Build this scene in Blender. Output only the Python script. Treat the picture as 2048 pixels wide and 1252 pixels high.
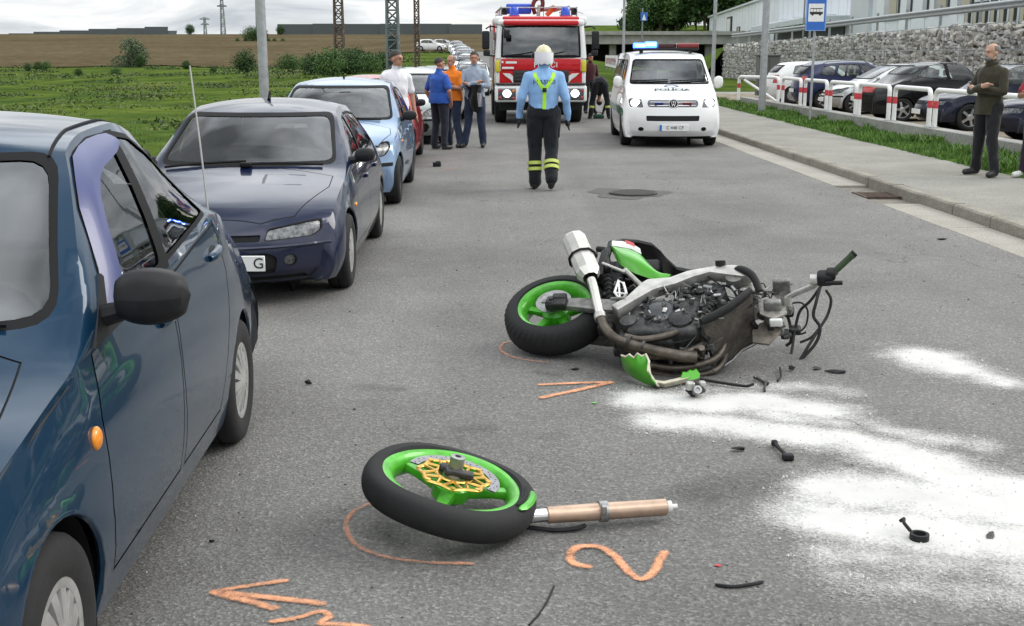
import bpy, bmesh, math, random
import numpy as np
from mathutils import Vector, Matrix, noise as mnoise

for _o in list(bpy.data.objects):
    bpy.data.objects.remove(_o)
SC = bpy.context.scene
COL = SC.collection
R = math.radians
rng = random.Random(7)

# ------------------------------------------------------------------ camera
CAM_H = 1.75
FOC = 2350.0            # focal length in photograph pixels (2048 wide)
PITCH = math.atan((626 - 110) / FOC)
YAW = math.atan((1024 - 975) * math.cos(PITCH) / FOC)
cam_d = bpy.data.cameras.new('camera')
cam = bpy.data.objects.new('camera', cam_d)
COL.objects.link(cam)
cam_d.sensor_width = 36
cam_d.lens = 36 * FOC / 2048
cam_d.clip_start = 0.05
cam_d.clip_end = 6000
cam.location = (0, 0, CAM_H)
cam.rotation_euler = (math.pi / 2 - PITCH, 0, -YAW)
SC.camera = cam

# ------------------------------------------------------------------ world: bright broken overcast
SUN_EL, SUN_AZ = R(36), R(72)        # azimuth measured clockwise from +Y (north)
W = bpy.data.worlds.new('World')
SC.world = W
W.use_nodes = True
nt = W.node_tree
nt.nodes.clear()
def wn(t, **kw):
    n = nt.nodes.new(t)
    for k, v in kw.items():
        setattr(n, k, v)
    return n
out = wn('ShaderNodeOutputWorld')
sky = wn('ShaderNodeTexSky', sky_type='NISHITA', sun_disc=False, sun_elevation=SUN_EL, sun_rotation=SUN_AZ)
tc = wn('ShaderNodeTexCoord')
sep = wn('ShaderNodeSeparateXYZ')
nt.links.new(tc.outputs['Generated'], sep.inputs[0])
# project the direction on a cloud deck so clouds flatten towards the horizon
mz = wn('ShaderNodeMath', operation='MAXIMUM'); mz.inputs[1].default_value = 0.0
nt.links.new(sep.outputs['Z'], mz.inputs[0])
az = wn('ShaderNodeMath', operation='ADD'); az.inputs[1].default_value = 0.16
nt.links.new(mz.outputs[0], az.inputs[0])
dx = wn('ShaderNodeMath', operation='DIVIDE'); dy = wn('ShaderNodeMath', operation='DIVIDE')
nt.links.new(sep.outputs['X'], dx.inputs[0]); nt.links.new(az.outputs[0], dx.inputs[1])
nt.links.new(sep.outputs['Y'], dy.inputs[0]); nt.links.new(az.outputs[0], dy.inputs[1])
cmb = wn('ShaderNodeCombineXYZ')
nt.links.new(dx.outputs[0], cmb.inputs[0]); nt.links.new(dy.outputs[0], cmb.inputs[1])
n1 = wn('ShaderNodeTexNoise'); n1.inputs['Scale'].default_value = 1.35; n1.inputs['Detail'].default_value = 7
n1.inputs['Roughness'].default_value = 0.56; n1.inputs['Distortion'].default_value = 0.5
nt.links.new(cmb.outputs[0], n1.inputs['Vector'])
cr = wn('ShaderNodeValToRGB')
cr.color_ramp.elements[0].position = 0.34; cr.color_ramp.elements[0].color = (0.50, 0.54, 0.58, 1)
cr.color_ramp.elements[1].position = 0.66; cr.color_ramp.elements[1].color = (1.08, 1.07, 1.04, 1)
e = cr.color_ramp.elements.new(0.5); e.color = (0.76, 0.79, 0.81, 1)
nt.links.new(n1.outputs['Fac'], cr.inputs[0])
# gaps of blue sky seen through the cloud
n2 = wn('ShaderNodeTexNoise'); n2.inputs['Scale'].default_value = 0.8; n2.inputs['Detail'].default_value = 5
mp2 = wn('ShaderNodeMapping'); mp2.inputs['Location'].default_value = (4.1, 2.3, 0)
nt.links.new(cmb.outputs[0], mp2.inputs[0]); nt.links.new(mp2.outputs[0], n2.inputs['Vector'])
cov = wn('ShaderNodeMapRange'); cov.inputs['From Min'].default_value = 0.56; cov.inputs['From Max'].default_value = 0.74
cov.inputs['To Min'].default_value = 1.0; cov.inputs['To Max'].default_value = 0.45
nt.links.new(n2.outputs['Fac'], cov.inputs['Value'])
bg_s = wn('ShaderNodeBackground'); bg_s.inputs['Strength'].default_value = 0.12
bg_c = wn('ShaderNodeBackground'); bg_c.inputs['Strength'].default_value = 1.0
# an overcast deck is brighter overhead than at the horizon
zen = wn('ShaderNodeMapRange'); zen.inputs['From Min'].default_value = 0.0; zen.inputs['From Max'].default_value = 0.8
zen.inputs['To Min'].default_value = 0.83; zen.inputs['To Max'].default_value = 1.4
nt.links.new(mz.outputs[0], zen.inputs['Value'])
n3 = wn('ShaderNodeTexNoise'); n3.inputs['Scale'].default_value = 1.1; n3.inputs['Detail'].default_value = 4
mp3 = wn('ShaderNodeMapping'); mp3.inputs['Location'].default_value = (7.7, 1.9, 0)
nt.links.new(cmb.outputs[0], mp3.inputs[0]); nt.links.new(mp3.outputs[0], n3.inputs['Vector'])
thick = wn('ShaderNodeMapRange'); thick.inputs['From Min'].default_value = .40; thick.inputs['From Max'].default_value = .62
thick.inputs['To Min'].default_value = .34; thick.inputs['To Max'].default_value = 1.95
nt.links.new(n3.outputs['Fac'], thick.inputs['Value'])
hi = wn('ShaderNodeMapRange'); hi.inputs['From Min'].default_value = .15; hi.inputs['From Max'].default_value = .55
nt.links.new(mz.outputs[0], hi.inputs['Value'])
mxt = wn('ShaderNodeMix'); mxt.inputs[2].default_value = 1.0
nt.links.new(hi.outputs[0], mxt.inputs[0]); nt.links.new(thick.outputs[0], mxt.inputs[3])
mul = wn('ShaderNodeMath', operation='MULTIPLY')
nt.links.new(zen.outputs[0], mul.inputs[0]); nt.links.new(mxt.outputs[0], mul.inputs[1])
nt.links.new(mul.outputs[0], bg_c.inputs['Strength'])
nt.links.new(sky.outputs[0], bg_s.inputs[0]); nt.links.new(cr.outputs[0], bg_c.inputs[0])
mx = wn('ShaderNodeMixShader')
nt.links.new(cov.outputs[0], mx.inputs[0]); nt.links.new(bg_s.outputs[0], mx.inputs[1]); nt.links.new(bg_c.outputs[0], mx.inputs[2])
nt.links.new(mx.outputs[0], out.inputs[0])

sd = bpy.data.lights.new('sun', 'SUN')
sd.energy = 1.5
sd.angle = R(28)
sd.color = (1.0, 0.96, 0.90)
sun = bpy.data.objects.new('sun', sd)
COL.objects.link(sun)
_d = Vector((math.sin(SUN_AZ) * math.cos(SUN_EL), math.cos(SUN_AZ) * math.cos(SUN_EL), math.sin(SUN_EL)))
sun.rotation_euler = _d.to_track_quat('Z', 'Y').to_euler()
sun.location = _d * 50

SC.view_settings.view_transform = 'Standard'
SC.view_settings.look = 'None'
SC.view_settings.exposure = 0.4
SC.view_settings.gamma = 1.0
SC.view_settings.use_curve_mapping = False
SC.render.engine = 'CYCLES'
SC.cycles.max_bounces = 6
SC.cycles.transparent_max_bounces = 16
SC.cycles.caustics_reflective = False
SC.cycles.caustics_refractive = False
try:
    SC.cycles.use_denoising = True
except Exception:
    pass

# ------------------------------------------------------------------ helpers: materials
MATS = {}
def mat(name, col, rough=0.6, metal=0.0, coat=0.0, spec=0.5, var=0.0, vscale=4.0, bump=0.0, bscale=40.0,
        emit=None, estr=0.0, flake=0.0, detail=5, col2=None, alpha=None, sheen=0.0, coord='Object'):
    """principled material with noise colour variation between col and col2 (or +-var) and fine bump"""
    if name in MATS:
        return MATS[name]
    m = bpy.data.materials.new(name); MATS[name] = m
    m.use_nodes = True
    t = m.node_tree; b = t.nodes['Principled BSDF']
    b.inputs['Base Color'].default_value = (*col, 1)
    b.inputs['Roughness'].default_value = rough
    b.inputs['Metallic'].default_value = metal
    b.inputs['Specular IOR Level'].default_value = spec
    b.inputs['Coat Weight'].default_value = coat
    b.inputs['Coat Roughness'].default_value = 0.03
    if sheen:
        b.inputs['Sheen Weight'].default_value = sheen
    if emit:
        b.inputs['Emission Color'].default_value = (*emit, 1)
        b.inputs['Emission Strength'].default_value = estr
    tcn = t.nodes.new('ShaderNodeTexCoord')
    if var or col2:
        n = t.nodes.new('ShaderNodeTexNoise'); n.inputs['Scale'].default_value = vscale; n.inputs['Detail'].default_value = detail
        n.inputs['Roughness'].default_value = 0.62
        t.links.new(tcn.outputs[coord], n.inputs['Vector'])
        r = t.nodes.new('ShaderNodeValToRGB')
        c2 = col2 or tuple(min(1, c * (1 + var)) for c in col)
        c1 = col if col2 else tuple(c * (1 - var) for c in col)
        r.color_ramp.elements[0].position = 0.32; r.color_ramp.elements[0].color = (*c1, 1)
        r.color_ramp.elements[1].position = 0.68; r.color_ramp.elements[1].color = (*c2, 1)
        t.links.new(n.outputs['Fac'], r.inputs[0])
        t.links.new(r.outputs[0], b.inputs['Base Color'])
        rr = t.nodes.new('ShaderNodeMapRange'); rr.inputs['To Min'].default_value = max(0.02, rough * 0.8)
        rr.inputs['To Max'].default_value = min(1, rough * 1.2)
        t.links.new(n.outputs['Fac'], rr.inputs['Value']); t.links.new(rr.outputs[0], b.inputs['Roughness'])
    if bump:
        n = t.nodes.new('ShaderNodeTexNoise'); n.inputs['Scale'].default_value = bscale; n.inputs['Detail'].default_value = 3
        t.links.new(tcn.outputs[coord], n.inputs['Vector'])
        bp = t.nodes.new('ShaderNodeBump'); bp.inputs['Strength'].default_value = bump; bp.inputs['Distance'].default_value = 0.01
        t.links.new(n.outputs['Fac'], bp.inputs['Height']); t.links.new(bp.outputs[0], b.inputs['Normal'])
    return m

def glass(name, tint=(0.5, 0.55, 0.55), ior=1.8):
    """thin pane: mirror reflection by Fresnel over tinted see-through"""
    if name in MATS:
        return MATS[name]
    m = bpy.data.materials.new(name); MATS[name] = m
    m.use_nodes = True
    t = m.node_tree; t.nodes.clear()
    o = t.nodes.new('ShaderNodeOutputMaterial'); mx = t.nodes.new('ShaderNodeMixShader')
    fr = t.nodes.new('ShaderNodeFresnel'); fr.inputs[0].default_value = ior
    tr = t.nodes.new('ShaderNodeBsdfTransparent'); tr.inputs[0].default_value = (*tint, 1)
    gl = t.nodes.new('ShaderNodeBsdfGlossy'); gl.inputs['Roughness'].default_value = 0.015
    gl.inputs['Color'].default_value = (0.95, 0.97, 1, 1)
    tcn = t.nodes.new('ShaderNodeTexCoord'); n = t.nodes.new('ShaderNodeTexNoise'); n.inputs['Scale'].default_value = 2.2
    bp = t.nodes.new('ShaderNodeBump'); bp.inputs['Strength'].default_value = 0.04; bp.inputs['Distance'].default_value = 0.05
    t.links.new(tcn.outputs['Object'], n.inputs['Vector']); t.links.new(n.outputs['Fac'], bp.inputs['Height'])
    t.links.new(bp.outputs[0], gl.inputs['Normal'])
    t.links.new(fr.outputs[0], mx.inputs[0]); t.links.new(tr.outputs[0], mx.inputs[1]); t.links.new(gl.outputs[0], mx.inputs[2])
    t.links.new(mx.outputs[0], o.inputs[0])
    return m

def paint(name, col, rough=0.28, metal=0.35, dirt=(0.16, 0.14, 0.12), dirt_amt=0.35):
    """car paint: clear coat over slightly metallic colour, road dust thrown on by noise low on the body"""
    if name in MATS:
        return MATS[name]
    m = bpy.data.materials.new(name); MATS[name] = m
    m.use_nodes = True
    t = m.node_tree; b = t.nodes['Principled BSDF']
    b.inputs['Metallic'].default_value = metal
    b.inputs['Roughness'].default_value = rough
    b.inputs['Coat Weight'].default_value = 1.0
    b.inputs['Specular IOR Level'].default_value = 0.12
    b.inputs['Coat Roughness'].default_value = 0.035
    b.inputs['Coat IOR'].default_value = 1.34
    tcn = t.nodes.new('ShaderNodeTexCoord')
    n = t.nodes.new('ShaderNodeTexNoise'); n.inputs['Scale'].default_value = 3.0; n.inputs['Detail'].default_value = 6
    t.links.new(tcn.outputs['Object'], n.inputs['Vector'])
    s = t.nodes.new('ShaderNodeSeparateXYZ'); t.links.new(tcn.outputs['Object'], s.inputs[0])
    mr = t.nodes.new('ShaderNodeMapRange'); mr.inputs['From Min'].default_value = 0.2; mr.inputs['From Max'].default_value = 0.75
    mr.inputs['To Min'].default_value = 1.0; mr.inputs['To Max'].default_value = 0.06
    t.links.new(s.outputs['Z'], mr.inputs['Value'])
    mu = t.nodes.new('ShaderNodeMath'); mu.operation = 'MULTIPLY'
    t.links.new(mr.outputs[0], mu.inputs[0]); t.links.new(n.outputs['Fac'], mu.inputs[1])
    mu2 = t.nodes.new('ShaderNodeMath'); mu2.operation = 'MULTIPLY'; mu2.inputs[1].default_value = dirt_amt * 1.6
    t.links.new(mu.outputs[0], mu2.inputs[0])
    mxc = t.nodes.new('ShaderNodeMixRGB'); mxc.inputs[1].default_value = (*col, 1); mxc.inputs[2].default_value = (*dirt, 1)
    t.links.new(mu2.outputs[0], mxc.inputs[0]); t.links.new(mxc.outputs[0], b.inputs['Base Color'])
    cw = t.nodes.new('ShaderNodeMapRange'); cw.inputs['To Min'].default_value = 1.0; cw.inputs['To Max'].default_value = 0.25
    t.links.new(mu2.outputs[0], cw.inputs['Value']); t.links.new(cw.outputs[0], b.inputs['Coat Weight'])
    return m

# ------------------------------------------------------------------ helpers: objects
def link(o):
    COL.objects.link(o); return o

def thing(name, label, cat, loc=(0, 0, 0), rotz=0.0, group=None):
    o = bpy.data.objects.new(name, None)
    o.empty_display_size = 0.2
    link(o)
    o.location = loc; o.rotation_euler = (0, 0, rotz)
    o['label'] = label; o['category'] = cat
    if group: o['group'] = group
    return o

def tag(o, label=None, cat=None, group=None, kind=None):
    if label: o['label'] = label
    if cat: o['category'] = cat
    if group: o['group'] = group
    if kind: o['kind'] = kind
    return o

def empty(name, parent, loc=(0, 0, 0), rot=(0, 0, 0)):
    o = bpy.data.objects.new(name, None); link(o)
    o.parent = parent; o.location = loc; o.rotation_euler = rot
    return o

def copy_tree(o, parent=None):
    c = o.copy(); COL.objects.link(c)
    if parent is not None: c.parent = parent
    for ch in o.children:
        copy_tree(ch, c)
    return c

class MB:
    """collects shapes and links them as one mesh object"""
    def __init__(s):
        s.v = []; s.f = []; s.m = []; s.sm = []
    def add(s, vs, fs, mi=0, smooth=False, M=None):
        o = len(s.v)
        if M is not None:
            vs = [tuple(M @ Vector(v)) for v in vs]
        s.v += [tuple(v) for v in vs]
        s.f += [tuple(i + o for i in f) for f in fs]
        s.m += [mi] * len(fs); s.sm += [smooth] * len(fs)
        return s
    def box(s, c, d, mi=0, M=None, rz=0.0, taper=1.0):
        x, y, z = d[0] / 2, d[1] / 2, d[2] / 2
        vs = []
        for zz, k in ((-z, 1.0), (z, taper)):
            for a, b in ((-x, -y), (x, -y), (x, y), (-x, y)):
                vs.append((a * k, b * k, zz))
        if rz:
            ca, sa = math.cos(rz), math.sin(rz)
            vs = [(a * ca - b * sa, a * sa + b * ca, q) for a, b, q in vs]
        vs = [(a + c[0], b + c[1], q + c[2]) for a, b, q in vs]
        return s.add(vs, [(3, 2, 1, 0), (4, 5, 6, 7), (0, 1, 5, 4), (1, 2, 6, 5), (2, 3, 7, 6), (3, 0, 4, 7)], mi, False, M)
    def rbox(s, c, d, r=0.02, mi=0, M=None, seg=3):
        """box with all edges rounded (bevelled)"""
        bm = bmesh.new(); bmesh.ops.create_cube(bm, size=1)
        for v in bm.verts:
            v.co = Vector((v.co.x * d[0], v.co.y * d[1], v.co.z * d[2]))
        r = min(r, min(d) * 0.49)
        bmesh.ops.bevel(bm, geom=bm.edges[:], offset=r, segments=seg, profile=0.5, affect='EDGES')
        for v in bm.verts: v.co += Vector(c)
        s.bm(bm, mi, True, M); bm.free(); return s
    def bm(s, bm, mi=0, smooth=True, M=None):
        bm.verts.index_update()
        return s.add([v.co[:] for v in bm.verts], [[v.index for v in f.verts] for f in bm.faces], mi, smooth, M)
    def bar(s, p, q, r, r2=None, n=10, mi=0, cap=True, M=None):
        return s.tube([p, q], [r, r if r2 is None else r2], n, mi, cap, M)
    def tube(s, pts, r, n=8, mi=0, cap=True, M=None, flat=1.0, up=None, closed=False):
        pts = [Vector(p) for p in pts]
        k = len(pts)
        rr = r if isinstance(r, (list, tuple)) else [r] * k
        vs = []; fs = []
        prev = None
        for i, p in enumerate(pts):
            if closed:
                t = pts[(i + 1) % k] - pts[i - 1]
            else:
                t = pts[min(i + 1, k - 1)] - pts[max(i - 1, 0)]
            if t.length < 1e-9: t = Vector((0, 0, 1))
            t.normalize()
            if prev is None:
                a = Vector(up) if up else (Vector((0, 0, 1)) if abs(t.z) < 0.9 else Vector((1, 0, 0)))
                u = t.cross(a)
                u.normalize()
            else:
                u = prev - t * prev.dot(t)
                if u.length < 1e-6: u = t.orthogonal()
                u.normalize()
            w = t.cross(u); prev = u
            for j in range(n):
                an = 2 * math.pi * j / n
                vs.append(p + u * (math.cos(an) * rr[i]) + w * (math.sin(an) * rr[i] * flat))
        m = k if closed else k - 1
        for i in range(m):
            i2 = (i + 1) % k
            for j in range(n):
                fs.append((i * n + j, i * n + (j + 1) % n, i2 * n + (j + 1) % n, i2 * n + j))
        if cap and not closed:
            fs.append(tuple(range(n - 1, -1, -1))); fs.append(tuple((k - 1) * n + j for j in range(n)))
        return s.add(vs, fs, mi, True, M)
    def lathe(s, prof, n=32, mi=0, M=None, axis='x', smooth=True, a0=0.0, a1=None):
        """prof: list of (axial, radius)"""
        full = a1 is None
        tot = 2 * math.pi if full else a1 - a0
        k = n if full else n + 1
        vs = []; fs = []
        for i in range(k):
            a = a0 + tot * i / n
            c, q = math.cos(a), math.sin(a)
            for (x, r) in prof:
                vs.append({'x': (x, r * c, r * q), 'y': (r * c, x, r * q), 'z': (r * c, r * q, x)}[axis])
        L = len(prof)
        for i in range(n):
            i2 = (i + 1) % k
            for j in range(L - 1):
                fs.append((i * L + j, i * L + j + 1, i2 * L + j + 1, i2 * L + j))
        return s.add(vs, fs, mi, smooth, M)
    def ell(s, c, r, mi=0, n=16, m=10, M=None):
        bm = bmesh.new()
        bmesh.ops.create_uvsphere(bm, u_segments=n, v_segments=m, radius=1)
        for v in bm.verts:
            v.co = Vector((v.co.x * r[0] + c[0], v.co.y * r[1] + c[1], v.co.z * r[2] + c[2]))
        s.bm(bm, mi, True, M); bm.free(); return s
    def prism(s, poly, d, mi=0, M=None, axis='z', smooth=False):
        """polygon in the plane, extruded from d[0] to d[1] along axis"""
        n = len(poly); vs = []
        for h in d:
            for (a, b) in poly:
                vs.append({'z': (a, b, h), 'y': (a, h, b), 'x': (h, a, b)}[axis])
        fs = [tuple(range(n - 1, -1, -1)), tuple(range(n, 2 * n))]
        fs += [(i, (i + 1) % n, n + (i + 1) % n, n + i) for i in range(n)]
        return s.add(vs, fs, mi, smooth, M)
    def grid(s, P, mi=0, smooth=True, M=None, closed_u=False):
        a = len(P); b = len(P[0])
        vs = [p for row in P for p in row]
        fs = []
        for i in range(a if closed_u else a - 1):
            i2 = (i + 1) % a
            for j in range(b - 1):
                fs.append((i * b + j, i2 * b + j, i2 * b + j + 1, i * b + j + 1))
        return s.add(vs, fs, mi, smooth, M)
    def text(s, body, size, M, mi=0, ext=0.002, align='CENTER', bold=0.0):
        cu = bpy.data.curves.new('lettering', 'FONT')
        cu.body = body; cu.size = size; cu.align_x = align; cu.align_y = 'CENTER'; cu.extrude = ext; cu.resolution_u = 3; cu.offset = bold
        o = bpy.data.objects.new('lettering', cu); COL.objects.link(o)
        dg = bpy.context.evaluated_depsgraph_get()
        me = o.evaluated_get(dg).to_mesh()
        s.add([v.co[:] for v in me.vertices], [tuple(p.vertices) for p in me.polygons], mi, False, M)
        o.evaluated_get(dg).to_mesh_clear()
        bpy.data.objects.remove(o); bpy.data.curves.remove(cu)
        return s
    def build(s, name, mats, parent=None, loc=None, rot=None, sharp=40, label=None, recalc=True, weld=0.0):
        me = bpy.data.meshes.new(name)
        me.from_pydata(s.v, [], s.f)
        if not isinstance(mats, (list, tuple)): mats = [mats]
        for m in mats: me.materials.append(m)
        me.polygons.foreach_set('material_index', s.m)
        me.polygons.foreach_set('use_smooth', s.sm)
        if recalc or weld:
            b = bmesh.new(); b.from_mesh(me)
            if weld: bmesh.ops.remove_doubles(b, verts=b.verts, dist=weld)
            if recalc: bmesh.ops.recalc_face_normals(b, faces=b.faces)
            b.to_mesh(me); b.free()
        me.update()
        if sharp and any(s.sm):
            me.set_sharp_from_angle(angle=R(sharp))
        o = bpy.data.objects.new(name, me); link(o)
        if parent is not None: o.parent = parent
        if loc is not None: o.location = loc
        if rot is not None: o.rotation_euler = rot
        if label: o['label'] = label
        return o

def curve_pts(pts, n=8, closed=False):
    """Catmull-Rom through points"""
    P = [Vector(p) for p in pts]; k = len(P); res = []
    seg = k if closed else k - 1
    for i in range(seg):
        p0 = P[i - 1] if (closed or i > 0) else P[0] * 2 - P[1]
        p1 = P[i]; p2 = P[(i + 1) % k]
        p3 = P[(i + 2) % k] if (closed or i + 2 < k) else P[k - 1] * 2 - P[k - 2]
        for j in range(n):
            t = j / n
            res.append(0.5 * ((2 * p1) + (p2 - p0) * t + (2 * p0 - 5 * p1 + 4 * p2 - p3) * t * t + (3 * p1 - p0 - 3 * p2 + p3) * t ** 3))
    if not closed: res.append(P[-1])
    return res

def frame(o, x, y, z):
    """matrix from origin and three axis vectors"""
    M = Matrix.Identity(4)
    for i, a in enumerate((x, y, z)):
        a = Vector(a)
        M[0][i], M[1][i], M[2][i] = a
    M[0][3], M[1][3], M[2][3] = o
    return M

def pchip(xs, ys, xq):
    xs = np.asarray(xs, float); ys = np.asarray(ys, float)
    h = np.diff(xs); dl = np.diff(ys) / h
    d = np.zeros(len(xs))
    d[0] = dl[0]; d[-1] = dl[-1]
    for i in range(1, len(xs) - 1):
        if dl[i - 1] * dl[i] > 0:
            w1 = 2 * h[i] + h[i - 1]; w2 = h[i] + 2 * h[i - 1]
            d[i] = (w1 + w2) / (w1 / dl[i - 1] + w2 / dl[i])
    idx = np.clip(np.searchsorted(xs, xq) - 1, 0, len(xs) - 2)
    t = (xq - xs[idx]) / h[idx]
    h00 = 2 * t**3 - 3 * t**2 + 1; h10 = t**3 - 2 * t**2 + t; h01 = -2 * t**3 + 3 * t**2; h11 = t**3 - t**2
    return h00 * ys[idx] + h10 * h[idx] * d[idx] + h01 * ys[idx + 1] + h11 * h[idx] * d[idx + 1]
# ================================================================== SETTING
def sstep(a, b, x):
    t = np.clip((x - a) / (b - a), 0, 1); return t * t * (3 - 2 * t)

def terrain_h(x, y):
    x = np.asarray(x, float); y = np.asarray(y, float)
    kx = [-400, 60, 150, 420, 520, 700, 3000]
    left = np.interp(y, [-400, 20, 60, 130, 150, 420, 520, 700, 3000], [-.25, -.25, -.3, .0, .35, 8.7, 9.0, 6.5, 4])
    road = np.interp(y, kx, [-.06, -.06, 2.1, 8.8, 9.0, 6.5, 4])
    right = np.interp(y, [-400, 130, 190, 300, 700, 3000], [-.06, -.06, 1.2, 9.0, 11, 4])
    a = sstep(-26, -7, x); b = sstep(7, 22, x)
    h = left * (1 - a) + road * a
    h = h * (1 - b) + right * b
    h = h - 0.35 * sstep(-3.3, -6.0, x) * (1 - sstep(60, 100, y)) * 0
    bump = 0.25 * np.sin(x * .21 + y * .07) * np.sin(y * .13 - x * .05) * sstep(-6, -14, x) * sstep(18, 30, y) * (1 - sstep(140, 160, y))
    return h + bump

def grid_sheet(name, xs, ys, hf, m, kind='structure', dz=0.0):
    X, Y = np.meshgrid(xs, ys, indexing='ij')
    Z = hf(X, Y) + dz
    a, b = X.shape
    vs = np.stack([X, Y, Z], -1).reshape(-1, 3)
    I = np.arange(a * b).reshape(a, b)
    fs = np.stack([I[:-1, :-1], I[1:, :-1], I[1:, 1:], I[:-1, 1:]], -1).reshape(-1, 4)
    me = bpy.data.meshes.new(name); me.from_pydata(vs.tolist(), [], fs.tolist())
    me.polygons.foreach_set('use_smooth', [True] * len(fs))
    me.materials.append(m)
    o = bpy.data.objects.new(name, me); link(o)
    if kind: o['kind'] = kind
    return o

def node_mat(name):
    m = bpy.data.materials.new(name); m.use_nodes = True
    t = m.node_tree; b = t.nodes['Principled BSDF']
    tcn = t.nodes.new('ShaderNodeTexCoord')
    def N(ty, **kw):
        n = t.nodes.new(ty)
        for k, v in kw.items(): setattr(n, k, v)
        return n
    def noise(scale, detail=4, rough=0.6, vec=None, dist=0.0):
        n = N('ShaderNodeTexNoise'); n.inputs['Scale'].default_value = scale; n.inputs['Detail'].default_value = detail
        n.inputs['Roughness'].default_value = rough; n.inputs['Distortion'].default_value = dist
        t.links.new(vec or tcn.outputs['Object'], n.inputs['Vector']); return n.outputs['Fac']
    def ramp(fac, stops):
        r = N('ShaderNodeValToRGB'); els = r.color_ramp.elements
        els[0].position, els[0].color = stops[0][0], (*stops[0][1], 1)
        els[1].position, els[1].color = stops[-1][0], (*stops[-1][1], 1)
        for p, c in stops[1:-1]:
            e = els.new(p); e.color = (*c, 1)
        t.links.new(fac, r.inputs[0]); return r.outputs[0]
    def mixc(fac, a, b_, mode='MIX'):
        x = N('ShaderNodeMixRGB', blend_type=mode)
        for s_, v in ((0, fac), (1, a), (2, b_)):
            if isinstance(v, (int, float)): x.inputs[s_].default_value = v
            elif isinstance(v, tuple): x.inputs[s_].default_value = (*v, 1)
            else: t.links.new(v, x.inputs[s_])
        return x.outputs[0]
    def mrange(v, a, b_, c, d):
        x = N('ShaderNodeMapRange'); t.links.new(v, x.inputs[0])
        for i, q in enumerate((a, b_, c, d)): x.inputs[i + 1].default_value = q
        return x.outputs[0]
    def bump(h, strength=0.5, dist=0.01):
        x = N('ShaderNodeBump'); x.inputs['Strength'].default_value = strength; x.inputs['Distance'].default_value = dist
        t.links.new(h, x.inputs['Height']); t.links.new(x.outputs[0], b.inputs['Normal']); return x
    return m, t, b, tcn, N, noise, ramp, mixc, mrange, bump

def asphalt_mat():
    m, t, b, tcn, N, noise, ramp, mixc, mrange, bump = node_mat('asphalt')
    b.inputs['Roughness'].default_value = 0.82
    b.inputs['Specular IOR Level'].default_value = 0.35
    v = N('ShaderNodeTexVoronoi'); v.inputs['Scale'].default_value = 95
    t.links.new(tcn.outputs['Object'], v.inputs['Vector'])
    hv = N('ShaderNodeSeparateColor'); t.links.new(v.outputs['Color'], hv.inputs[0])
    stone = ramp(hv.outputs[0], [(0, (.075, .073, .07)), (.35, (.125, .122, .117)), (.75, (.175, .172, .166)), (1, (.34, .335, .32))])
    fine = noise(60, 6, .75)
    c1 = mixc(0.55, stone, ramp(fine, [(.3, (.07, .068, .066)), (.5, (.145, .142, .137)), (.72, (.26, .255, .245))]))
    big = noise(.55, 6, .6)
    c2 = mixc(1.0, c1, ramp(big, [(.3, (.74, .73, .72)), (.5, (1, 1, 1)), (.72, (1.20, 1.19, 1.17))]), 'MULTIPLY')
    # wear: paler, smoother bands where wheels run, running along the road
    mp = N('ShaderNodeMapping'); mp.inputs['Scale'].default_value = (1.1, .05, 1)
    t.links.new(tcn.outputs['Object'], mp.inputs[0])
    wear = noise(1.0, 3, .5, mp.outputs[0])
    c3 = mixc(1.0, c2, ramp(wear, [(.35, (.92, .92, .92)), (.65, (1.10, 1.10, 1.09))]), 'MULTIPLY')
    # small dark oil spots and tar
    sp = noise(1.9, 4, .55)
    c4 = mixc(mrange(sp, .69, .76, 0, .55), c3, (.05, .048, .046))
    # fine cracks, only where the noise lets them run
    vc = N('ShaderNodeTexVoronoi', feature='DISTANCE_TO_EDGE'); vc.inputs['Scale'].default_value = .42
    wv = N('ShaderNodeVectorMath', operation='ADD'); nz = N('ShaderNodeTexNoise'); nz.inputs['Scale'].default_value = 1.7; nz.inputs['Detail'].default_value = 6
    t.links.new(tcn.outputs['Object'], nz.inputs['Vector']); t.links.new(tcn.outputs['Object'], wv.inputs[0]); t.links.new(nz.outputs['Color'], wv.inputs[1]); t.links.new(wv.outputs[0], vc.inputs['Vector'])
    line = mrange(vc.outputs['Distance'], .0, .007, 1, 0); where = mrange(noise(.33, 3, .5), .52, .60, 0, .62)
    mm = N('ShaderNodeMath', operation='MULTIPLY'); t.links.new(line, mm.inputs[0]); t.links.new(where, mm.inputs[1])
    c4 = mixc(mm.outputs[0], c4, (.035, .034, .032))
    t.links.new(c4, b.inputs['Base Color'])
    ad = N('ShaderNodeMath', operation='ADD'); t.links.new(v.outputs['Distance'], ad.inputs[0]); t.links.new(fine, ad.inputs[1])
    bump(ad.outputs[0], .55, .006)
    return m
ASPHALT = asphalt_mat()

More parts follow.
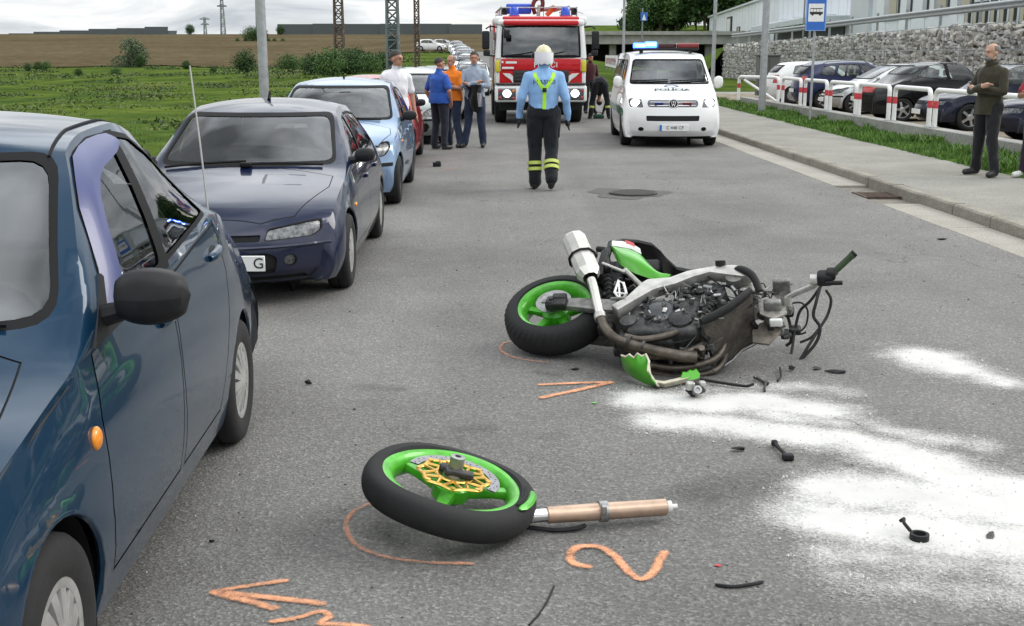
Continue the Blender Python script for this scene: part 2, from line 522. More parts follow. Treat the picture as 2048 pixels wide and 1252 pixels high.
def ground_mat(name, stops, s1, s2, bumpd=.02, bs=30, rough=.9):
    m, t, b, tcn, N, noise, ramp, mixc, mrange, bump = node_mat(name)
    b.inputs['Roughness'].default_value = rough; b.inputs['Specular IOR Level'].default_value = .0
    c = ramp(noise(s1, 7, .65), stops)
    c2 = mixc(1.0, c, ramp(noise(s2, 8, .72), [(.3, (.6, .6, .6)), (.7, (1.4, 1.4, 1.4))]), 'MULTIPLY')
    t.links.new(c2, b.inputs['Base Color'])
    bump(noise(bs, 4, .7), .6, bumpd)
    return m
GRASS_M = ground_mat('meadow_grass', [(.28, (.030, .050, .017)), (.42, (.052, .084, .021)), (.55, (.078, .114, .024)), (.68, (.115, .142, .034)), (.8, (.14, .138, .05))], .16, .9, .06, 6)
VERGE_M = ground_mat('verge_soil', [(.3, (.05, .09, .02)), (.6, (.08, .14, .03)), (.8, (.12, .13, .06))], 1.2, 14, .03, 40)
FIELD_M = ground_mat('ploughed_field', [(.3, (.078, .062, .037)), (.5, (.100, .080, .048)), (.7, (.125, .102, .064))], .03, .6, .08, 2)
PAVE_M = ground_mat('pavement_concrete', [(.3, (.215, .21, .19)), (.5, (.265, .26, .238)), (.7, (.31, .305, .28))], .7, 60, .004, 90, .85)
KERB_M = ground_mat('kerb_concrete', [(.3, (.22, .205, .175)), (.5, (.275, .26, .225)), (.75, (.34, .32, .28))], 2.5, 50, .004, 80, .85)
GUTTER_M = ground_mat('gutter_concrete', [(.3, (.28, .265, .235)), (.5, (.34, .325, .29)), (.75, (.40, .385, .345))], 1.2, 50, .004, 80, .85)
CONC_M = ground_mat('weathered_concrete', [(.25, (.22, .22, .20)), (.5, (.31, .31, .295)), (.75, (.40, .40, .38))], 1.3, 30, .006, 50, .85)
RUBBLE_M = ground_mat('gravel_ground', [(.3, (.18, .15, .11)), (.5, (.27, .235, .185)), (.7, (.36, .33, .28))], 3, 18, .05, 16, .95)

# --- big ground sheet
xs = np.unique(np.concatenate([np.linspace(-1500, -120, 24), np.linspace(-120, -30, 40), np.linspace(-30, 30, 60), np.linspace(30, 160, 40), np.linspace(160, 1500, 20)]))
ys = np.unique(np.concatenate([np.linspace(-80, 10, 12), np.linspace(10, 160, 110), np.linspace(160, 540, 70), np.linspace(540, 3000, 22)]))
ground = grid_sheet('ground', xs, ys, terrain_h, GRASS_M)

# ploughed field laid on the rise
fx = np.linspace(-420, 4, 140); fy = np.linspace(148, 424, 90)
def field_h(X, Y):
    return terrain_h(X, Y) + 0.12
FX, FY = np.meshgrid(fx, fy, indexing='ij')
fld = MB()
I = {}
wob = lambda X: 4 * np.sin(X * .03) + 2.2 * np.sin(X * .11 + 1)
Xf = FX; Yf = np.where(FY < 160, FY + wob(FX) * (160 - FY) / 12 - (FX + 420) * 0.0, FY)
Xr = np.where(FX > -20, FX - (FY - 148) * .02, FX)
fld.grid(np.stack([Xr, Yf, field_h(Xr, Yf)], -1).tolist())
tag(fld.build('field', FIELD_M, recalc=False), kind='structure')

# --- road
RZ = lambda X, Y: np.interp(Y, [-400, 60, 150, 420], [0, 0, 2.18, 8.9])
ry = np.concatenate([np.linspace(-30, 60, 46), np.linspace(64, 330, 60)])
road = grid_sheet('road', np.linspace(-3.4, 4.72, 10), ry, RZ, ASPHALT)
sr = grid_sheet('side_road', np.linspace(4.72, 60, 14), np.linspace(53.5, 57.5, 4), lambda X, Y: 0 * X + 0.012, CONC_M)

# gutter slabs, kerb stones, pavement
gut = MB(); y = -4.0
gutter = thing('gutter', None, None); del gutter['label']; del gutter['category']; gutter['kind'] = 'structure'
gm = None
while y < 53:
    L = 1.98
    if not (14.4 < y + 1 < 15.6):
        b = MB(); b.rbox((0, L / 2, 0), (.465, L, .08), .006, seg=1)
        o = b.build('gutter_slab', GUTTER_M, gutter) if gm is None else link(bpy.data.objects.new('gutter_slab', gm))
        gm = o.data; o.parent = gutter
        o.location = (4.96, y, -.036 + rng.uniform(-.002, .003)); o.rotation_euler = (0, rng.uniform(-.01, .004), rng.uniform(-.002, .002))
    y += 2.0
kerb = thing('kerb', None, None); del kerb['label']; del kerb['category']; kerb['kind'] = 'structure'
km = None
for i in range(57):
    y = -4 + i * 1.0
    if km is None:
        b = MB(); b.add([(-.07, 0, -.1), (.075, 0, -.1), (.075, 0, .125), (-.045, 0, .125), (-.066, 0, .105),
                         (-.07, .988, -.1), (.075, .988, -.1), (.075, .988, .125), (-.045, .988, .125), (-.066, .988, .105)],
                        [(0, 1, 2, 3, 4), (9, 8, 7, 6, 5), (0, 5, 6, 1), (1, 6, 7, 2), (2, 7, 8, 3), (3, 8, 9, 4), (4, 9, 5, 0)])
        o = b.build('kerb_stone', KERB_M, kerb); km = o.data
    else:
        o = link(bpy.data.objects.new('kerb_stone', km)); o.parent = kerb
    o.location = (5.268 + rng.uniform(-.006, .006), y, rng.uniform(-.006, .004)); o.rotation_euler = (rng.uniform(-.004, .004), 0, rng.uniform(-.005, .005))
PAVE_IN = lambda Y: np.interp(Y, [0, 17, 24, 37, 53], [7.25, 7.2, 7.25, 7.55, 7.9])
pv = MB()
for yy in np.linspace(-4, 53, 40):
    pass
pv.grid([[(5.345, yy, .12), (6.3, yy, .132), (float(PAVE_IN(yy)), yy, .128), (float(PAVE_IN(yy)), yy, .0)] for yy in np.linspace(-4, 53, 50)], smooth=False)
tag(pv.build('pavement', PAVE_M, recalc=False), kind='structure')

# storm drain opening in the gutter with rusty grate
dr = thing('storm_drain', 'rusty storm drain grate set in the pale gutter beside the kerb', 'drain', (4.96, 14.9, -.004))
b = MB(); b.box((0, .1, -.03), (.46, 1.9, .02)); b.build('drain_pit', mat('drain_silt', (.17, .155, .13), .95, var=.3, vscale=9), dr)
b = MB()
for k in range(6): b.box((0, -.22 + k * .088, 0), (.42, .035, .03))
b.box((-.215, 0, 0), (.03, .56, .032)); b.box((.215, 0, 0), (.03, .56, .032))
b.build('grate', mat('rusty_iron', (.095, .068, .05), .85, .2, var=.5, vscale=12), dr)

# verge ground, low wall, parking ground
vg = MB()
vg.grid([[(float(PAVE_IN(yy)), yy, .125), (7.7, yy, .15 + .02 * math.sin(yy)), (8.2, yy, .12 + .03 * math.sin(yy * 1.7)), (8.5, yy, .13)] for yy in np.linspace(-4, 53, 60)])
tag(vg.build('verge_ground', VERGE_M, recalc=False), kind='structure')
lw = MB(); lw.rbox((8.67, 25.6, .17), (.32, 29.2, .4), .012, seg=1)
wl = lw.build('low_wall', CONC_M); tag(wl, 'low weathered concrete wall under the white and red barriers', 'wall')
pk = MB()
pk.grid([[(8.83, yy, .28 if yy < 39 else .1), (9.3, yy, .14), (9.6, yy, .1), (13, yy, .1), (18.4, yy, .11)] for yy in np.linspace(-4, 52, 57)])
tag(pk.build('parking_ground', RUBBLE_M, recalc=False), kind='structure')

# ------------------------------------------------------------------ grass
def blades(name, pts, hmin, hmax, mats, width=.012, lean=.5, kind='stuff', seed=1, three=True):
    r = np.random.default_rng(seed)
    P = np.asarray(pts); n = len(P)
    h = r.uniform(hmin, hmax, n); a = r.uniform(0, 2 * np.pi, n); le = r.uniform(.1, lean, n) * h
    b = r.uniform(0, 2 * np.pi, n); w = width * r.uniform(.6, 1.3, n)
    dx, dy = np.cos(a) * w, np.sin(a) * w
    lx, ly = np.cos(b) * le, np.sin(b) * le
    v0 = P + np.stack([-dx, -dy, np.zeros(n)], 1); v1 = P + np.stack([dx, dy, np.zeros(n)], 1)
    v2 = P + np.stack([lx * .35 - dx * .7, ly * .35 - dy * .7, h * .6], 1); v3 = P + np.stack([lx * .35 + dx * .7, ly * .35 + dy * .7, h * .6], 1)
    v4 = P + np.stack([lx, ly, h], 1)
    V = np.stack([v0, v1, v2, v3, v4], 1).reshape(-1, 3)
    k = np.arange(n) * 5
    q = np.stack([k, k + 1, k + 3, k + 2], 1); t3 = np.stack([k + 2, k + 3, k + 4], 1)
    me = bpy.data.meshes.new(name)
    me.from_pydata(V.tolist(), [], q.tolist() + t3.tolist())
    for m in mats: me.materials.append(m)
    mi = r.integers(0, len(mats), n)
    me.polygons.foreach_set('material_index', np.concatenate([mi, mi]).astype(np.int32))
    o = bpy.data.objects.new(name, me); link(o); o['kind'] = kind
    return o
def leafmat(name, c, tr=.35):
    m = mat(name, c, .6, spec=.3, var=.35, vscale=1.3)
    return m
GB = [leafmat('grass_blade_a', (.055, .115, .02)), leafmat('grass_blade_b', (.075, .14, .026)), leafmat('grass_blade_c', (.10, .145, .036)), leafmat('grass_blade_d', (.045, .095, .018))]
r_ = np.random.default_rng(3)
n = 26000
yy = 12 + 32 * r_.random(n) ** 1.15; xx = PAVE_IN(yy) - .05 + (8.52 - PAVE_IN(yy)) * r_.random(n)
keep = np.array([mnoise.noise((a * 1.1, b_ * .9, 3.)) > -.28 for a, b_ in zip(xx, yy)])
tall = np.array([mnoise.noise((a * .8, b_ * .55, 9.)) for a, b_ in zip(xx, yy)])
P = np.stack([xx, yy, np.full(n, .12)], 1)
GV = [leafmat('verge_blade_a', (.085, .18, .026)), leafmat('verge_blade_b', (.12, .215, .04)), leafmat('verge_blade_c', (.06, .135, .02))]
blades('verge_grass', P[keep & (tall < .12)], .04, .11, GV, .010)
t2 = blades('verge_weeds', P[keep & (tall >= .12)], .08, .2, GV, .018, .7, seed=5)
# meadow tufts left of the parked cars
n = 42000
yy = 16 + 130 * r_.random(n) ** 1.7; xx = -4.2 - (3 + yy * .55) * r_.random(n)
zz = terrain_h(xx, yy)
dens = np.array([mnoise.noise((a * .12, b_ * .12, 1.)) + .5 * mnoise.noise((a * .5, b_ * .5, 4.)) for a, b_ in zip(xx, yy)])
k = dens > np.random.default_rng(4).uniform(-.5, .75, n)
P = np.stack([xx, yy, zz - .02], 1)[k]
sc_ = 1 + P[:, 1] / 60
blades('meadow_grass', P[P[:, 1] < 45], .05, .13, GB[:3], .014, .9, seed=8)
if 0: blades('meadow_tall_grass', P[(P[:, 1] >= 45) & (P[:, 1] < 90)][::2], .08, .2, GB[:2], .035, .9, seed=9)

# ------------------------------------------------------------------ trees and bushes
def weeds(name, n, seed, ymin, ymax, mats):
    r = np.random.default_rng(seed); V = []; mi = []
    for k in range(n):
        y = ymin + (ymax - ymin) * r.random() ** 1.3; x = -5 - (2 + y * .5) * r.random()
        w = r.uniform(.4, 1.5) * (.6 + y / 90); h = r.uniform(.06, .30) * (.7 + y / 150); q = int(60 + 70 * w)
        a = r.uniform(0, 6.28, q); d = np.sqrt(r.random(q)); c = np.stack([x + np.cos(a) * d * w * 1.6, y + np.sin(a) * d * w, zt_np(x, y) + h * (1 - d * d) * r.random(q)], 1)
        u = r.normal(size=(q, 3)) * [1, 1, .8]; u /= np.linalg.norm(u, axis=1)[:, None]; v = np.cross(u, r.normal(size=(q, 3))); v /= np.linalg.norm(v, axis=1)[:, None]
        s = (.03 + y * .0007) * r.uniform(.6, 1.4, q)[:, None]
        V.append(np.stack([c - u * s, c + v * s * .5, c + u * s, c - v * s * .5], 1).reshape(-1, 3)); mi += [int(r.integers(len(mats)))] * q
    V = np.concatenate(V); F = np.arange(len(V)).reshape(-1, 4)
    me = bpy.data.meshes.new(name); me.from_pydata(V.tolist(), [], F.tolist())
    for m in mats: me.materials.append(m)
    me.polygons.foreach_set('material_index', mi)
    o = link(bpy.data.objects.new(name, me)); o['kind'] = 'stuff'; return o
zt_np = lambda x, y: float(terrain_h(x, y))
weeds('meadow_weeds', 190, 31, 30, 152, [leafmat('weed_a', (.055, .094, .022)), leafmat('weed_b', (.080, .122, .028)), leafmat('weed_c', (.048, .08, .024)), leafmat('weed_d', (.10, .128, .036))])
LEAF_SETS = {
    'dark': [leafmat('leaf_dark_a', (.022, .055, .014)), leafmat('leaf_dark_b', (.035, .08, .02)), leafmat('leaf_dark_c', (.055, .11, .028))],
    'mid': [leafmat('leaf_mid_a', (.035, .085, .02)), leafmat('leaf_mid_b', (.06, .125, .03)), leafmat('leaf_mid_c', (.09, .16, .04))],
    'grey': [leafmat('leaf_grey_a', (.06, .095, .05)), leafmat('leaf_grey_b', (.09, .13, .07)), leafmat('leaf_grey_c', (.12, .165, .09))],
}
BARK = mat('bark', (.07, .055, .04), .9, var=.4, vscale=8, bump=.6)
def crown_mesh(name, lobes, nleaf, size, mats, seed):
    r = np.random.default_rng(seed)
    V = []; tot = sum(l[3] * l[4] * l[5] for l in lobes)
    C = []; 
    for (cx, cy, cz, rx, ry, rz) in lobes:
        k = max(10, int(nleaf * (rx * ry * rz) / tot))
        d = r.normal(size=(k, 3)); d /= np.linalg.norm(d, axis=1)[:, None]
        rad = r.uniform(.55, 1.08, k)[:, None] * (1 + .22 * np.sin(d[:, :1] * 5 + seed) * np.cos(d[:, 1:2] * 6))
        C.append(np.array([cx, cy, cz]) + d * rad * np.array([rx, ry, rz]))
    C = np.concatenate(C); n = len(C)
    u = r.normal(size=(n, 3)); u /= np.linalg.norm(u, axis=1)[:, None]
    w = np.cross(u, r.normal(size=(n, 3))); w /= np.linalg.norm(w, axis=1)[:, None]
    s = size * r.uniform(.5, 1.35, n)[:, None]
    V = np.stack([C - u * s, C + w * s * .55, C + u * s, C - w * s * .55], 1).reshape(-1, 3)
    F = np.arange(n * 4).reshape(n, 4)
    me = bpy.data.meshes.new(name); me.from_pydata(V.tolist(), [], F.tolist())
    for m in mats: me.materials.append(m)
    # clumps share a tone
    mi = [int(min(2, max(0, 1.5 + 2.4 * mnoise.noise((c[0] / (size * 7), c[1] / (size * 7), c[2] / (size * 7) + seed))))) for c in C]
    me.polygons.foreach_set('material_index', mi)
    return me
def tree_mesh(seed, H, W, kind, nleaf, leaf, low=.28):
    r = random.Random(seed)
    lobes = []
    for i in range(9):
        a = r.uniform(0, 6.28); q = r.uniform(.1, .62) * W / 2; z = H * r.uniform(low + .14, .86)
        s = W * r.uniform(.2, .32) * (1.15 - .5 * abs(z / H - .55))
        lobes.append((math.cos(a) * q, math.sin(a) * q, z, s, s, s * r.uniform(.75, 1.05)))
    lobes.append((0, 0, H * .86, W * .2, W * .2, H * .13))
    crown = crown_mesh('crown', lobes, nleaf, leaf, LEAF_SETS[kind], seed)
    b = MB()
    b.tube(curve_pts([(0, 0, -.3), (.05 * r.uniform(-1, 1), 0, H * .25), (.2 * r.uniform(-1, 1), .2 * r.uniform(-1, 1), H * .7)], 4), [W * .035 * (1 - .08 * i) for i in range(9)], 7)
    for l in lobes[:6]:
        b.tube([(0, 0, H * low * .8), (l[0] * .5, l[1] * .5, (l[2] + H * low) / 2), (l[0], l[1], l[2])], [W * .018, W * .013, W * .005], 5)
    o = b.build('trunk', BARK)
    tm = o.data; bpy.data.objects.remove(o)
    return tm, crown
def plant(name, label, cat, loc, meshes, sc=1.0, rz=0.0, group=None):
    t = thing(name, label, cat, loc, rz, group); t.scale = (sc, sc, sc)
    for nm, me in zip(('trunk', 'crown'), meshes):
        o = link(bpy.data.objects.new(nm, me)); o.parent = t
    return t
TM = [tree_mesh(11, 8, 6, 'dark', 2600, .26), tree_mesh(12, 9, 6.5, 'dark', 2600, .27), tree_mesh(13, 7, 6, 'mid', 2400, .25), tree_mesh(14, 8.5, 5.5, 'mid', 2400, .26)]
def zt(x, y): return float(terrain_h(x, y))
GALV = mat('galvanised_steel', (.36, .38, .39), .5, .55, var=.18, vscale=9)
GALV_D = mat('dull_steel', (.24, .26, .27), .55, .5, var=.2, vscale=6)
WHITE_P = mat('white_paint', (.78, .78, .77), .45, var=.06, vscale=14)
RED_P = mat('red_reflective', (.55, .05, .06), .45, var=.2, vscale=14)
WHITE_PL = mat('white_plastic', (.68, .68, .66), .45, var=.1, vscale=9)
DARKM = mat('dark_gap', (.006, .006, .007), .8)
BLACK_PL = mat('black_plastic', (.018, .018, .02), .5, spec=.25, var=.2, vscale=20)

# --- lamp posts
def lamp_post(x, y, z, h, r, label, rtop=None, grp='steel lamp posts'):
    t = thing('lamp_post', label, 'lamp post', (x, y, z), 0, grp)
    b = MB(); b.tube([(0, 0, -.1), (0, 0, h * .3), (0, 0, h)], [r, r * .93, rtop or r * .6], 14); b.build('post', GALV, t)
    b = MB(); b.lathe([(0, r * 1.7), (.03, r * 1.7), (.05, r * 1.02)], 14, axis='z'); b.build('base_flange', GALV_D, t)
    b = MB(); b.tube(curve_pts([(0, 0, h), (.05, 0, h + .3), (.9, 0, h + .55)], 4), .03, 8); b.build('arm', GALV, t)
    b = MB(); b.rbox((1.2, 0, h + .56), (.7, .26, .12), .04); b.build('lamp_head', GALV_D, t)
lamp_post(-3.76, 20.2, zt(-3.76, 20.2), 8, .085, 'thick grey lamp post rising behind the navy hatchback at the meadow edge')
lamp_post(7.9, 34.2, .12, 8, .105, 'grey lamp post on the verge in front of the dark electrical cabinet')
lamp_post(9.9, 52.5, .1, 9, .09, 'slim grey lamp post beyond the white police van near the gabion wall end')
lamp_post(5.6, 49.5, .12, 8, .06, 'thin pale lamp post between the fire engine and the police van')

# --- bus stop sign
bs = thing('bus_stop_sign', 'blue bus stop sign with a white bus symbol on a thin steel pole', 'bus stop sign', (7.95, 29.2, -.02))
b = MB(); b.bar((0, 0, -.1), (0, 0, 3.15), .032, n=12); b.build('pole', GALV, bs)
SB = mat('sign_blue', (.03, .14, .50), .4)
b = MB(); b.rbox((0, -.05, 2.72), (.50, .02, .76), .008, seg=2); sp = b.build('sign_panel', SB, bs)
b = MB(); b.prism([(-.245, 2.345), (.245, 2.345), (.245, 3.095), (-.245, 3.095)], (-.0612, -.0606), axis='y'); b.build('sign_border', mat('sign_pale_blue', (.25, .42, .75), .4), sp)
b = MB(); b.prism([(-.225, 2.36), (.225, 2.36), (.225, 3.08), (-.225, 3.08)], (-.0622, -.0616), axis='y'); b.build('sign_face', SB, sp)
b = MB(); b.prism([(-.19, 2.56), (.19, 2.56), (.19, 2.98), (-.19, 2.98)], (-.0634, -.0626), axis='y'); b.build('sign_field', WHITE_P, sp)
b = MB()   # bus pictogram
b.prism([(-.155, 2.73), (.155, 2.73), (.155, 2.765), (-.155, 2.765)], (-.0648, -.0638), axis='y')
b.prism([(-.16, 2.765), (.16, 2.765), (.16, 2.79), (-.16, 2.79)], (-.0648, -.0638), axis='y')
for k in range(-1, 3):
    b.prism([(-.155 + (k + 1) * .077, 2.79), (-.147 + (k + 1) * .077, 2.79), (-.147 + (k + 1) * .077, 2.86), (-.155 + (k + 1) * .077, 2.86)], (-.0648, -.0638), axis='y')
b.prism([(-.155, 2.855), (.155, 2.855), (.14, 2.875), (-.14, 2.875)], (-.0648, -.0638), axis='y')
for cx in (-.09, .09):
    b.prism([(cx + .03 * math.cos(a * .5236), 2.728 + .03 * math.sin(a * .5236)) for a in range(12)], (-.0652, -.0642), axis='y')
b.build('bus_symbol', mat('sign_black', (.015, .015, .017), .5), sp)

# --- white and red tube barriers along the low wall
def barrier_meshes(L=2.1, h=.72):
    b = MB(); r = .047
    pts = [(0, -L / 2, 0), (0, -L / 2, h - .12)]
    for a in range(1, 6):
        an = a * math.pi / 10
        pts.append((0, -L / 2 + .12 - .12 * math.cos(an), h - .12 + .12 * math.sin(an)))
    pts2 = [(x, -y, z) for x, y, z in reversed(pts)]
    b.tube(pts + pts2, r, 12)
    m1 = b.build('frame', WHITE_P).data
    b = MB()
    b.bar((0, -L / 2, .37), (0, -L / 2, .51), r + .0025, n=12, cap=False)
    m2 = b.build('red_band', RED_P).data
    b = MB(); b.box((0, 0, .005), (.14, .14, .012)); m3 = b.build('foot_plate', GALV).data
    for o in list(bpy.data.objects):
        if o.data in (m1, m2, m3): bpy.data.objects.remove(o)
    return m1, m2, m3
BMS = barrier_meshes()
def barrier(x, y, z, rz, label, L=2.1):
    t = thing('barrier', label, 'barrier', (x, y, z), rz, 'white and red tube barriers on the low wall')
    o = link(bpy.data.objects.new('frame', BMS[0])); o.parent = t
    for s in (0, L):
        o = link(bpy.data.objects.new('red_band', BMS[1])); o.parent = t; o.location = (0, s, 0)
        o = link(bpy.data.objects.new('foot_plate', BMS[2])); o.parent = t; o.location = (0, s - L / 2, 0)
    return t
bl = ['white and red barrier in front of the dark blue estate car tail',
      'white and red barrier just right of the bus stop sign pole',
      'white and red barrier in front of the silver hatchback nose',
      'white and red barrier in front of the black saloon door',
      'white and red barrier in front of the black saloon rear wheel',
      'white and red barrier before the navy saloon, just left of the man in brown',
      'white and red barrier partly hidden behind the man in brown',
      'white and red barrier nearest the camera beyond the man in brown']
for i, yc in enumerate([33.8, 31.15, 28.75, 26.45, 24.1, 21.75, 19.4, 17.0][::1]):
    yy = [33.9, 31.4, 28.95, 26.6, 24.2, 21.85, 19.5, 17.1][i]
    barrier(8.66, yy, .37, rng.uniform(-.02, .02), bl[i])
b0 = barrier(8.30, 36.55, .37, .38, 'bent white barrier at the far end with a loose diagonal bar')
b = MB(); b.bar((0, -1.0, .02), (0, .75, .62), .04, n=10); b.build('loose_bar', WHITE_P, b0)

# --- dark electrical cabinet behind the lamp post
ec = thing('electrical_cabinet', 'dark grey electrical cabinet standing before the gabion wall', 'cabinet', (10.9, 46.5, .1))
CABM = mat('cabinet_grey', (.085, .088, .085), .6, var=.2, vscale=3)
b = MB(); b.rbox((0, 0, .86), (.82, .5, 1.5), .015, seg=1); b.build('body', CABM, ec)
b = MB(); b.rbox((0, 0, 1.64), (.9, .58, .07), .015, seg=1); b.build('lid', CABM, ec)
for s in (-.205, .205):
    b = MB(); b.rbox((s, -.262, .86), (.385, .02, 1.38), .006, seg=1); b.build('door', CABM, ec)

# --- gabion wall
GX = 18.0
gw = thing('gabion_wall', 'long grey stone gabion retaining wall above the car park', 'gabion wall', (GX, 0, 0))
gtop = lambda y: np.interp(y, [0, 34, 90], [3.0, 2.92, 2.5])
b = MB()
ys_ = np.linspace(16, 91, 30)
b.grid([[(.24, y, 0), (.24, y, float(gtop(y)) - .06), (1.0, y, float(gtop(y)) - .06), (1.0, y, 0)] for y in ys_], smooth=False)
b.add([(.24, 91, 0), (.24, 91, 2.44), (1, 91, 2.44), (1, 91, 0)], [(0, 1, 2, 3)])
b.build('shade_backing', mat('gabion_shadow', (.13, .127, .118), .95, var=.3, vscale=9), gw)  # plain dark backing, coloured as the shade between the stones
STONE = []
for i, c in enumerate([(.47, .465, .45), (.55, .545, .52), (.40, .39, .375), (.50, .47, .42), (.36, .355, .35)]):
    STONE.append(mat('gabion_stone_%s' % 'abcde'[i], c, .9, var=.22, vscale=7, bump=.5, bscale=25))
def stone_geo(r):
    bm = bmesh.new()
    for k in range(11):
        d = Vector((r.gauss(0, 1), r.gauss(0, 1), r.gauss(0, 1))).normalized()
        bm.verts.new(Vector((d.x * .5, d.y * .56, d.z * .56)) * r.uniform(.85, 1.1))
    bmesh.ops.convex_hull(bm, input=bm.verts)
    bmesh.ops.delete(bm, geom=[v for v in bm.verts if not v.link_faces], context='VERTS')
    bm.verts.index_update()
    g = ([v.co.copy() for v in bm.verts], [[v.index for v in f.verts] for f in bm.faces]); bm.free()
    return g
SG = [stone_geo(rng) for _ in range(40)]
near_meshes = {}
fill = MB(); cnt = 0
stones = []
y0_ = 26.0
while y0_ < 91:      # bays filled by hand: every bay its own courses
    bw_ = rng.uniform(1.4, 2.6); z0 = 0.0
    while z0 < 3.0:
        h = rng.choice([.13, .17, .22, .28]) * rng.uniform(.85, 1.15); y = y0_ + rng.uniform(-.1, .05)
        while y < y0_ + bw_:
            w = rng.choice([.13, .18, .24, .32]) * rng.uniform(.85, 1.2); hh = h * rng.uniform(.85, 1.35)
            if z0 + hh * .55 < gtop(y): stones.append((y + w / 2, z0 + h / 2 + rng.uniform(-.05, .05), w, hh))
            y += w * .93
        z0 += h * .95
    y0_ += bw_
stones.sort(key=lambda s: abs(s[0] - 39.5) + (0 if s[1] > 1.2 else 6) + (0 if s[0] > 34.3 else 30))
for i, (y, z, w, h) in enumerate(stones):
    g = rng.randrange(len(SG)); mi = rng.choice([0, 0, 1, 1, 1, 2, 3, 4])
    M = Matrix.Translation((.13 + rng.uniform(-.02, .03), y, z)) @ Matrix.Rotation(rng.uniform(-.8, .8), 4, 'X') @ Matrix.Diagonal((.34, w * 1.12, h * 1.12, 1))
    if i < 300:
        key = (g, mi)
        if key not in near_meshes:
            me = bpy.data.meshes.new('stone'); me.from_pydata([tuple(v) for v in SG[g][0]], [], SG[g][1]); me.materials.append(STONE[mi]); near_meshes[key] = me
        o = link(bpy.data.objects.new('stone', near_meshes[key])); o.parent = gw; o.matrix_local = M
    else:
        fill.add(SG[g][0], SG[g][1], mi, False, M)
tag(fill.build('stone_fill', STONE, gw, recalc=False), kind='stuff')
b = MB()
for zz in (.0, .97, 1.95):
    b.tube([(-.07, 18, zz), (-.07, 55, zz - .02), (-.07, 91, zz - .08)], .018, 4)
for k in range(38):
    y = 17 + k * 2
    for lev in (0, .97, 1.95):
        yo = y + (1 if lev == .97 else 0)
        b.bar((-.07, yo, lev), (-.07, yo, min(lev + .97, float(gtop(yo)))), .014, n=4)
b.tube([(-.05, 18, float(gtop(18))), (-.05, 34, float(gtop(34))), (-.05, 91, float(gtop(91)))], .014, 4)
b.build('basket_wire', GALV_D, gw)
# slim stakes along the wall base
for i, yy in enumerate((44.6, 38.0)):
    t = thing('steel_stake', 'thin steel stake against the gabion wall behind the ' + ('dark blue estate car' if i == 0 else 'black saloon'), 'stake', (17.6, yy, .1), 0, 'steel stakes along the gabion wall')
    b = MB(); b.rbox((0, 0, .9), (.05, .05, 1.9), .008, seg=1); b.build('stake', GALV, t)

# terrace above the wall
tr = MB()
tr.grid([[(18.95, y, float(gtop(y)) - .02), (24, y, float(gtop(y)) + .05), (60, y, float(gtop(y)) + .1), (61, y, -1)] for y in np.linspace(5, 92, 12)])
tag(tr.build('terrace_ground', VERGE_M, recalc=False), kind='structure')
sl = MB()   # grassy slope where the wall ends
sl.grid([[(16.5, 91.5, .1), (18.2, 91.5, 2.4), (60, 91.5, 2.6)], [(16, 100, .1), (19, 100, 2.2), (60, 100, 2.6)], [(18, 130, 0), (24, 130, 1.5), (60, 130, 2.6)], [(26, 200, 1.2), (34, 200, 2.0), (70, 200, 2.6)]])
tag(sl.build('grass_slope', GRASS_M, recalc=False), kind='structure')

# --- guardrail on top
gr = thing('guardrail', 'galvanised guardrail with W beam running along the top of the gabion wall', 'guardrail', (GX + .55, 0, 0))
prof = [(-.03, .155), (-.09, .10), (-.09, .06), (-.02, .01), (-.02, -.01), (-.09, -.06), (-.09, -.10), (-.03, -.155)]
b = MB()
b.grid([[(px_, y, float(gtop(y)) + .66 + pz_) for px_, pz_ in prof] for y in np.linspace(16, 91, 20)], smooth=False)
b.build('w_beam', GALV, gr, recalc=False)
pm = None
for k in range(19):
    y = 17.3 + k * 4
    if pm is None:
        b = MB(); b.box((.04, 0, 0), (.11, .06, 1.7)); o = b.build('post', GALV, gr); pm = o.data
    else:
        o = link(bpy.data.objects.new('post', pm)); o.parent = gr
    o.location = (0, y, float(gtop(y)) + .1)

# --- white industrial building on the terrace
bd = thing('industrial_building', 'long white industrial hall with grey awning and windows above the gabion wall', 'building', (35, 190, 0))
bd.rotation_euler = (0, 0, math.atan(.0915) * -1 )
CLAD = mat('white_cladding', (.78, .82, .87), .5, var=.05, vscale=.4)
CLAD2 = mat('grey_cladding', (.58, .61, .65), .5, var=.05, vscale=.4)
FRAME_D = mat('window_frame_dark', (.04, .05, .05), .5)
GL_B = mat('building_glass', (.10, .125, .13), .12, .0, coat=.4, spec=.8)
BLIND = mat('window_blind', (.46, .43, .33), .6)
# local frame: +x right of facade normal, -y towards viewer along the facade; facade at x=0
b = MB(); b.box((20, -80, 3.5), (40, 160, 8.0)); b.build('wall', CLAD, bd)
b = MB()
for k in range(54): b.box((-.012, -2 - k * 2.95, 3.5), (.03, .05, 7.98))
b.build('cladding_joints', mat('cladding_joint', (.68, .72, .77), .5), bd)
b = MB(); b.box((-.12, -110.5, 3.6), (.3, 5.5, 8.1)); b.build('corner_panel', CLAD2, bd)
b = MB(); b.box((20, -80, 7.6), (40.6, 161, .22)); b.build('roof', CLAD2, bd)
b = MB(); b.rbox((-1.3, -90, 4.2), (2.6, 34, .5), .05, seg=1); aw = b.build('awning', mat('awning_grey', (.52, .57, .60), .45, var=.1, vscale=1), bd)
b = MB(); b.box((-.06, -88, 3.5), (.1, 34, .75)); b.build('glazing_band', FRAME_D, bd)
for k in range(5):
    b = MB(); b.box((-1.2, -78 - k * 6, 4.55), (2.2, .12, .25)); b.build('rafter', CLAD2, aw)
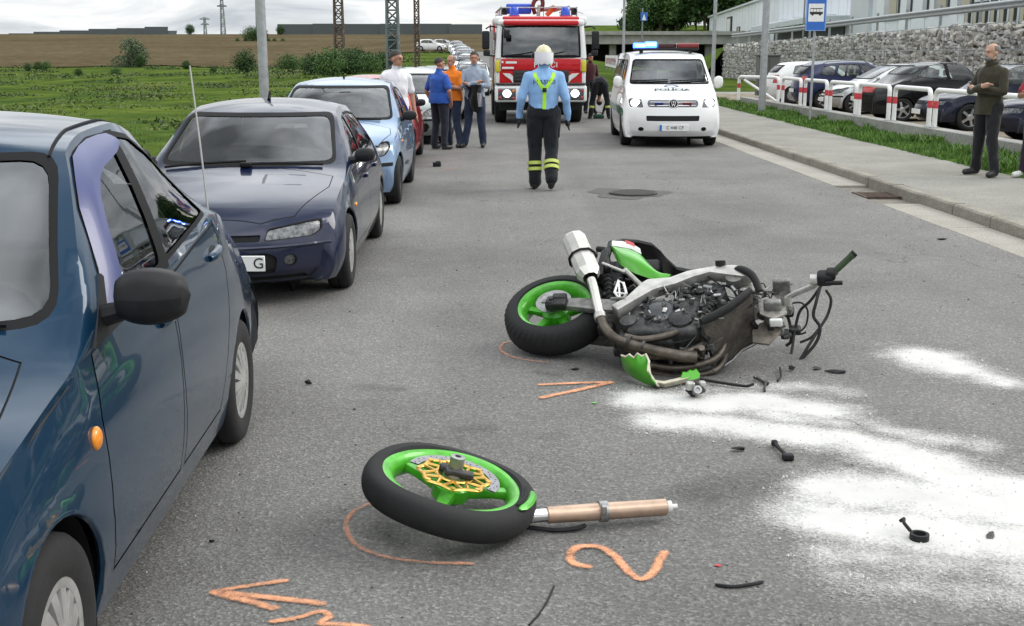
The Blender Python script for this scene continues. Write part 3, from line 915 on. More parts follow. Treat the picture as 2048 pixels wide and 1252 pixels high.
def bwin(y, z, w, h, blind):
    b = MB(); b.box((-.03, y, z), (.1, w, h)); f = b.build('window', FRAME_D, bd)
    b = MB(); b.box((-.09, y, z), (.03, w - .16, h - .16)); b.build('pane', GL_B, f)
    if blind:
        b = MB(); b.box((-.12, y - .15 * w, z), (.02, w * .5, h - .2)); b.build('blind', BLIND, f)
for (y, w, bl_) in ((-118.5, 3.6, 1), (-122.6, 1.0, 0), (-126, 1.0, 0), (-129, 2.6, 1), (-133, 2.4, 1)):
    bwin(y, 4.5, w, 1.5, bl_)
for k in range(7): bwin(-133.5 - k * 1.25, 3.55, .8, 1.2, 1)
bwin(-40, 4.4, 3.2, 1.6, 1); bwin(-30, 3.4, 2, 1.8, 0); bwin(-36, 3.4, 2.4, 1.8, 0); bwin(-45, 3.9, 2.2, 1.4, 0)
b = MB(); b.box((-.1, -30, 5.4), (.2, 5.0, 2.6)); b.build('sign_board', FRAME_D, bd)
b = MB(); b.box((-.22, -30, 5.6), (.06, 3.6, 1.7)); b.build('sign_panel', WHITE_P, bd)

# --- masts in front of the building
for i, (x, y, z, h, r) in enumerate(((20.5, 78, 2.5, 7, .06), (22, 96, 2.5, 8, .07), (18.9, 33.0, 2.9, 7, .13))):
    t = thing('terrace_mast', ['thin grey mast behind the guardrail near the hall sign', 'thin grey mast in front of the far end of the white hall', 'stout grey mast behind the guardrail above the man in brown'][i], 'mast', (x, y, z), 0, 'masts on the terrace')
    b = MB(); b.tube([(0, 0, 0), (0, 0, h)], [r, r * .7], 10); b.build('mast', GALV_D, t)
    b = MB(); b.box((0, 0, .02), (r * 4, r * 4, .04)); b.build('base_plate', GALV_D, t)

# --- overpass behind the fire engine
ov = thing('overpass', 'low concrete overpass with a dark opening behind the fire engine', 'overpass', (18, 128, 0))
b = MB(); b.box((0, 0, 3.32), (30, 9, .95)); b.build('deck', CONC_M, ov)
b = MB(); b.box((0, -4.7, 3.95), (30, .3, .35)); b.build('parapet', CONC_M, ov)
b = MB(); b.box((0, 4.2, 1.4), (30, .5, 3.0)); b.build('opening_shade', mat('underpass_shade', (.035, .033, .03), .9), ov)  # near-black sheet; the shade under the deck is put into its colour
for xx in (-14, -5, 5, 14):
    b = MB(); b.rbox((xx, -3, 1.3), (.7, .9, 3.2), .05, seg=1); b.build('pier', CONC_M, ov)
ob = MB(); ob.grid([[(4, 133, 4.1), (10, 133, 4.3), (33, 133, 4.3)], [(4, 170, 3.4), (10, 170, 4.4), (33, 170, 5)], [(4, 215, 4.0), (12, 215, 5.4), (40, 215, 6.2)]])
tag(ob.build('embankment', GRASS_M, recalc=False), kind='structure')
# parapet with a banner along the side road
pb = thing('parapet_wall', 'pale parapet wall carrying a white banner beside the road', 'parapet', (6.9, 66, 0))
b = MB(); b.add([(0, -10, 0), (.3, -10, 0), (.3, -10, 1.05), (0, -10, 1.05), (1.2, 10, 0), (1.5, 10, 0), (1.5, 10, 1.05), (1.2, 10, 1.05)], [(0, 1, 2, 3), (7, 6, 5, 4), (0, 4, 5, 1), (1, 5, 6, 2), (2, 6, 7, 3), (3, 7, 4, 0)])
b.build('wall', CONC_M, pb)
bn = thing('banner', 'white banner with dark red lettering on the parapet behind the van', 'banner', (6.9, 66, 0))
b = MB(); b.box((-.12, 0, 1.42), (.03, 15, .62), rz=math.atan(-.06)); b.build('cloth', WHITE_P, bn)
BRED = mat('banner_red', (.22, .03, .05), .6)
b = MB()
r9 = random.Random(5)
for k in range(12):
    yy = -6.3 + k * 1.08; xx = .06 * yy - .145
    for q in range(3):
        b.box((xx, yy + (q - 1) * .28, 1.42 + (r9.uniform(-.1, .1) if q == 1 else 0)), (.012, .14, .36 if q != 1 else .12), rz=math.atan(-.06))
b.build('lettering', BRED, bn)
for yy in (-7, -2.3, 2.4, 7):
    b = MB(); b.bar((.06 * yy - .06, yy, .9), (.06 * yy - .06, yy, 1.76), .03, n=8); b.build('rail_post', GALV_D, bn)
# small round blue road sign far behind
rs = thing('road_sign', 'small square blue road sign on a thin pole below the wooded hill', 'road sign', (11.3, 88, zt(11.3, 88)))
b = MB(); b.bar((0, 0, 0), (0, 0, 4.6), .05, n=8); b.build('pole', GALV_D, rs)
b = MB(); b.rbox((.1, -.08, 4.0), (.5, .03, .6), .01, seg=1); b.build('sign_panel', SB, rs)
b = MB(); b.prism([(-.05, 3.75), (.25, 3.75), (.1, 4.2)], (-.1, -.096), axis='y'); b.build('symbol', WHITE_P, rs)

# --- hill wood
r4 = random.Random(21); nt_ = 0
for i in range(46):
    px = r4.uniform(1245, 1640); Yd = r4.uniform(205, 275) if i < 34 else r4.uniform(196, 206)
    x = (px - 975) / 2350 * Yd
    g = 7.5 * float(sstep(0, 40, px - 1225)) * .55 + (px - 1240) * .006
    z = max(zt(x, Yd), 4.0) + g * .5 - 2.6
    plant('tree', 'dense green tree in the wood on the hill behind the white hall' if x > 38 else 'dense green tree in the wood on the hill above the overpass', 'tree', (x, Yd, z), TM[i % 4], r4.uniform(.95, 1.5) * (.62 + .4 * float(sstep(1230, 1330, px))), r4.uniform(0, 6), 'trees of the hill wood')
BUSHM = [tree_mesh(31, 3, 4.2, 'mid', 4200, .10, .06), tree_mesh(32, 3.2, 3.6, 'dark', 4200, .10, .05), tree_mesh(33, 4.4, 4, 'grey', 4600, .11, .06)]
def bush(px, Yd, k, sc, label, dz=0):
    x = (px - 975) / 2350 * Yd
    plant('bush', label, 'bush', (x, Yd, zt(x, Yd) + dz), BUSHM[k], sc, r4.uniform(0, 6), 'bushes in the meadow')
bush(280, 140, 2, .98, 'grey green round bush standing tallest at the edge of the brown field', -1.0)
bush(300, 138, 1, .45, 'dark low bush at the foot of the grey green round bush')
bush(116, 138, 0, .35, 'small green bush at the field edge in the far left meadow')
bush(102, 128, 1, .35, 'small dark bush just below the field edge at far left')
bush(82, 118, 1, .26, 'tiny dark bush low in the far left meadow')
for i, (px, Yd, k, sc) in enumerate(((505, 110, 1, .62), (640, 84, 1, .62), (668, 80, 0, .72), (700, 82, 1, .7), (735, 84, 0, .6), (718, 100, 1, .7), (628, 102, 0, .6), (590, 96, 0, .45), (388, 136, 1, .3), (440, 128, 1, .22), (770, 90, 1, .4), (6, 130, 1, .3), (250, 112, 0, .25), (180, 110, 1, .22))):
    bush(px, Yd, k, sc * (1.0 if 600 < px < 760 else 1.15), ['dark bush left of the thick lamp post', 'dense green bush, leftmost of the thicket below the rusty lattice pylon', 'broad green bush in the thicket below the rusty lattice pylon', 'dark bush right under the rusty lattice pylon', 'green bush at the right end of the thicket', 'dark bush behind the thicket at the pylon foot', 'green bush behind the left of the thicket', 'small bush between lamp post and thicket', 'small dark bush on the field edge above the hatchback aerial', 'tiny bush in the meadow above the navy hatchback roof', 'small dark bush by the grey lattice pylon', 'dark bush at the far left border of the meadow', 'low bush in the middle of the left meadow', 'tiny dark bush in the left meadow'][i], -.55 if 600 < px < 760 else -.15)

# --- solar park on the ridge
PANEL = mat('solar_panel_back', (.022, .032, .030), .5, var=.25, vscale=1.5)
def solar_table(px0, px1, ytop, ybot, Yd, label, legs=6):
    s = 2350 / Yd * .977
    x0, x1 = (px0 - 975) / 2350 * Yd, (px1 - 975) / 2350 * Yd
    zb = CAM_H + (110 - ybot) / s * .977; ztp = CAM_H + (110 - ytop) / s * .977
    t = thing('solar_table', label, 'solar panels', ((x0 + x1) / 2, Yd, zt((x0 + x1) / 2, Yd)), 0, 'solar panel tables on the ridge')
    g = t.location.z; L = x1 - x0; h = ztp - zb
    b = MB(); b.add([(-L / 2, -.8, zb - g + h * .1), (L / 2, -.8, zb - g + h * .1), (L / 2, .5, ztp - g), (-L / 2, .5, ztp - g), (-L / 2, -.72, zb - g + h * .05), (L / 2, -.72, zb - g + h * .05), (L / 2, .58, ztp - g - .06), (-L / 2, .58, ztp - g - .06)],
        [(0, 1, 2, 3), (7, 6, 5, 4), (0, 4, 5, 1), (1, 5, 6, 2), (2, 6, 7, 3), (3, 7, 4, 0)])
    b.build('panel', PANEL, t)
    for k in range(legs):
        xx = -L / 2 + L * (k + .5) / legs
        b = MB(); b.bar((xx, 0, -.3), (xx, 0, zb - g + h * .6), .09, n=6); b.build('leg', GALV_D, t)
pos_w = ['leftmost', 'second', 'third', 'fourth', 'fifth', 'sixth']
steps = [(-10, 52, 71.5, 83), (50, 102, 69, 82), (98, 152, 66, 80), (148, 208, 63.5, 78), (204, 262, 60.5, 76), (258, 322, 59, 75), (312, 357, 56.5, 73)]
for i, s_ in enumerate(steps):
    solar_table(s_[0], s_[1], s_[2], s_[3] + 4, 418 - i * 1.5, 'dark solar panel table on the left ridge, ' + (pos_w[i] + ' of the row' if i < 6 else 'the end one with the overhanging tip'))
solar_table(345, 374, 64, 73, 409, 'short dark solar table just past the overhanging end of the left row', 3)
st2 = [(568, 640, 51.5, 67), (636, 700, 50.5, 66.5), (696, 770, 51, 67), (766, 840, 50.5, 66.5), (836, 905, 50.5, 66), (900, 965, 51.5, 65)]
for i, s_ in enumerate(st2):
    solar_table(s_[0], s_[1], s_[2], s_[3] + 9, 415 - i, 'dark solar panel table behind the pylons, ' + pos_w[i] + ' of that row from left', 8)
bush(400, 405, 1, 1.1, 'dark bush on the ridge beside the end of the left solar row')
bush(575, 408, 1, 1.0, 'dark bush on the ridge at the start of the middle solar row')
# hedge strip in the field behind the lamp post
hx = [(px - 975) / 2350 * 300 for px in (490, 505, 520, 535, 548, 560, 575)]
for i, x in enumerate(hx):
    plant('bush', 'low green bush in a strip inside the brown field behind the lamp post', 'bush', (x, 300 + i * .3, zt(x, 300) - .3), BUSHM[i % 2], .36 if i not in (2, 3) else 1.25, i, 'bushes in the field strip')

# --- pylons
def lattice(x, y, z, h, w0, w1, m, label, arms=(), n=8, r=.05, name='lattice_pylon', top=True):
    t = thing(name, label, 'pylon', (x, y, z), 0, 'steel pylons')
    b = MB()
    c = [(-1, -1), (1, -1), (1, 1), (-1, 1)]
    for a in c: b.bar((a[0] * w0 / 2, a[1] * w0 / 2, -.5), (a[0] * w1 / 2, a[1] * w1 / 2, h), r, n=5)
    b.build('leg_frame', m, t)
    b = MB()
    for k in range(n):
        za, zb_ = h * k / n, h * (k + 1) / n
        wa, wb = w0 + (w1 - w0) * k / n, w0 + (w1 - w0) * (k + 1) / n
        for i in range(4):
            p, q = c[i], c[(i + 1) % 4]
            if k % 2: p, q = q, p
            b.bar((p[0] * wa / 2, p[1] * wa / 2, za), (q[0] * wb / 2, q[1] * wb / 2, zb_), r * .6, n=4)
            b.bar((p[0] * wb / 2, p[1] * wb / 2, zb_), (q[0] * wb / 2, q[1] * wb / 2, zb_), r * .5, n=4)
    b.build('lattice_bracing', m, t)
    for (az, al) in arms:
        b = MB(); b.box((0, 0, az), (al, w1 * .6, r * 3)); b.bar((-al / 2, 0, az), (0, 0, az + al * .2), r * .8, n=4); b.bar((al / 2, 0, az), (0, 0, az + al * .2), r * .8, n=4)
        b.build('cross_arm', m, t)
RUST = mat('rusty_steel', (.105, .075, .06), .8, .2, var=.35, vscale=4)
GRNS = mat('green_grey_steel', (.14, .165, .165), .6, .3, var=.25, vscale=4)
def atpx(px, Yd): return (px - 975) / 2350 * Yd
lattice(atpx(687, 92), 92, zt(atpx(687, 92), 92), 6.0, .72, .56, RUST, 'rusty brown lattice pylon rising from the green thicket', ((5.75, 1.25),), 10, .075)
lattice(atpx(791, 62), 62, zt(atpx(791, 62), 62), 9, .62, .46, GRNS, 'thick grey green lattice pylon just left of the man in the white shirt', ((7, 2.0),), 18, .07)
b = MB(); b.box((atpx(791, 62), 62, 1.2), (.36, .3, 3.0)); cb_ = b.build('pylon_cabinet', mat('dark_green_box', (.03, .06, .055), .6)); tag(cb_, 'dark green box fixed in the foot of the thick lattice pylon', 'box')
lattice(atpx(838, 84), 84, zt(atpx(838, 84), 84), 11, .32, .26, RUST, 'thin dark lattice pylon above the man in the blue shirt', (), 22, .06)
lattice(atpx(463.5, 620), 620, 6, 26, 2.6, .9, GALV_D, 'far grey lattice pylon on the skyline, taller of the pair', ((24, 6), (20, 5)), 12, .22)
lattice(atpx(429, 720), 720, 5, 18.5, 2.2, .9, GALV_D, 'far grey pylon on the skyline, left and shorter of the pair', ((17.5, 6), (14.5, 5)), 10, .2)
lattice(atpx(408, 900), 900, 4, 13, 1.6, .8, GALV_D, 'tiny far pylon on the skyline beside the ridge bush', (), 6, .2)
lattice(atpx(530, 640), 640, 6, 27, 1.6, .7, GALV_D, 'slim far pylon on the skyline left of the thick lamp post', ((26, 5),), 12, .18)

# --- manhole with its tar patch in the road
tp = MB()
pts = []
for k in range(40):
    a = k / 40 * 2 * math.pi
    rr = (1 + .16 * math.sin(3 * a + 1) + .09 * math.sin(7 * a)); pts.append((1.80 + .50 * rr * math.cos(a), 15.15 + .58 * rr * math.sin(a)))
tp.add([(1.8, 15.15, .004)] + [(x, y, .004) for x, y in pts], [(0, 1 + k, 1 + (k + 1) % 40) for k in range(40)])
tag(tp.build('tar_patch', mat('tar', (.07, .068, .065), .75, var=.4, vscale=14, bump=.5, bscale=90), recalc=False), kind='structure')
mh = thing('manhole_cover', 'round iron manhole cover in a dark tar patch near the firefighter', 'manhole cover', (1.87, 15.1, .006))
b = MB(); b.lathe([(.0, .31), (.018, .31), (.02, .30), (.012, .29), (.012, 0)], 40, axis='z'); b.build('cover', mat('manhole_iron', (.075, .07, .066), .7, .4, var=.3, vscale=20), mh)
b = MB()
for k in range(-4, 5):
    L = math.sqrt(max(.01, .27 ** 2 - (k * .058) ** 2))
    b.box((0, k * .058, .014), (2 * L, .022, .01))
b.build('tread_ribs', mat('manhole_iron'if False else 'manhole_rib', (.10, .095, .09), .6, .5), mh)
# ================================================================== CARS
from mathutils.bvhtree import BVHTree
TYRE = mat('tyre_rubber', (.012, .012, .0125), .85, var=.35, vscale=18, bump=.15, bscale=60)
TYRE_D = mat('tyre_dusty', (.040, .038, .036), .85, var=.4, vscale=9)
HUBCAP = mat('hubcap_silver', (.42, .42, .41), .42, .45, var=.2, vscale=14)
ALLOY = mat('alloy_silver', (.55, .56, .57), .3, .8, var=.15, vscale=12)
STEELW = mat('steel_wheel_black', (.03, .03, .032), .6)
TRIM = mat('rubber_trim', (.010, .010, .011), .6, spec=.15)
BUMP_PL = mat('grey_bumper_plastic', (.05, .05, .053), .6, var=.2, vscale=10)
INTER = mat('car_interior', (.035, .036, .038), .85, var=.3, vscale=6)
SEATM = mat('seat_fabric', (.06, .062, .068), .9, var=.3, vscale=9)
CHROME = mat('chrome', (.75, .76, .77), .12, 1.0)
REFL = mat('lamp_reflector', (.12, .125, .13), .28, .6, var=.7, vscale=24)
LENS = glass('lamp_lens', (.82, .86, .86), 1.5)
AMBER = mat('amber_lens', (.80, .26, .015), .25, coat=.6)
REDL = mat('red_lamp', (.42, .012, .012), .25, coat=.6)
GLASS_W = glass('windscreen_glass', (.62, .68, .66), 2.15)
GLASS_S = glass('side_window_glass', (.68, .74, .72), 1.55)
GLASS_D = glass('dark_window_glass', (.10, .11, .12), 1.6)
PLATE_W = mat('plate_white', (.72, .73, .72), .45)
PLATE_B = mat('plate_black', (.012, .012, .014), .5)

def convex_planes(poly, view):
    """outward planes of a convex polygon (any winding)"""
    n = len(poly); A = sum(poly[i][0] * poly[(i + 1) % n][1] - poly[(i + 1) % n][0] * poly[i][1] for i in range(n))
    P = poly if A > 0 else poly[::-1]
    out = []
    for i in range(n):
        (a, b), (c, d) = P[i], P[(i + 1) % n]
        nx, ny = d - b, -(c - a)
        L = math.hypot(nx, ny)
        if L < 1e-7: continue
        nx /= L; ny /= L
        if view == 'side': out.append((Vector((0, a, b)), Vector((0, nx, ny))))
        elif view == 'front': out.append((Vector((a, 0, b)), Vector((nx, 0, ny))))
        else: out.append((Vector((a, b, 0)), Vector((nx, ny, 0))))
    return out
def inset(poly, d):
    """offset a convex polygon inwards by d (negative: outwards)"""
    n = len(poly); A = sum(poly[i][0] * poly[(i + 1) % n][1] - poly[(i + 1) % n][0] * poly[i][1] for i in range(n))
    P = poly if A > 0 else poly[::-1]
    L = []
    for i in range(n):
        (a, b), (c, e) = P[i], P[(i + 1) % n]
        nx, ny = -(e - b), (c - a); q = math.hypot(nx, ny) or 1e-9
        L.append((a + nx / q * d, b + ny / q * d, c - a, e - b))
    R_ = []
    for i in range(n):
        x1, y1, dx1, dy1 = L[i - 1]; x2, y2, dx2, dy2 = L[i]
        den = dx1 * dy2 - dy1 * dx2
        if abs(den) < 1e-9: R_.append((x2, y2)); continue
        t = ((x2 - x1) * dy2 - (y2 - y1) * dx2) / den
        R_.append((x1 + dx1 * t, y1 + dy1 * t))
    return R_
def inset_c(poly, d):
    xs = [p[0] for p in poly]; zs = [p[1] for p in poly]; cx, cz = (min(xs) + max(xs)) / 2, (min(zs) + max(zs)) / 2
    kx, kz = 1 - 2 * d / (max(xs) - min(xs)), 1 - 2 * d / (max(zs) - min(zs))
    return [(cx + (x - cx) * kx, cz + (z - cz) * kz) for x, z in poly]
def rnd(poly, r, seg=4):
    """round the corners of a convex polygon"""
    out = []; n = len(poly)
    for i in range(n):
        p = Vector(poly[i]); a = Vector(poly[i - 1]); c = Vector(poly[(i + 1) % n])
        da, dc = (a - p), (c - p); q = min(r, da.length * .45, dc.length * .45)
        s, e = p + da.normalized() * q, p + dc.normalized() * q
        for k in range(seg + 1):
            t = k / seg
            out.append(tuple((1 - t) ** 2 * s + 2 * t * (1 - t) * p + t * t * e))
    return out
def arch_poly(y0, z0, r, zlow=-.2, n=18):
    return [(y0 + r * math.cos(math.pi * k / n), z0 + r * math.sin(math.pi * k / n)) for k in range(n + 1)] + [(y0 - r, zlow), (y0 + r, zlow)]

class Car:
    COLS = ('yc', 'b', 'zc', 'za', 'xa', 'zs', 'ws', 'wm', 'zb')
    def __init__(s, keys, n=74, NS=9, NG=6, NT=9, sub=1.0, crown=2.2, sill=.05, cornerp=2.4):
        K = np.array(keys, float)
        d = np.r_[0, np.cumsum(np.sqrt(np.diff(K[:, 0]) ** 2 + np.diff(K[:, 2]) ** 2) + .02)]
        q = np.unique(np.r_[np.linspace(0, d[-1], n), d])
        V = np.stack([pchip(d, K[:, i], q) for i in range(9)], 1)
        bm = bmesh.new(); s.bm = bm
        s.zone = bm.faces.layers.int.new('zone'); s.tag = bm.faces.layers.int.new('tag')
        rows = []
        for (yc, b, zc, za, xa, zs, ws, wm, zb) in V:
            half = []
            for j in range(NS):
                t = j / (NS - 1)
                wl = wm - sill
                x = wm - (wm - wl) * (1 - t / .42) ** 2 if t < .42 else wm - (wm - ws) * ((t - .42) / .58) ** 2.3
                half.append((x, yc + b, zb + (zs - zb) * t))
            for j in range(1, NG):
                t = j / (NG - 1); k = min(1, (za - zs) / .15)
                half.append((ws + (xa - ws) * t + .022 * 4 * t * (1 - t) * k - .0 * k, yc + b, zs + (za - zs) * t))
            for j in range(1, NT):
                u = 1 - j / (NT - 1)
                half.append((xa * u, yc + b * abs(u) ** cornerp, za + (zc - za) * (1 - abs(u) ** crown)))
            rows.append(half)
        M = len(rows[0]); s.V = V
        grid = []
        for half in rows:
            r = [bm.verts.new(p) for p in half]
            l = [bm.verts.new((-p[0], p[1], p[2])) for p in half[:-1]]
            grid.append((r, l))
        for i in range(len(grid) - 1):
            (r0, l0), (r1, l1) = grid[i], grid[i + 1]
            L0 = l0 + [r0[-1]]; L1 = l1 + [r1[-1]]
            for j in range(M - 1):
                z = 0 if j < NS - 1 else (1 if j < NS + NG - 2 else 2)
                f = bm.faces.new((r0[j], r1[j], r1[j + 1], r0[j + 1])); f[s.zone] = z
                f = bm.faces.new((L0[j + 1], L1[j + 1], L1[j], L0[j])); f[s.zone] = z
        bmesh.ops.remove_doubles(bm, verts=bm.verts, dist=2e-4)
        bad = [f for f in bm.faces if f.calc_area() < 1e-9]
        if bad: bmesh.ops.delete(bm, geom=bad, context='FACES_ONLY')
        bmesh.ops.recalc_face_normals(bm, faces=bm.faces)
        s.bvh = BVHTree.FromBMesh(bm)
        s.tags = {0: None}
        s.info = {}
    def hit(s, o, d):
        p, nrm, i, dist = s.bvh.ray_cast(Vector(o), Vector(d).normalized())
        return p, nrm
    def sx(s, y, z, side=1):
        p, n_ = s.hit((side * 2, y, z), (-side, 0, 0))
        return (p, n_ if n_.x * side > 0 else -n_) if p else (Vector((side * .7, y, z)), Vector((side, 0, 0)))
    def fy(s, x, z, sgn=-1):
        p, n_ = s.hit((x, sgn * 4, z), (0, -sgn, 0))
        return (p, n_ if n_.y * sgn > 0 else -n_) if p else (Vector((x, sgn * 2, z)), Vector((0, sgn, 0)))
    def tz(s, x, y):
        p, n_ = s.hit((x, y, 4), (0, 0, -1))
        return (p, n_ if n_.z > 0 else -n_) if p else (Vector((x, y, .8)), Vector((0, 0, 1)))
    def cut(s, poly, view, zones, name, side=0, yr=(-9, 9), base=None):
        """faces of the shell inside the polygon get their own tag; base: only take faces that carry that tag"""
        bm = s.bm; tid = len(s.tags); s.tags[tid] = name
        ys_ = [p[0] for p in poly] if view == 'side' else None
        S = []
        xs_ = [p[0] for p in poly]; lo, hi = min(xs_), max(xs_); zl, zh = min(p[1] for p in poly), max(p[1] for p in poly)
        for f in bm.faces:
            if f[s.zone] not in zones: continue
            if base is not None and f[s.tag] not in base: continue
            c = f.calc_center_median()
            if side and c.x * side < 0.02: continue
            if not (yr[0] < c.y < yr[1]): continue
            a = [(v.co.y, v.co.z) if view == 'side' else ((v.co.x, v.co.z) if view == 'front' else (v.co.x, v.co.y)) for v in f.verts]
            if max(q[0] for q in a) < lo or min(q[0] for q in a) > hi or max(q[1] for q in a) < zl or min(q[1] for q in a) > zh: continue
            S.append(f)
        for co, no in convex_planes(poly, view):
            if not S: break
            geom = set(S)
            for f in S: geom.update(f.edges); geom.update(f.verts)
            r = bmesh.ops.bisect_plane(bm, geom=list(geom), dist=1e-6, plane_co=co, plane_no=no)
            F = set(g for g in r['geom'] if isinstance(g, bmesh.types.BMFace))
            F.update(f for f in S if f.is_valid)
            S = [f for f in F if (f.calc_center_median() - co).dot(no) < 0]
        for f in S: f[s.tag] = tid
        return tid
    def finish(s, parent, spec, body_name='body', sharp=33):
        """spec: tag name -> (object name, material, parent key or None, inset depth, label); untagged faces -> body"""
        bm = s.bm
        bmesh.ops.delete(bm, geom=[f for f in bm.faces if s.tags[f[s.tag]] == 'DELETE'], context='FACES')
        me = bpy.data.meshes.new('tmp'); bm.to_mesh(me)
        for p in me.polygons: p.use_smooth = True
        me.set_sharp_from_angle(angle=R(sharp))
        nl = len(me.loops); cn = np.zeros(nl * 3); me.corner_normals.foreach_get('vector', cn); cn = cn.reshape(-1, 3)
        co = np.zeros(len(me.vertices) * 3); me.vertices.foreach_get('co', co); co = co.reshape(-1, 3)
        tagv = np.zeros(len(me.polygons), np.int32); me.attributes['tag'].data.foreach_get('value', tagv)
        groups = {}
        for p in me.polygons:
            groups.setdefault(s.tags[tagv[p.index]], []).append((list(p.vertices), p.loop_start))
        objs = {}
        order = [None] + [k for k in spec]
        for nm in order:
            if nm not in groups: continue
            name, m, par, dep, label = (body_name, spec['__body__'], None, 0, None) if nm is None else spec[nm]
            idx = {}; vs = []; fs = []; ns = []; nacc = {}
            for verts, ls in groups[nm]:
                f = []
                for k, v in enumerate(verts):
                    if v not in idx:
                        idx[v] = len(vs); vs.append(co[v].copy()); nacc[idx[v]] = np.zeros(3)
                    f.append(idx[v]); ns.append(cn[ls + k]); nacc[idx[v]] += cn[ls + k]
                fs.append(f)
            if dep:
                for i in range(len(vs)):
                    q = nacc[i]; L = np.linalg.norm(q) or 1
                    vs[i] = vs[i] - q / L * dep
            m2 = bpy.data.meshes.new(name); m2.from_pydata([tuple(v) for v in vs], [], fs)
            for p in m2.polygons: p.use_smooth = True
            m2.materials.append(m)
            m2.normals_split_custom_set([tuple(n_) for n_ in ns])
            o = bpy.data.objects.new(name, m2); link(o)
            o.parent = objs[par] if par is not None and par in objs else (par if isinstance(par, bpy.types.Object) else parent)
            if label: o['label'] = label
            objs[nm] = o
        LV, LF = [], []     # trim lining on the inside of the shell
        for nm in groups:
            if nm is None or str(nm).startswith('door'):
                for verts, ls in groups[nm]:
                    o_ = len(LV); LV += [tuple(co[v] - cn[ls + k] * .018) for k, v in enumerate(verts)]; LF.append(tuple(range(o_, o_ + len(verts))))
        b = MB(); b.add(LV, LF, 0, False); b.build('interior_lining', INTER, parent, recalc=False)
        bpy.data.meshes.remove(me); bm.free()
        return objs

# ---- wheels
_wheel_cache = {}
def wheel_meshes(r, w, style, rim):
    key = (r, w, style)
    if key in _wheel_cache: return _wheel_cache[key]
    b = MB(); rr = rim
    prof = [(-w * .46, rr - .01), (-w * .5, rr + .012), (-w * .52, (rr + r) / 2), (-w * .47, r - .02), (-w * .36, r - .004), (-w * .2, r), (-.008, r), (-.006, r - .008), (.006, r - .008), (.008, r), (w * .2, r), (w * .36, r - .004),
            (w * .47, r - .02), (w * .52, (rr + r) / 2), (w * .5, rr + .012), (w * .46, rr - .01)]
    b.lathe(prof, 44)
    ty = b.build('tyre', TYRE, recalc=True).data
    b = MB()
    b.lathe([(w * .47, rr), (w * .44, rr - .012), (w * .30, rr - .02), (-w * .4, rr - .03)], 40, 0)
    dk = w * .22
    b.lathe([(dk, rr - .02), (dk, .0)], 32, 1)
    if style == 'steel':
        b.lathe([(w * .44, rr - .012), (w * .3, rr * .72), (w * .34, rr * .6), (w * .26, rr * .36), (w * .33, rr * .3), (w * .33, 0)], 32, 0)
    else:
        ns = {'multi': 13, 'cap': 9, 'five': 5, 'seven': 7}[style]
        face = w * .46
        if style in ('multi', 'cap'):
            b.lathe([(face - .004, rr - .003), (face, rr - .02), (face - .004, rr * .80), (face - .022, rr * .79)], 40, 0)
        b.lathe([(face - .03, rr * .36), (face + .004, rr * .33), (face + .012, rr * .2), (face + .014, 0)], 28, 0)
        for k in range(ns):
            a = 2 * math.pi * k / ns
            ca, sa = math.cos(a), math.sin(a)
            wd0, wd1 = {'multi': (.017, .026), 'cap': (.03, .045), 'five': (.034, .03), 'seven': (.022, .022)}[style]
            r0, r1 = rr * .3, rr * (.84 if style in ('multi', 'cap') else .96)
            vs = []
            for rad, hw, dx in ((r0, wd0, .006), ((r0 + r1) / 2, (wd0 + wd1) / 2, .002), (r1, wd1, -.006)):
                for (sgn, xx) in ((-1, face + dx - .028), (-.8, face + dx), (.8, face + dx), (1, face + dx - .028)):
                    q = sgn * hw
                    vs.append((xx, rad * ca - q * sa, rad * sa + q * ca))
            fs = []
            for i in range(2):
                for j in range(3): fs.append((i * 4 + j, i * 4 + j + 1, (i + 1) * 4 + j + 1, (i + 1) * 4 + j))
            b.add(vs, fs, 0, False)
    rm = {'steel': STEELW, 'multi': HUBCAP, 'cap': HUBCAP, 'five': ALLOY, 'seven': ALLOY}[style]
    hm = b.build('hubcap', [rm, DARKM], recalc=True).data
    for o in list(bpy.data.objects):
        if o.data in (ty, hm): bpy.data.objects.remove(o)
    _wheel_cache[key] = (ty, hm); return ty, hm
def add_wheel(parent, x, y, r, w, style, rim, steer=0.0):
    we = empty('wheel', parent, (x, y, r), (0, 0, (math.pi if x < 0 else 0) + steer))
    for nm, me in zip(('tyre', 'hubcap' if style in ('multi', 'cap') else 'rim'), wheel_meshes(r, w, style, rim)):
        o = link(bpy.data.objects.new(nm, me)); o.parent = we; o.rotation_euler = (rng.uniform(0, 6), 0, 0)
    return we

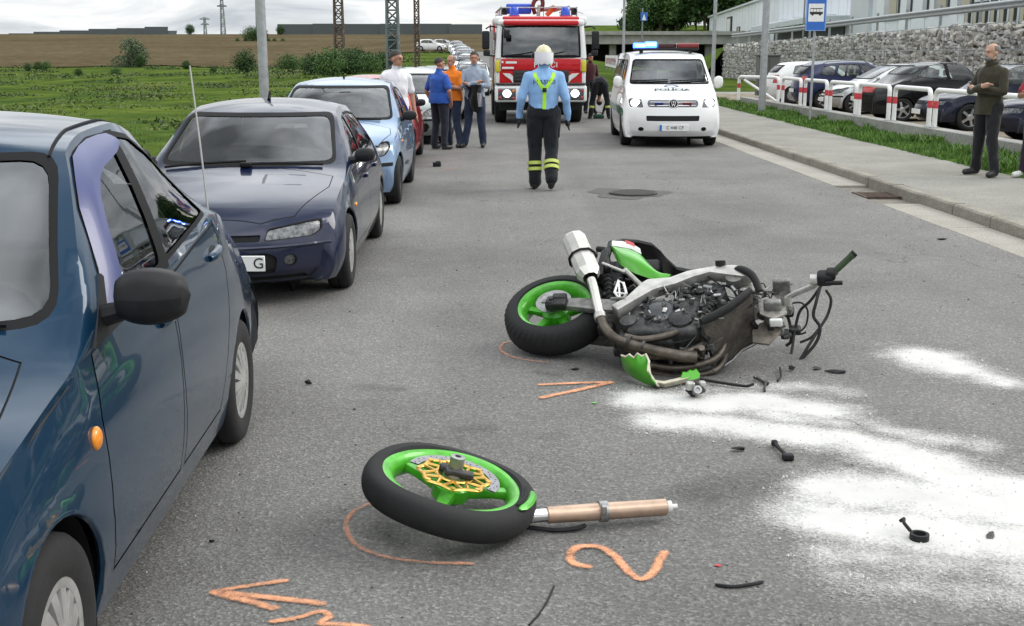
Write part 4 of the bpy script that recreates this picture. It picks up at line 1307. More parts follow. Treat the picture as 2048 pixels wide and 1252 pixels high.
def seats(parent, y_front, zf, half, rear=True, top=.62):
    for sx_ in (-1, 1):
        b = MB(); b.rbox((sx_ * half * .5, y_front, zf + .12), (half * .72, .5, .16), .05)
        b.rbox((0, 0, 0), (half * .68, .14, top), .05, M=Matrix.Translation((sx_ * half * .5, y_front + .28, zf + .14 + top / 2)) @ Matrix.Rotation(-.22, 4, 'X'))
        b.rbox((sx_ * half * .5, y_front + .37, zf + .14 + top + .1), (.24, .09, .15), .03)
        b.build('front_seat', SEATM, parent)
    if rear:
        b = MB(); b.rbox((0, y_front + 1.0, zf + .12), (half * 1.7, .5, .18), .05)
        b.rbox((0, 0, 0), (half * 1.7, .14, top - .06), .05, M=Matrix.Translation((0, y_front + 1.27, zf + .1 + top / 2)) @ Matrix.Rotation(-.28, 4, 'X'))
        b.build('rear_seat', SEATM, parent)
def dash(parent, y, z, half, wheel_x):
    b = MB(); b.rbox((0, y, z), (half * 1.85, .42, .2), .06); b.build('dashboard', INTER, parent)
    b = MB()
    M = Matrix.Translation((wheel_x, y + .34, z + .04)) @ Matrix.Rotation(R(65), 4, 'X')
    b.tube([tuple(M @ Vector((.18 * math.cos(a * .3142), .18 * math.sin(a * .3142), 0))) for a in range(20)], .014, 6, closed=True)
    b.bar(M @ Vector((-.17, 0, 0)), M @ Vector((.17, 0, 0)), .014, n=6); b.bar(M @ Vector((0, 0, 0)), M @ Vector((0, -.05, -.2)), .025, n=6)
    b.build('steering_wheel', INTER, parent)
def mirror_part(parent, p, side, size=(.2, .1, .13), m=None, tilt=0):
    """door mirror: rounded housing, foot and glass (glass faces the tail)"""
    b = MB(); w, d, h = size
    P = []
    for i in range(15):
        t = i / 14; 
        k = (math.sin(math.pi * min(1, max(0, t))) ** .30) if 0 < t < 1 else 0.0
        k = max(k, .02)
        xx = p[0] + side * (.03 + w * t)
        zc = p[2] + h * .5 + (.01 * t)
        row = []
        for j in range(17):
            a = 2 * math.pi * j / 16
            ca, sa = math.cos(a), math.sin(a)
            sy = -d * .5 * (abs(ca) ** .7) * math.copysign(1, ca)
            if sy > 0: sy *= .45
            row.append((xx, p[1] - d * .1 + sy * k - .035 * math.sin(t * 1.2), zc + h * .5 * (abs(sa) ** .75) * math.copysign(1, sa) * k))
        P.append(row)
    b.grid(P)
    b.tube([(p[0] - side * .02, p[1], p[2] + h * .12), (p[0] + side * .06, p[1] - .01, p[2] + h * .25)], [.035, .028], 8)
    o = b.build('door_mirror', m or BLACK_PL, parent)
    b = MB(); b.ell((p[0] + side * (.03 + w * .5), p[1] + d * .02, p[2] + h * .5), (w * .42, .006, h * .40)); b.build('mirror_glass', CHROME, o)
    return o
def wiper(parent, c, x0, x1, y0, dz=.012):
    """wiper lying along the foot of the windscreen"""
    b = MB(); pts = []
    for k in range(7):
        x = x0 + (x1 - x0) * k / 6
        p, n_ = c.hit((x, -3, 0), (0, 1, 0)) if False else (None, None)
        y = y0(x); q, n_ = c.tz(x, y); pts.append(q + n_ * dz)
    b.tube(pts, .009, 5); b.tube([pts[1] + Vector((0, -.05, .0)), pts[2] + Vector((0, -.01, .02)), pts[4]], .012, 5)
    b.build('wiper', TRIM, parent)
def side_name(sd): return 'L' if sd > 0 else 'R'
def std_car(root, keys, P, bodym, seed=0):
    """P: arches, doors, windows, screen, rear_screen, lamps ... -> body, panels, panes, wheels"""
    c = Car(keys, n=P.get('n', 74), crown=P.get('crown', 2.2), cornerp=P.get('cornerp', 2.4))
    spec = {'__body__': bodym}
    for sd in (1, -1):
        S = side_name(sd)
        for i, (poly, nm) in enumerate(P.get('doors', [])):
            t = c.cut(poly, 'side', {0}, 'gap', sd)
            c.cut(inset(poly, P.get('gap', .0055)), 'side', {0}, 'door%d%s' % (i, S), sd, base={t})
            spec['door%d%s' % (i, S)] = ('door', bodym, None, 0, None)
        for poly in P.get('pillars', []): c.cut(poly, 'side', {1}, 'trim', sd)
        for i, (poly, bw, door, gm) in enumerate(P.get('windows', [])):
            t = c.cut(poly, 'side', {1}, 'trim', sd)
            k = 'win%d%s' % (i, S)
            c.cut(inset_c(poly, bw), 'side', {1}, k, sd, base={t})
            spec[k] = ('window', gm or GLASS_S, ('door%d%s' % (door, S)) if door is not None else None, .006, None)
        for (y, z, r) in P['arches']:
            c.cut(arch_poly(y, z, r), 'side', {0}, 'DELETE', sd)
        for i, (poly, zones, yr, nm, m, dep, label) in enumerate(P.get('side_bits', [])):
            k = 'sb%d%s' % (i, S); c.cut(poly, 'side', zones, k, sd, yr); spec[k] = (nm, m, None, dep, label)
        for i, (poly, yr, nm, m, dep, label, bw) in enumerate(P.get('pair_front', [])):
            k = 'pf%d%s' % (i, S)
            pp = [(x * sd, z) for x, z in poly]
            t = c.cut(pp, 'front', {0, 1, 2}, 'seam', 0, yr)
            c.cut(inset_c(pp, bw), 'front', {0, 1, 2}, k, 0, yr, base={t}); spec[k] = (nm, m, None, dep, label)
    for i, (poly, yr, nm, m, dep, label) in enumerate(P.get('front_bits', [])):
        k = 'fb%d' % i; c.cut(poly, 'front', {0, 1, 2}, k, 0, yr); spec[k] = (nm, m, None, dep, label)
    for i, (poly, nm, m, bw, zones, yr) in enumerate(P.get('top_bits', [])):
        k = 'tb%d' % i; t = c.cut(poly, 'top', zones, 'gap', 0, yr); c.cut(inset(poly, bw), 'top', zones, k, 0, yr, base={t}); spec[k] = (nm, m, None, 0, None)
    for key, nm, yr in (('screen', 'windscreen', (-9, .3)), ('rear_screen', 'rear_window', (.2, 9))):
        if key in P:
            poly, bw = P[key]
            t = c.cut(poly, 'front', {2}, 'trim', 0, P.get(key + '_yr', yr))
            c.cut(inset_c(poly, bw), 'front', {2}, key, 0, P.get(key + '_yr', yr), base={t})
            spec[key] = (nm, P.get('screen_glass', GLASS_W) if key == 'screen' else GLASS_S, None, .004, None)
    spec['gap'] = ('panel_gaps', DARKM, None, .004, None)
    spec['trim'] = ('window_trim', TRIM, None, 0, None)
    spec['seam'] = ('lamp_seams', DARKM, None, .003, None)
    c.P = P
    objs = c.finish(root, spec)
    # wheel wells, lips, wheels
    wb = MB()
    for (y, z, r) in P['arches']:
        for sd in (1, -1):
            pr = [(sd * .42, r * 1.02), (sd * (P['hw'] - .045), r * 1.02)]
            wb.lathe(pr, 20, M=Matrix.Translation((0, y, z)), a0=-.5, a1=math.pi + .5)
            wb.lathe([(sd * .42, r * 1.02), (sd * .42, 0)], 20, M=Matrix.Translation((0, y, z)))
    wb.box((0, 0, .27), (P['hw'] * 1.2, P['len'] * .86, .16))
    wb.box((0, 0, .24), (P['hw'] * 1.84, abs(P['arches'][0][0] - P['arches'][1][0]) - P['arches'][0][2] * 2.1, .10))
    wb.build('underbody', DARKM, root)
    for (y, z, r) in P['arches']:
        for sd in (1, -1):
            pts = []
            for k in range(25):
                a = -.25 + (math.pi + .5) * k / 24
                yy, zz = y + (r + .002) * math.cos(a), z + (r + .002) * math.sin(a)
                p, n_ = c.sx(yy, max(zz, .19), sd)
                if zz > .19: pts.append(p - Vector((sd * .010, 0, 0)))
            b = MB(); b.tube(pts, .011, 6); b.build('arch_lip', bodym, root)
    wr, ww, st, rim = P['wheel']
    for (y, z, r) in P['arches']:
        for sd in (1, -1):
            add_wheel(root, sd * (P['track'] - ww * .5), y, wr, ww, st, rim, P.get('steer', 0) if y < 0 else 0)
    if P.get('inside', True):
        seats(root, P['seat'][0], P['seat'][1], P['hw'] * .8, True, P['seat'][2])
        dash(root, P['dash'][0], P['dash'][1], P['hw'] * .82, .36)
    return c, objs

# ------------------------------------------------------------------ 1: dark blue saloon, nearest
BLUE1 = paint('dark_blue_paint', (.005, .030, .066), metal=.2, dirt_amt=.03)
LANOS = [(-2.00, .20, .20, .20, .60, .20, .60, .62, .19), (-2.10, .28, .33, .33, .66, .33, .66, .70, .19), (-2.13, .32, .48, .48, .69, .48, .69, .75, .19),
         (-2.09, .34, .60, .59, .71, .59, .71, .78, .19), (-2.02, .32, .70, .67, .73, .67, .73, .80, .19), (-1.85, .25, .79, .74, .76, .74, .76, .83, .19),
         (-1.45, .14, .88, .83, .775, .83, .775, .845, .19), (-1.08, .20, .975, .93, .785, .92, .79, .85, .19), (-.93, .20, 1.07, 1.03, .765, .93, .795, .85, .19),
         (-.70, .15, 1.265, 1.22, .71, .945, .80, .85, .19), (-.47, .10, 1.45, 1.40, .645, .96, .803, .85, .19), (-.36, .07, 1.51, 1.46, .615, .965, .804, .85, .19),
         (-.1, .03, 1.55, 1.505, .60, .985, .805, .85, .19), (.25, .0, 1.56, 1.515, .595, 1.01, .805, .85, .19), (.55, -.03, 1.545, 1.47, .585, 1.04, .80, .85, .19),
         (.85, -.08, 1.49, 1.34, .59, 1.07, .795, .85, .19), (1.15, -.14, 1.36, 1.19, .63, 1.085, .785, .85, .19), (1.45, -.16, 1.13, 1.07, .66, 1.04, .755, .84, .19),
         (1.62, -.14, 1.02, .98, .65, .96, .725, .825, .19), (2.0, -.14, .97, .91, .63, .89, .67, .78, .20), (2.14, -.2, .90, .85, .62, .84, .65, .76, .21),
         (2.19, -.26, .70, .68, .68, .68, .70, .78, .22), (2.17, -.26, .45, .45, .66, .45, .66, .74, .22), (2.08, -.2, .23, .23, .6, .23, .6, .65, .22)]
W_F = rnd([(-.63, .975), (-.44, 1.315), (-.27, 1.45), (-.08, 1.488), (.155, 1.492), (.075, 1.03)], .03)
W_R = rnd([(.125, 1.035), (.205, 1.492), (.40, 1.468), (.58, 1.385), (.76, 1.25), (.89, 1.107)], .03)
LP = dict(gap=.009, n=96, pillars=[[(.04, 1.005), (.15, 1.02), (.225, 1.495), (.13, 1.495)]], hw=.85, len=4.2, arches=[(-1.25, .29, .335), (1.25, .29, .335)], wheel=(.29, .185, 'multi', .185), track=.83, seat=(-.35, .25, .72), dash=(-.72, .84),
          doors=[([(-.82, .30), (-.845, .5), (-.83, .75), (-.76, .935), (-.5, .962), (.09, .995), (.06, .70), (.06, .30)], 'door'), ([(.072, .30), (.072, .70), (.102, 1.0), (.55, 1.035), (.93, 1.075), (.97, .85), (.93, .68), (.80, .42), (.74, .30)], 'door')],
          windows=[(W_F, .022, 0, None), (W_R, .022, 1, None)],
          screen=(rnd([(-.715, 1.02), (.715, 1.02), (.605, 1.462), (-.605, 1.462)], .08), .022), rear_screen=(rnd([(-.62, 1.16), (.62, 1.16), (.53, 1.40), (-.53, 1.40)], .08), .03), rear_screen_yr=(.8, 9),
          top_bits=[([(-.66, -.98), (-.60, -1.80), (-.3, -1.96), (.3, -1.96), (.60, -1.80), (.66, -.98), (.35, -1.09), (-.35, -1.09)][::1], 'bonnet', BLUE1, .006, {2}, (-2.0, -.8))],
          pair_front=[(rnd([(.30, .54), (.68, .56), (.70, .66), (.34, .665)], .03), (-3, -1.4), 'headlight', REFL, .01, None, .006)],
          front_bits=[(rnd([(-.26, .56), (.26, .56), (.24, .645), (-.24, .645)], .02), (-3, -1.7), 'grille', TRIM, .012, None), (rnd([(-.45, .27), (.45, .27), (.42, .38), (-.42, .38)], .03), (-3, -1.7), 'lower_grille', DARKM, .015, None)])
LP['top_bits'] = [([(-.665, -.93), (-.70, -1.2), (-.62, -1.78), (-.3, -1.95), (.3, -1.95), (.62, -1.78), (.70, -1.2), (.665, -.93)], 'bonnet', BLUE1, .006, {2}, (-2.02, -.86))]
car1 = thing('dark_blue_saloon', 'dark blue saloon car nearest the camera with blue window deflector and black mirror', 'car', (-1.93, 3.97, 0), R(1.3))
c1, o1 = std_car(car1, LANOS, LP, BLUE1)
mirror_part(o1.get('door0L', car1), (.80, -.62, .985), 1, (.23, .15, .165), BLACK_PL)
mirror_part(o1.get('door0R', car1), (-.80, -.60, 1.03), -1, (.21, .12, .145), BLACK_PL)
b = MB()   # black sail between mirror and window
for sd in (1,):
    pp = [(-.76, .945), (-.46, .965), (-.48, 1.06), (-.55, 1.12)]
    q = [c1.sx(y, z, sd)[0] + Vector((sd * .012, 0, 0)) for y, z in pp]; q2 = [v - Vector((sd * .03, 0, 0)) for v in q]
    b.add([tuple(v) for v in q + q2], [(0, 1, 2, 3), (7, 6, 5, 4), (0, 4, 5, 1), (1, 5, 6, 2), (2, 6, 7, 3), (3, 7, 4, 0)])
b.build('mirror_sail', BLACK_PL, o1.get('door0L', car1))
# blue wind deflector over the front edge of the side window
outer = [(-.615, .985), (-.535, 1.135), (-.445, 1.30), (-.37, 1.375), (-.28, 1.44), (-.19, 1.465), (-.09, 1.48), (.04, 1.486), (.13, 1.485)]
inner = [(-.50, .99), (-.455, 1.10), (-.385, 1.245), (-.325, 1.31), (-.245, 1.36), (-.17, 1.385), (-.08, 1.40), (.03, 1.415), (.12, 1.44)]
P_ = []
for (a, bq) in zip(outer, inner):
    row = []
    for k in range(5):
        t = k / 4; y, z = a[0] + (bq[0] - a[0]) * t, a[1] + (bq[1] - a[1]) * t
        p, n_ = c1.sx(y, z, 1); row.append(tuple(p + n_ * (.006 + .03 * math.sin(t * 1.5))))
    P_.append(row)
b = MB(); b.grid(P_)
VIS = mat('blue_visor_plastic', (.030, .042, .15), .32, coat=.15, spec=.6)
b.build('window_deflector', VIS, o1.get('door0L', car1), recalc=False)
for (y, z, L) in ((-.03, .875, .20), (.80, .955, .19)):
    P_ = []
    b = MB()
    for k in range(9):
        t = k / 8; yy = y + (t - .5) * L
        p, n_ = c1.sx(yy, z + (t - .5) * .015, 1); P_.append(p + n_ * (.004 + .010 * math.sin(math.pi * t)))
    b.tube([tuple(p) for p in P_], [.013, .02, .022, .022, .022, .022, .022, .02, .012], 10)
    b.build('door_handle', BLUE1, o1.get('door%dL' % (0 if y < .1 else 1), car1))
    b = MB(); p, n_ = c1.sx(y, z, 1); b.ell(tuple(p - n_ * .006), (.014, L * .42, .034)); b.build('handle_recess', DARKM, o1.get('door%dL' % (0 if y < .1 else 1), car1))
p, n_ = c1.sx(-.90, .725, 1)
b = MB(); b.ell(tuple(p), (.016, .034, .034), n=20, m=12); b.build('side_indicator', AMBER, car1)
for sd in (1, -1):   # roof ditch line
    b = MB(); pts = []
    for k in range(22):
        y = -.34 + 1.25 * k / 21
        x = np.interp(y, [-.4, -.1, .3, .9], [.585, .555, .545, .54]) * sd
        q, n_ = c1.tz(x, y); pts.append(tuple(q + n_ * .002))
    b.tube(pts, .0055, 6); b.build('roof_ditch', TRIM, car1)
b = MB()
for (x0, x1) in ((-.55, .05), (0.0, .60)):
    pts = []
    for k in range(8):
        x = x0 + (x1 - x0) * k / 7; y = -1.0 + .18 * (x / .7) ** 2 + .02
        q, n_ = c1.tz(x, y); pts.append(tuple(q + n_ * .016))
    b.tube(pts, .009, 5)
b.build('wiper', TRIM, car1)

# ------------------------------------------------------------------ 2: navy hatchback with aerial
NAVY = paint('navy_paint', (.007, .013, .042), metal=.15, dirt_amt=.16, dirt=(.13, .12, .11))
BRAVA = [(-2.02, .22, .17, .17, .60, .17, .60, .64, .16), (-2.12, .30, .27, .27, .68, .27, .68, .73, .16), (-2.14, .33, .40, .40, .71, .40, .71, .78, .16),
         (-2.10, .33, .50, .49, .73, .49, .73, .80, .16), (-2.03, .30, .585, .56, .745, .56, .745, .82, .16), (-1.86, .24, .69, .645, .765, .645, .765, .845, .17),
         (-1.45, .15, .81, .755, .78, .755, .78, .86, .17), (-1.15, .12, .875, .82, .785, .815, .79, .865, .17), (-1.0, .13, .93, .86, .775, .835, .795, .868, .17),
         (-.78, .14, 1.06, .98, .74, .85, .80, .87, .17), (-.50, .12, 1.205, 1.125, .68, .865, .80, .87, .17), (-.24, .08, 1.315, 1.25, .625, .875, .80, .87, .17),
         (-.08, .05, 1.355, 1.29, .605, .88, .80, .87, .17), (.3, .0, 1.385, 1.32, .60, .89, .80, .87, .17), (.9, -.03, 1.365, 1.29, .59, .91, .795, .87, .17),
         (1.35, -.06, 1.30, 1.20, .57, .93, .78, .865, .17), (1.60, -.10, 1.20, 1.08, .58, .93, .76, .86, .17), (1.82, -.16, 1.02, .95, .64, .90, .73, .84, .18),
         (1.95, -.20, .85, .82, .68, .82, .70, .81, .18), (2.00, -.24, .60, .58, .69, .58, .70, .78, .18), (1.99, -.24, .35, .35, .66, .35, .66, .72, .18), (1.90, -.2, .19, .19, .6, .19, .6, .63, .18)]
BP = dict(n=84, hw=.87, len=4.1, arches=[(-1.27, .285, .335), (1.27, .285, .335)], wheel=(.285, .18, 'cap', .18), track=.855, seat=(-.25, .2, .62), dash=(-.68, .74), steer=0,
          doors=[([(-.78, .27), (-.80, .6), (-.70, .845), (.10, .865), (.10, .27)], 'door'), ([(.112, .27), (.112, .865), (.9, .895), (.92, .7), (.74, .27)], 'door')],
          windows=[(rnd([(-.55, .875), (-.28, 1.10), (-.03, 1.225), (.10, 1.255), (.10, .89)], .03), .02, 0, None), (rnd([(.125, .89), (.125, 1.265), (.5, 1.265), (.95, 1.225), (1.2, 1.05), (1.25, .95)], .03), .02, 1, None)],
          screen=(rnd([(-.70, .905), (.70, .905), (.60, 1.285), (-.60, 1.285)], .07), .03), rear_screen=(rnd([(-.58, 1.0), (.58, 1.0), (.5, 1.22), (-.5, 1.22)], .06), .03), rear_screen_yr=(1.2, 9),
          top_bits=[([(-.70, -1.06), (-.70, -1.3), (-.52, -1.85), (-.3, -1.99), (.3, -1.99), (.52, -1.85), (.70, -1.3), (.70, -1.06)], 'bonnet', NAVY, .007, {2}, (-2.04, -1.0))],
          pair_front=[(rnd([(.33, .475), (.65, .49), (.705, .53), (.70, .60), (.60, .595), (.35, .555)], .02), (-3, -1.5), 'headlight', REFL, .012, None, .008),
                      (rnd([(.50 + .045 * math.cos(a * .6283), .335 + .045 * math.sin(a * .6283)) for a in range(10)], .005), (-3, -1.5), 'fog_lamp', REFL, .012, None, .006)],
          front_bits=[(rnd([(-.30, .475), (.30, .475), (.31, .52), (-.31, .52)], .015), (-3, -1.7), 'grille', TRIM, .012, None),
                      (rnd([(-.40, .25), (.40, .25), (.42, .36), (.36, .395), (-.36, .395), (-.42, .36)], .03), (-3, -1.7), 'lower_grille', DARKM, .02, None),
                      (rnd([(-.60, .195), (.60, .195), (.58, .225), (-.58, .225)], .012), (-3, -1.7), 'bumper_slot', DARKM, .012, None)])
car2 = thing('navy_hatchback', 'navy blue hatchback with a tall roof aerial look and a white plate ending in 6', 'car', (-1.90, 10.22, 0))
car2['label'] = 'dusty navy blue hatchback with round fog lamp parked behind the nearest dark blue saloon'
c2, o2 = std_car(car2, BRAVA, BP, NAVY)
mirror_part(o2.get('door0L', car2), (.79, -.62, .90), 1, (.17, .10, .115), BLACK_PL)
mirror_part(o2.get('door0R', car2), (-.79, -.62, .90), -1, (.17, .10, .115), BLACK_PL)
p, n_ = c2.fy(0, .335)
b = MB(); b.rbox((.09, p.y - .012, .335), (.52, .014, .11), .004, seg=1); pl = b.build('number_plate', PLATE_W, car2)
def facing(o, rx=0.0):   # matrix placing text upright on a surface that faces -y
    return Matrix.Translation(o) @ Matrix.Rotation(math.pi / 2 + rx, 4, 'X')
b = MB(); b.text('G', .105, facing((.305, p.y - .0205, .335))); b.build('plate_lettering', PLATE_B, pl)
for k in range(2):
    b = MB(); pts = []
    x0, x1 = ((-.62, .02), (.05, .60))[k]
    for q in range(9):
        x = x0 + (x1 - x0) * q / 8; y = -1.045 + .14 * abs(x / .72) ** 2.4 + (.04 * q / 8)
        qq, n_ = c2.tz(x, y); pts.append(tuple(qq + n_ * .018))
    b.tube(pts, .010, 5); b.build('wiper', TRIM, car2)
b = MB(); q, n_ = c2.tz(.03, -1.06); b.rbox((.03, -1.07, q.z + .015), (.09, .06, .04), .012); b.build('wiper_pivot', TRIM, car2)
b = MB(); q, n_ = c2.tz(0.02, .08); b.tube([tuple(q), (q.x, q.y + .03, q.z + .03), (q.x, q.y + .045, q.z + .07)], [.016, .013, .008], 8); b.build('aerial_base', TRIM, car2)
p, n_ = c2.sx(-.95, .60, 1); b = MB(); b.ell(tuple(p), (.012, .03, .018)); b.build('side_indicator', AMBER, car2)
for (y, z, dr_) in ((0, .74, 0), (.80, .76, 1)):
    p, n_ = c2.sx(y, z, 1); b = MB(); b.rbox((p.x + .012, y, z), (.03, .17, .035), .012); b.build('door_handle', NAVY, o2.get('door%dL' % dr_, car2))
for q in o2:   # rubbing strip along the bumper
    pass
b = MB(); pts = []
for k in range(31):
    x = -.76 + 1.52 * k / 30
    pp, nn = c2.fy(x, .435); pts.append(tuple(pp + nn * .003))
b.tube(pts, .012, 6); b.build('bumper_strip', NAVY, car2)

# aerial whip between the first two cars: mounted on the boot wing of the nearest saloon
ae = empty('aerial', car1)
p, n_ = c1.tz(.672, 1.46)
b = MB(); b.tube([tuple(p), tuple(p + Vector((-.005, .0, .05)))], [.016, .010], 8); b.build('aerial_foot', TRIM, ae)
b = MB(); b.tube([tuple(p + Vector((-.005, 0, .045))), tuple(p + Vector((-.03, .02, .38))), tuple(p + Vector((-.06, .04, .72)))], [.005, .0045, .0035], 6); b.build('aerial_rod', mat('aerial_steel', (.5, .5, .48), .4, .5), ae)

# ------------------------------------------------------------------ 3: light blue small hatchback
LBLUE = paint('light_blue_paint', (.19, .28, .42), metal=.25, dirt_amt=.22)
PUNTO = [(-1.80, .24, .19, .19, .56, .19, .56, .60, .17), (-1.88, .32, .30, .30, .64, .30, .64, .69, .17), (-1.90, .35, .45, .45, .68, .45, .68, .74, .17),
         (-1.86, .36, .58, .57, .70, .57, .70, .77, .17), (-1.79, .34, .69, .66, .72, .66, .72, .79, .17), (-1.62, .28, .79, .74, .74, .74, .74, .815, .18),
         (-1.32, .20, .885, .83, .755, .83, .755, .825, .18), (-1.10, .16, .94, .885, .76, .875, .765, .828, .18), (-.95, .16, 1.01, .94, .75, .885, .77, .83, .18),
         (-.70, .15, 1.165, 1.09, .71, .90, .775, .83, .18), (-.42, .12, 1.315, 1.245, .655, .91, .775, .83, .18), (-.20, .09, 1.405, 1.34, .615, .92, .775, .83, .18),
         (-.02, .05, 1.445, 1.38, .60, .925, .775, .83, .18), (.4, .0, 1.47, 1.40, .595, .94, .775, .83, .18), (1.0, -.03, 1.45, 1.37, .585, .96, .77, .83, .18),
         (1.42, -.06, 1.40, 1.30, .57, .97, .755, .825, .18), (1.62, -.10, 1.28, 1.17, .59, .97, .74, .82, .18), (1.78, -.15, 1.08, 1.02, .63, .95, .71, .80, .18),
         (1.86, -.2, .86, .84, .66, .84, .68, .78, .18), (1.90, -.24, .58, .57, .67, .57, .68, .76, .18), (1.88, -.24, .34, .34, .64, .34, .64, .70, .18), (1.80, -.2, .2, .2, .58, .2, .58, .6, .18)]
PP = dict(n=76, hw=.83, len=3.78, arches=[(-1.2, .29, .335), (1.2, .29, .335)], wheel=(.29, .18, 'steel', .17), track=.81, seat=(-.2, .25, .66), dash=(-.62, .80),
          doors=[([(-.72, .28), (-.74, .6), (-.66, .895), (.18, .925), (.18, .28)], 'door'), ([(.192, .28), (.192, .925), (.86, .955), (.87, .74), (.70, .28)], 'door')],
          windows=[(rnd([(-.50, .93), (-.22, 1.19), (.02, 1.32), (.18, 1.345), (.18, .945)], .03), .02, 0, None), (rnd([(.21, .945), (.21, 1.35), (.8, 1.33), (1.1, 1.28), (1.2, 1.0)], .04), .02, 1, None)],
          screen=(rnd([(-.70, .975), (.70, .975), (.60, 1.375), (-.60, 1.375)], .07), .03), rear_screen=(rnd([(-.55, 1.05), (.55, 1.05), (.5, 1.32), (-.5, 1.32)], .06), .03), rear_screen_yr=(1.3, 9),
          top_bits=[([(-.68, -1.02), (-.70, -1.2), (-.58, -1.55), (-.3, -1.74), (.3, -1.74), (.58, -1.55), (.70, -1.2), (.68, -1.02)], 'bonnet', LBLUE, .007, {2}, (-1.8, -.95))],
          pair_front=[(rnd([(.34, .585), (.50, .555), (.66, .60), (.715, .69), (.69, .76), (.55, .745), (.38, .665)], .03), (-3, -1.1), 'headlight', REFL, .012, None, .009)],
          front_bits=[(rnd([(-.42, .26), (.42, .26), (.48, .36), (.44, .43), (-.44, .43), (-.48, .36)], .03), (-3, -1.5), 'lower_grille', DARKM, .02, None),
                      (rnd([(-.74, .475), (.74, .475), (.74, .515), (-.74, .515)], .01), (-3, -1.2), 'bumper_strip', TRIM, -.006, None),
                      (rnd([(-.2, .56), (.2, .56), (.22, .61), (-.22, .61)], .015), (-3, -1.5), 'grille', TRIM, .012, None)])
car3 = thing('light_blue_hatchback', 'light blue small hatchback with oval headlight behind the navy hatchback', 'car', (-1.86, 15.42, 0))
c3, o3 = std_car(car3, PUNTO, PP, LBLUE)
for sd, S in ((1, 'L'), (-1, 'R')):
    mirror_part(o3.get('door0' + S, car3), (sd * .76, -.55, .95), sd, (.19, .10, .12), BLACK_PL)
def screen_wipers(c, root, y0, k2, spans, col=TRIM):
    for (x0, x1) in spans:
        b = MB(); pts = []
        for q in range(8):
            x = x0 + (x1 - x0) * q / 7; y = y0 + k2 * abs(x / .72) ** 2.4 + .03 * q / 7
            qq, n_ = c.tz(x, y); pts.append(tuple(qq + n_ * .018))
        b.tube(pts, .011, 5); b.build('wiper', col, root)
screen_wipers(c3, car3, -1.0, .15, ((-.1, .55), (-.62, -.02)))
b = MB(); q, n_ = c3.tz(0.0, .12); b.tube([tuple(q), (q.x, q.y + .03, q.z + .05)], [.016, .008], 8); b.build('aerial_base', TRIM, car3)
p, n_ = c3.sx(-.82, .72, 1); b = MB(); b.ell(tuple(p), (.012, .03, .018)); b.build('side_indicator', AMBER, car3)
for (y, z, dr_) in ((.08, .80, 0), (.76, .82, 1)):
    p, n_ = c3.sx(y, z, 1); b = MB(); b.rbox((p.x + .012, y, z), (.03, .17, .035), .012); b.build('door_handle', LBLUE, o3.get('door%dL' % dr_, car3))

# ------------------------------------------------------------------ further cars reuse the proportions above
def keys_scaled(K, sx_=1, sy=1, sz=1):
    return [(a * sy, b * sy, c * sz if c > .4 else c, d * sz if d > .4 else d, e * sx_, f * sz if f > .4 else f, g * sx_, h * sx_, i) for a, b, c, d, e, f, g, h, i in K]
def P_mod(P, bodym, **kw):
    Q = dict(P)
    Q['top_bits'] = [(p, nm, bodym, bw, z, yr) for p, nm, m, bw, z, yr in P.get('top_bits', [])]
    Q.update(kw); return Q
def tail_lamps(P, x0, x1, z0, z1):
    P['pair_front'] = list(P['pair_front']) + [(rnd([(x0, z0), (x1, z0), (x1, z1), (x0, z1)], .02), (1.4, 3), 'tail_lamp', REDL, 0, None, .006)]
    return P
def quick_car(name, label, loc, rz, keys, P, bodym, mir=(.77, -.58, .93), plates=True, group=None, mirm=None):
    t = thing(name, label, 'car', loc, rz, group)
    c, o = std_car(t, keys, P, bodym)
    for sd, S in ((1, 'L'), (-1, 'R')):
        mirror_part(o.get('door0' + S, t), (sd * mir[0], mir[1], mir[2]), sd, (.17, .10, .115), mirm or bodym)
    if plates:
        p, n_ = c.fy(0, .40); b = MB(); b.rbox((0, p.y - .012, .40), (.52, .014, .11), .004, seg=1); b.build('number_plate', PLATE_W, t)
        p, n_ = c.fy(0, .55, 1); b = MB(); b.rbox((0, p.y + .012, .55), (.52, .014, .11), .004, seg=1); b.build('number_plate', PLATE_W, t)
    return t, c, o
RED = paint('red_paint', (.42, .018, .022), metal=.05, dirt_amt=.2)
SILV = paint('silver_paint', (.42, .43, .43), metal=.6, dirt_amt=.2)
SILG = paint('grey_green_paint', (.30, .34, .33), metal=.5, dirt_amt=.2)
WHT = paint('white_car_paint', (.74, .75, .75), metal=.0, dirt_amt=.2)
BLK = paint('black_paint', (.006, .006, .007), metal=.1, dirt_amt=.08)
NAVY2 = paint('midnight_blue_paint', (.006, .009, .026), metal=.15, dirt_amt=.07)
DBLUE = paint('estate_blue_paint', (.008, .013, .06), metal=.2, dirt_amt=.08)
PQ = tail_lamps(dict(PP), .48, .70, .70, .98)
# parked row on the left, behind the light blue hatchback
quick_car('red_hatchback', 'red hatchback parked behind the light blue hatchback, beside the man in blue', (-1.98, 20.1, 0), 0, keys_scaled(PUNTO, 1, 1.0, .97), P_mod(PQ, RED), RED, mirm=BLACK_PL)
quick_car('grey_green_car', 'pale grey green car behind the red hatchback and the standing men', (-1.60, 25.4, 0), R(-1), keys_scaled(PUNTO, 1.03, 1.08, 1.02), P_mod(PQ, SILG), SILG)
quick_car('dark_car', 'dark car with white roof and lit headlight beyond the man in orange', (-1.50, 32.2, 0), R(-2), keys_scaled(PUNTO, 1.0, 1.0, 1.0), P_mod(PQ, BLK, front_bits=PP['front_bits']), BLK)
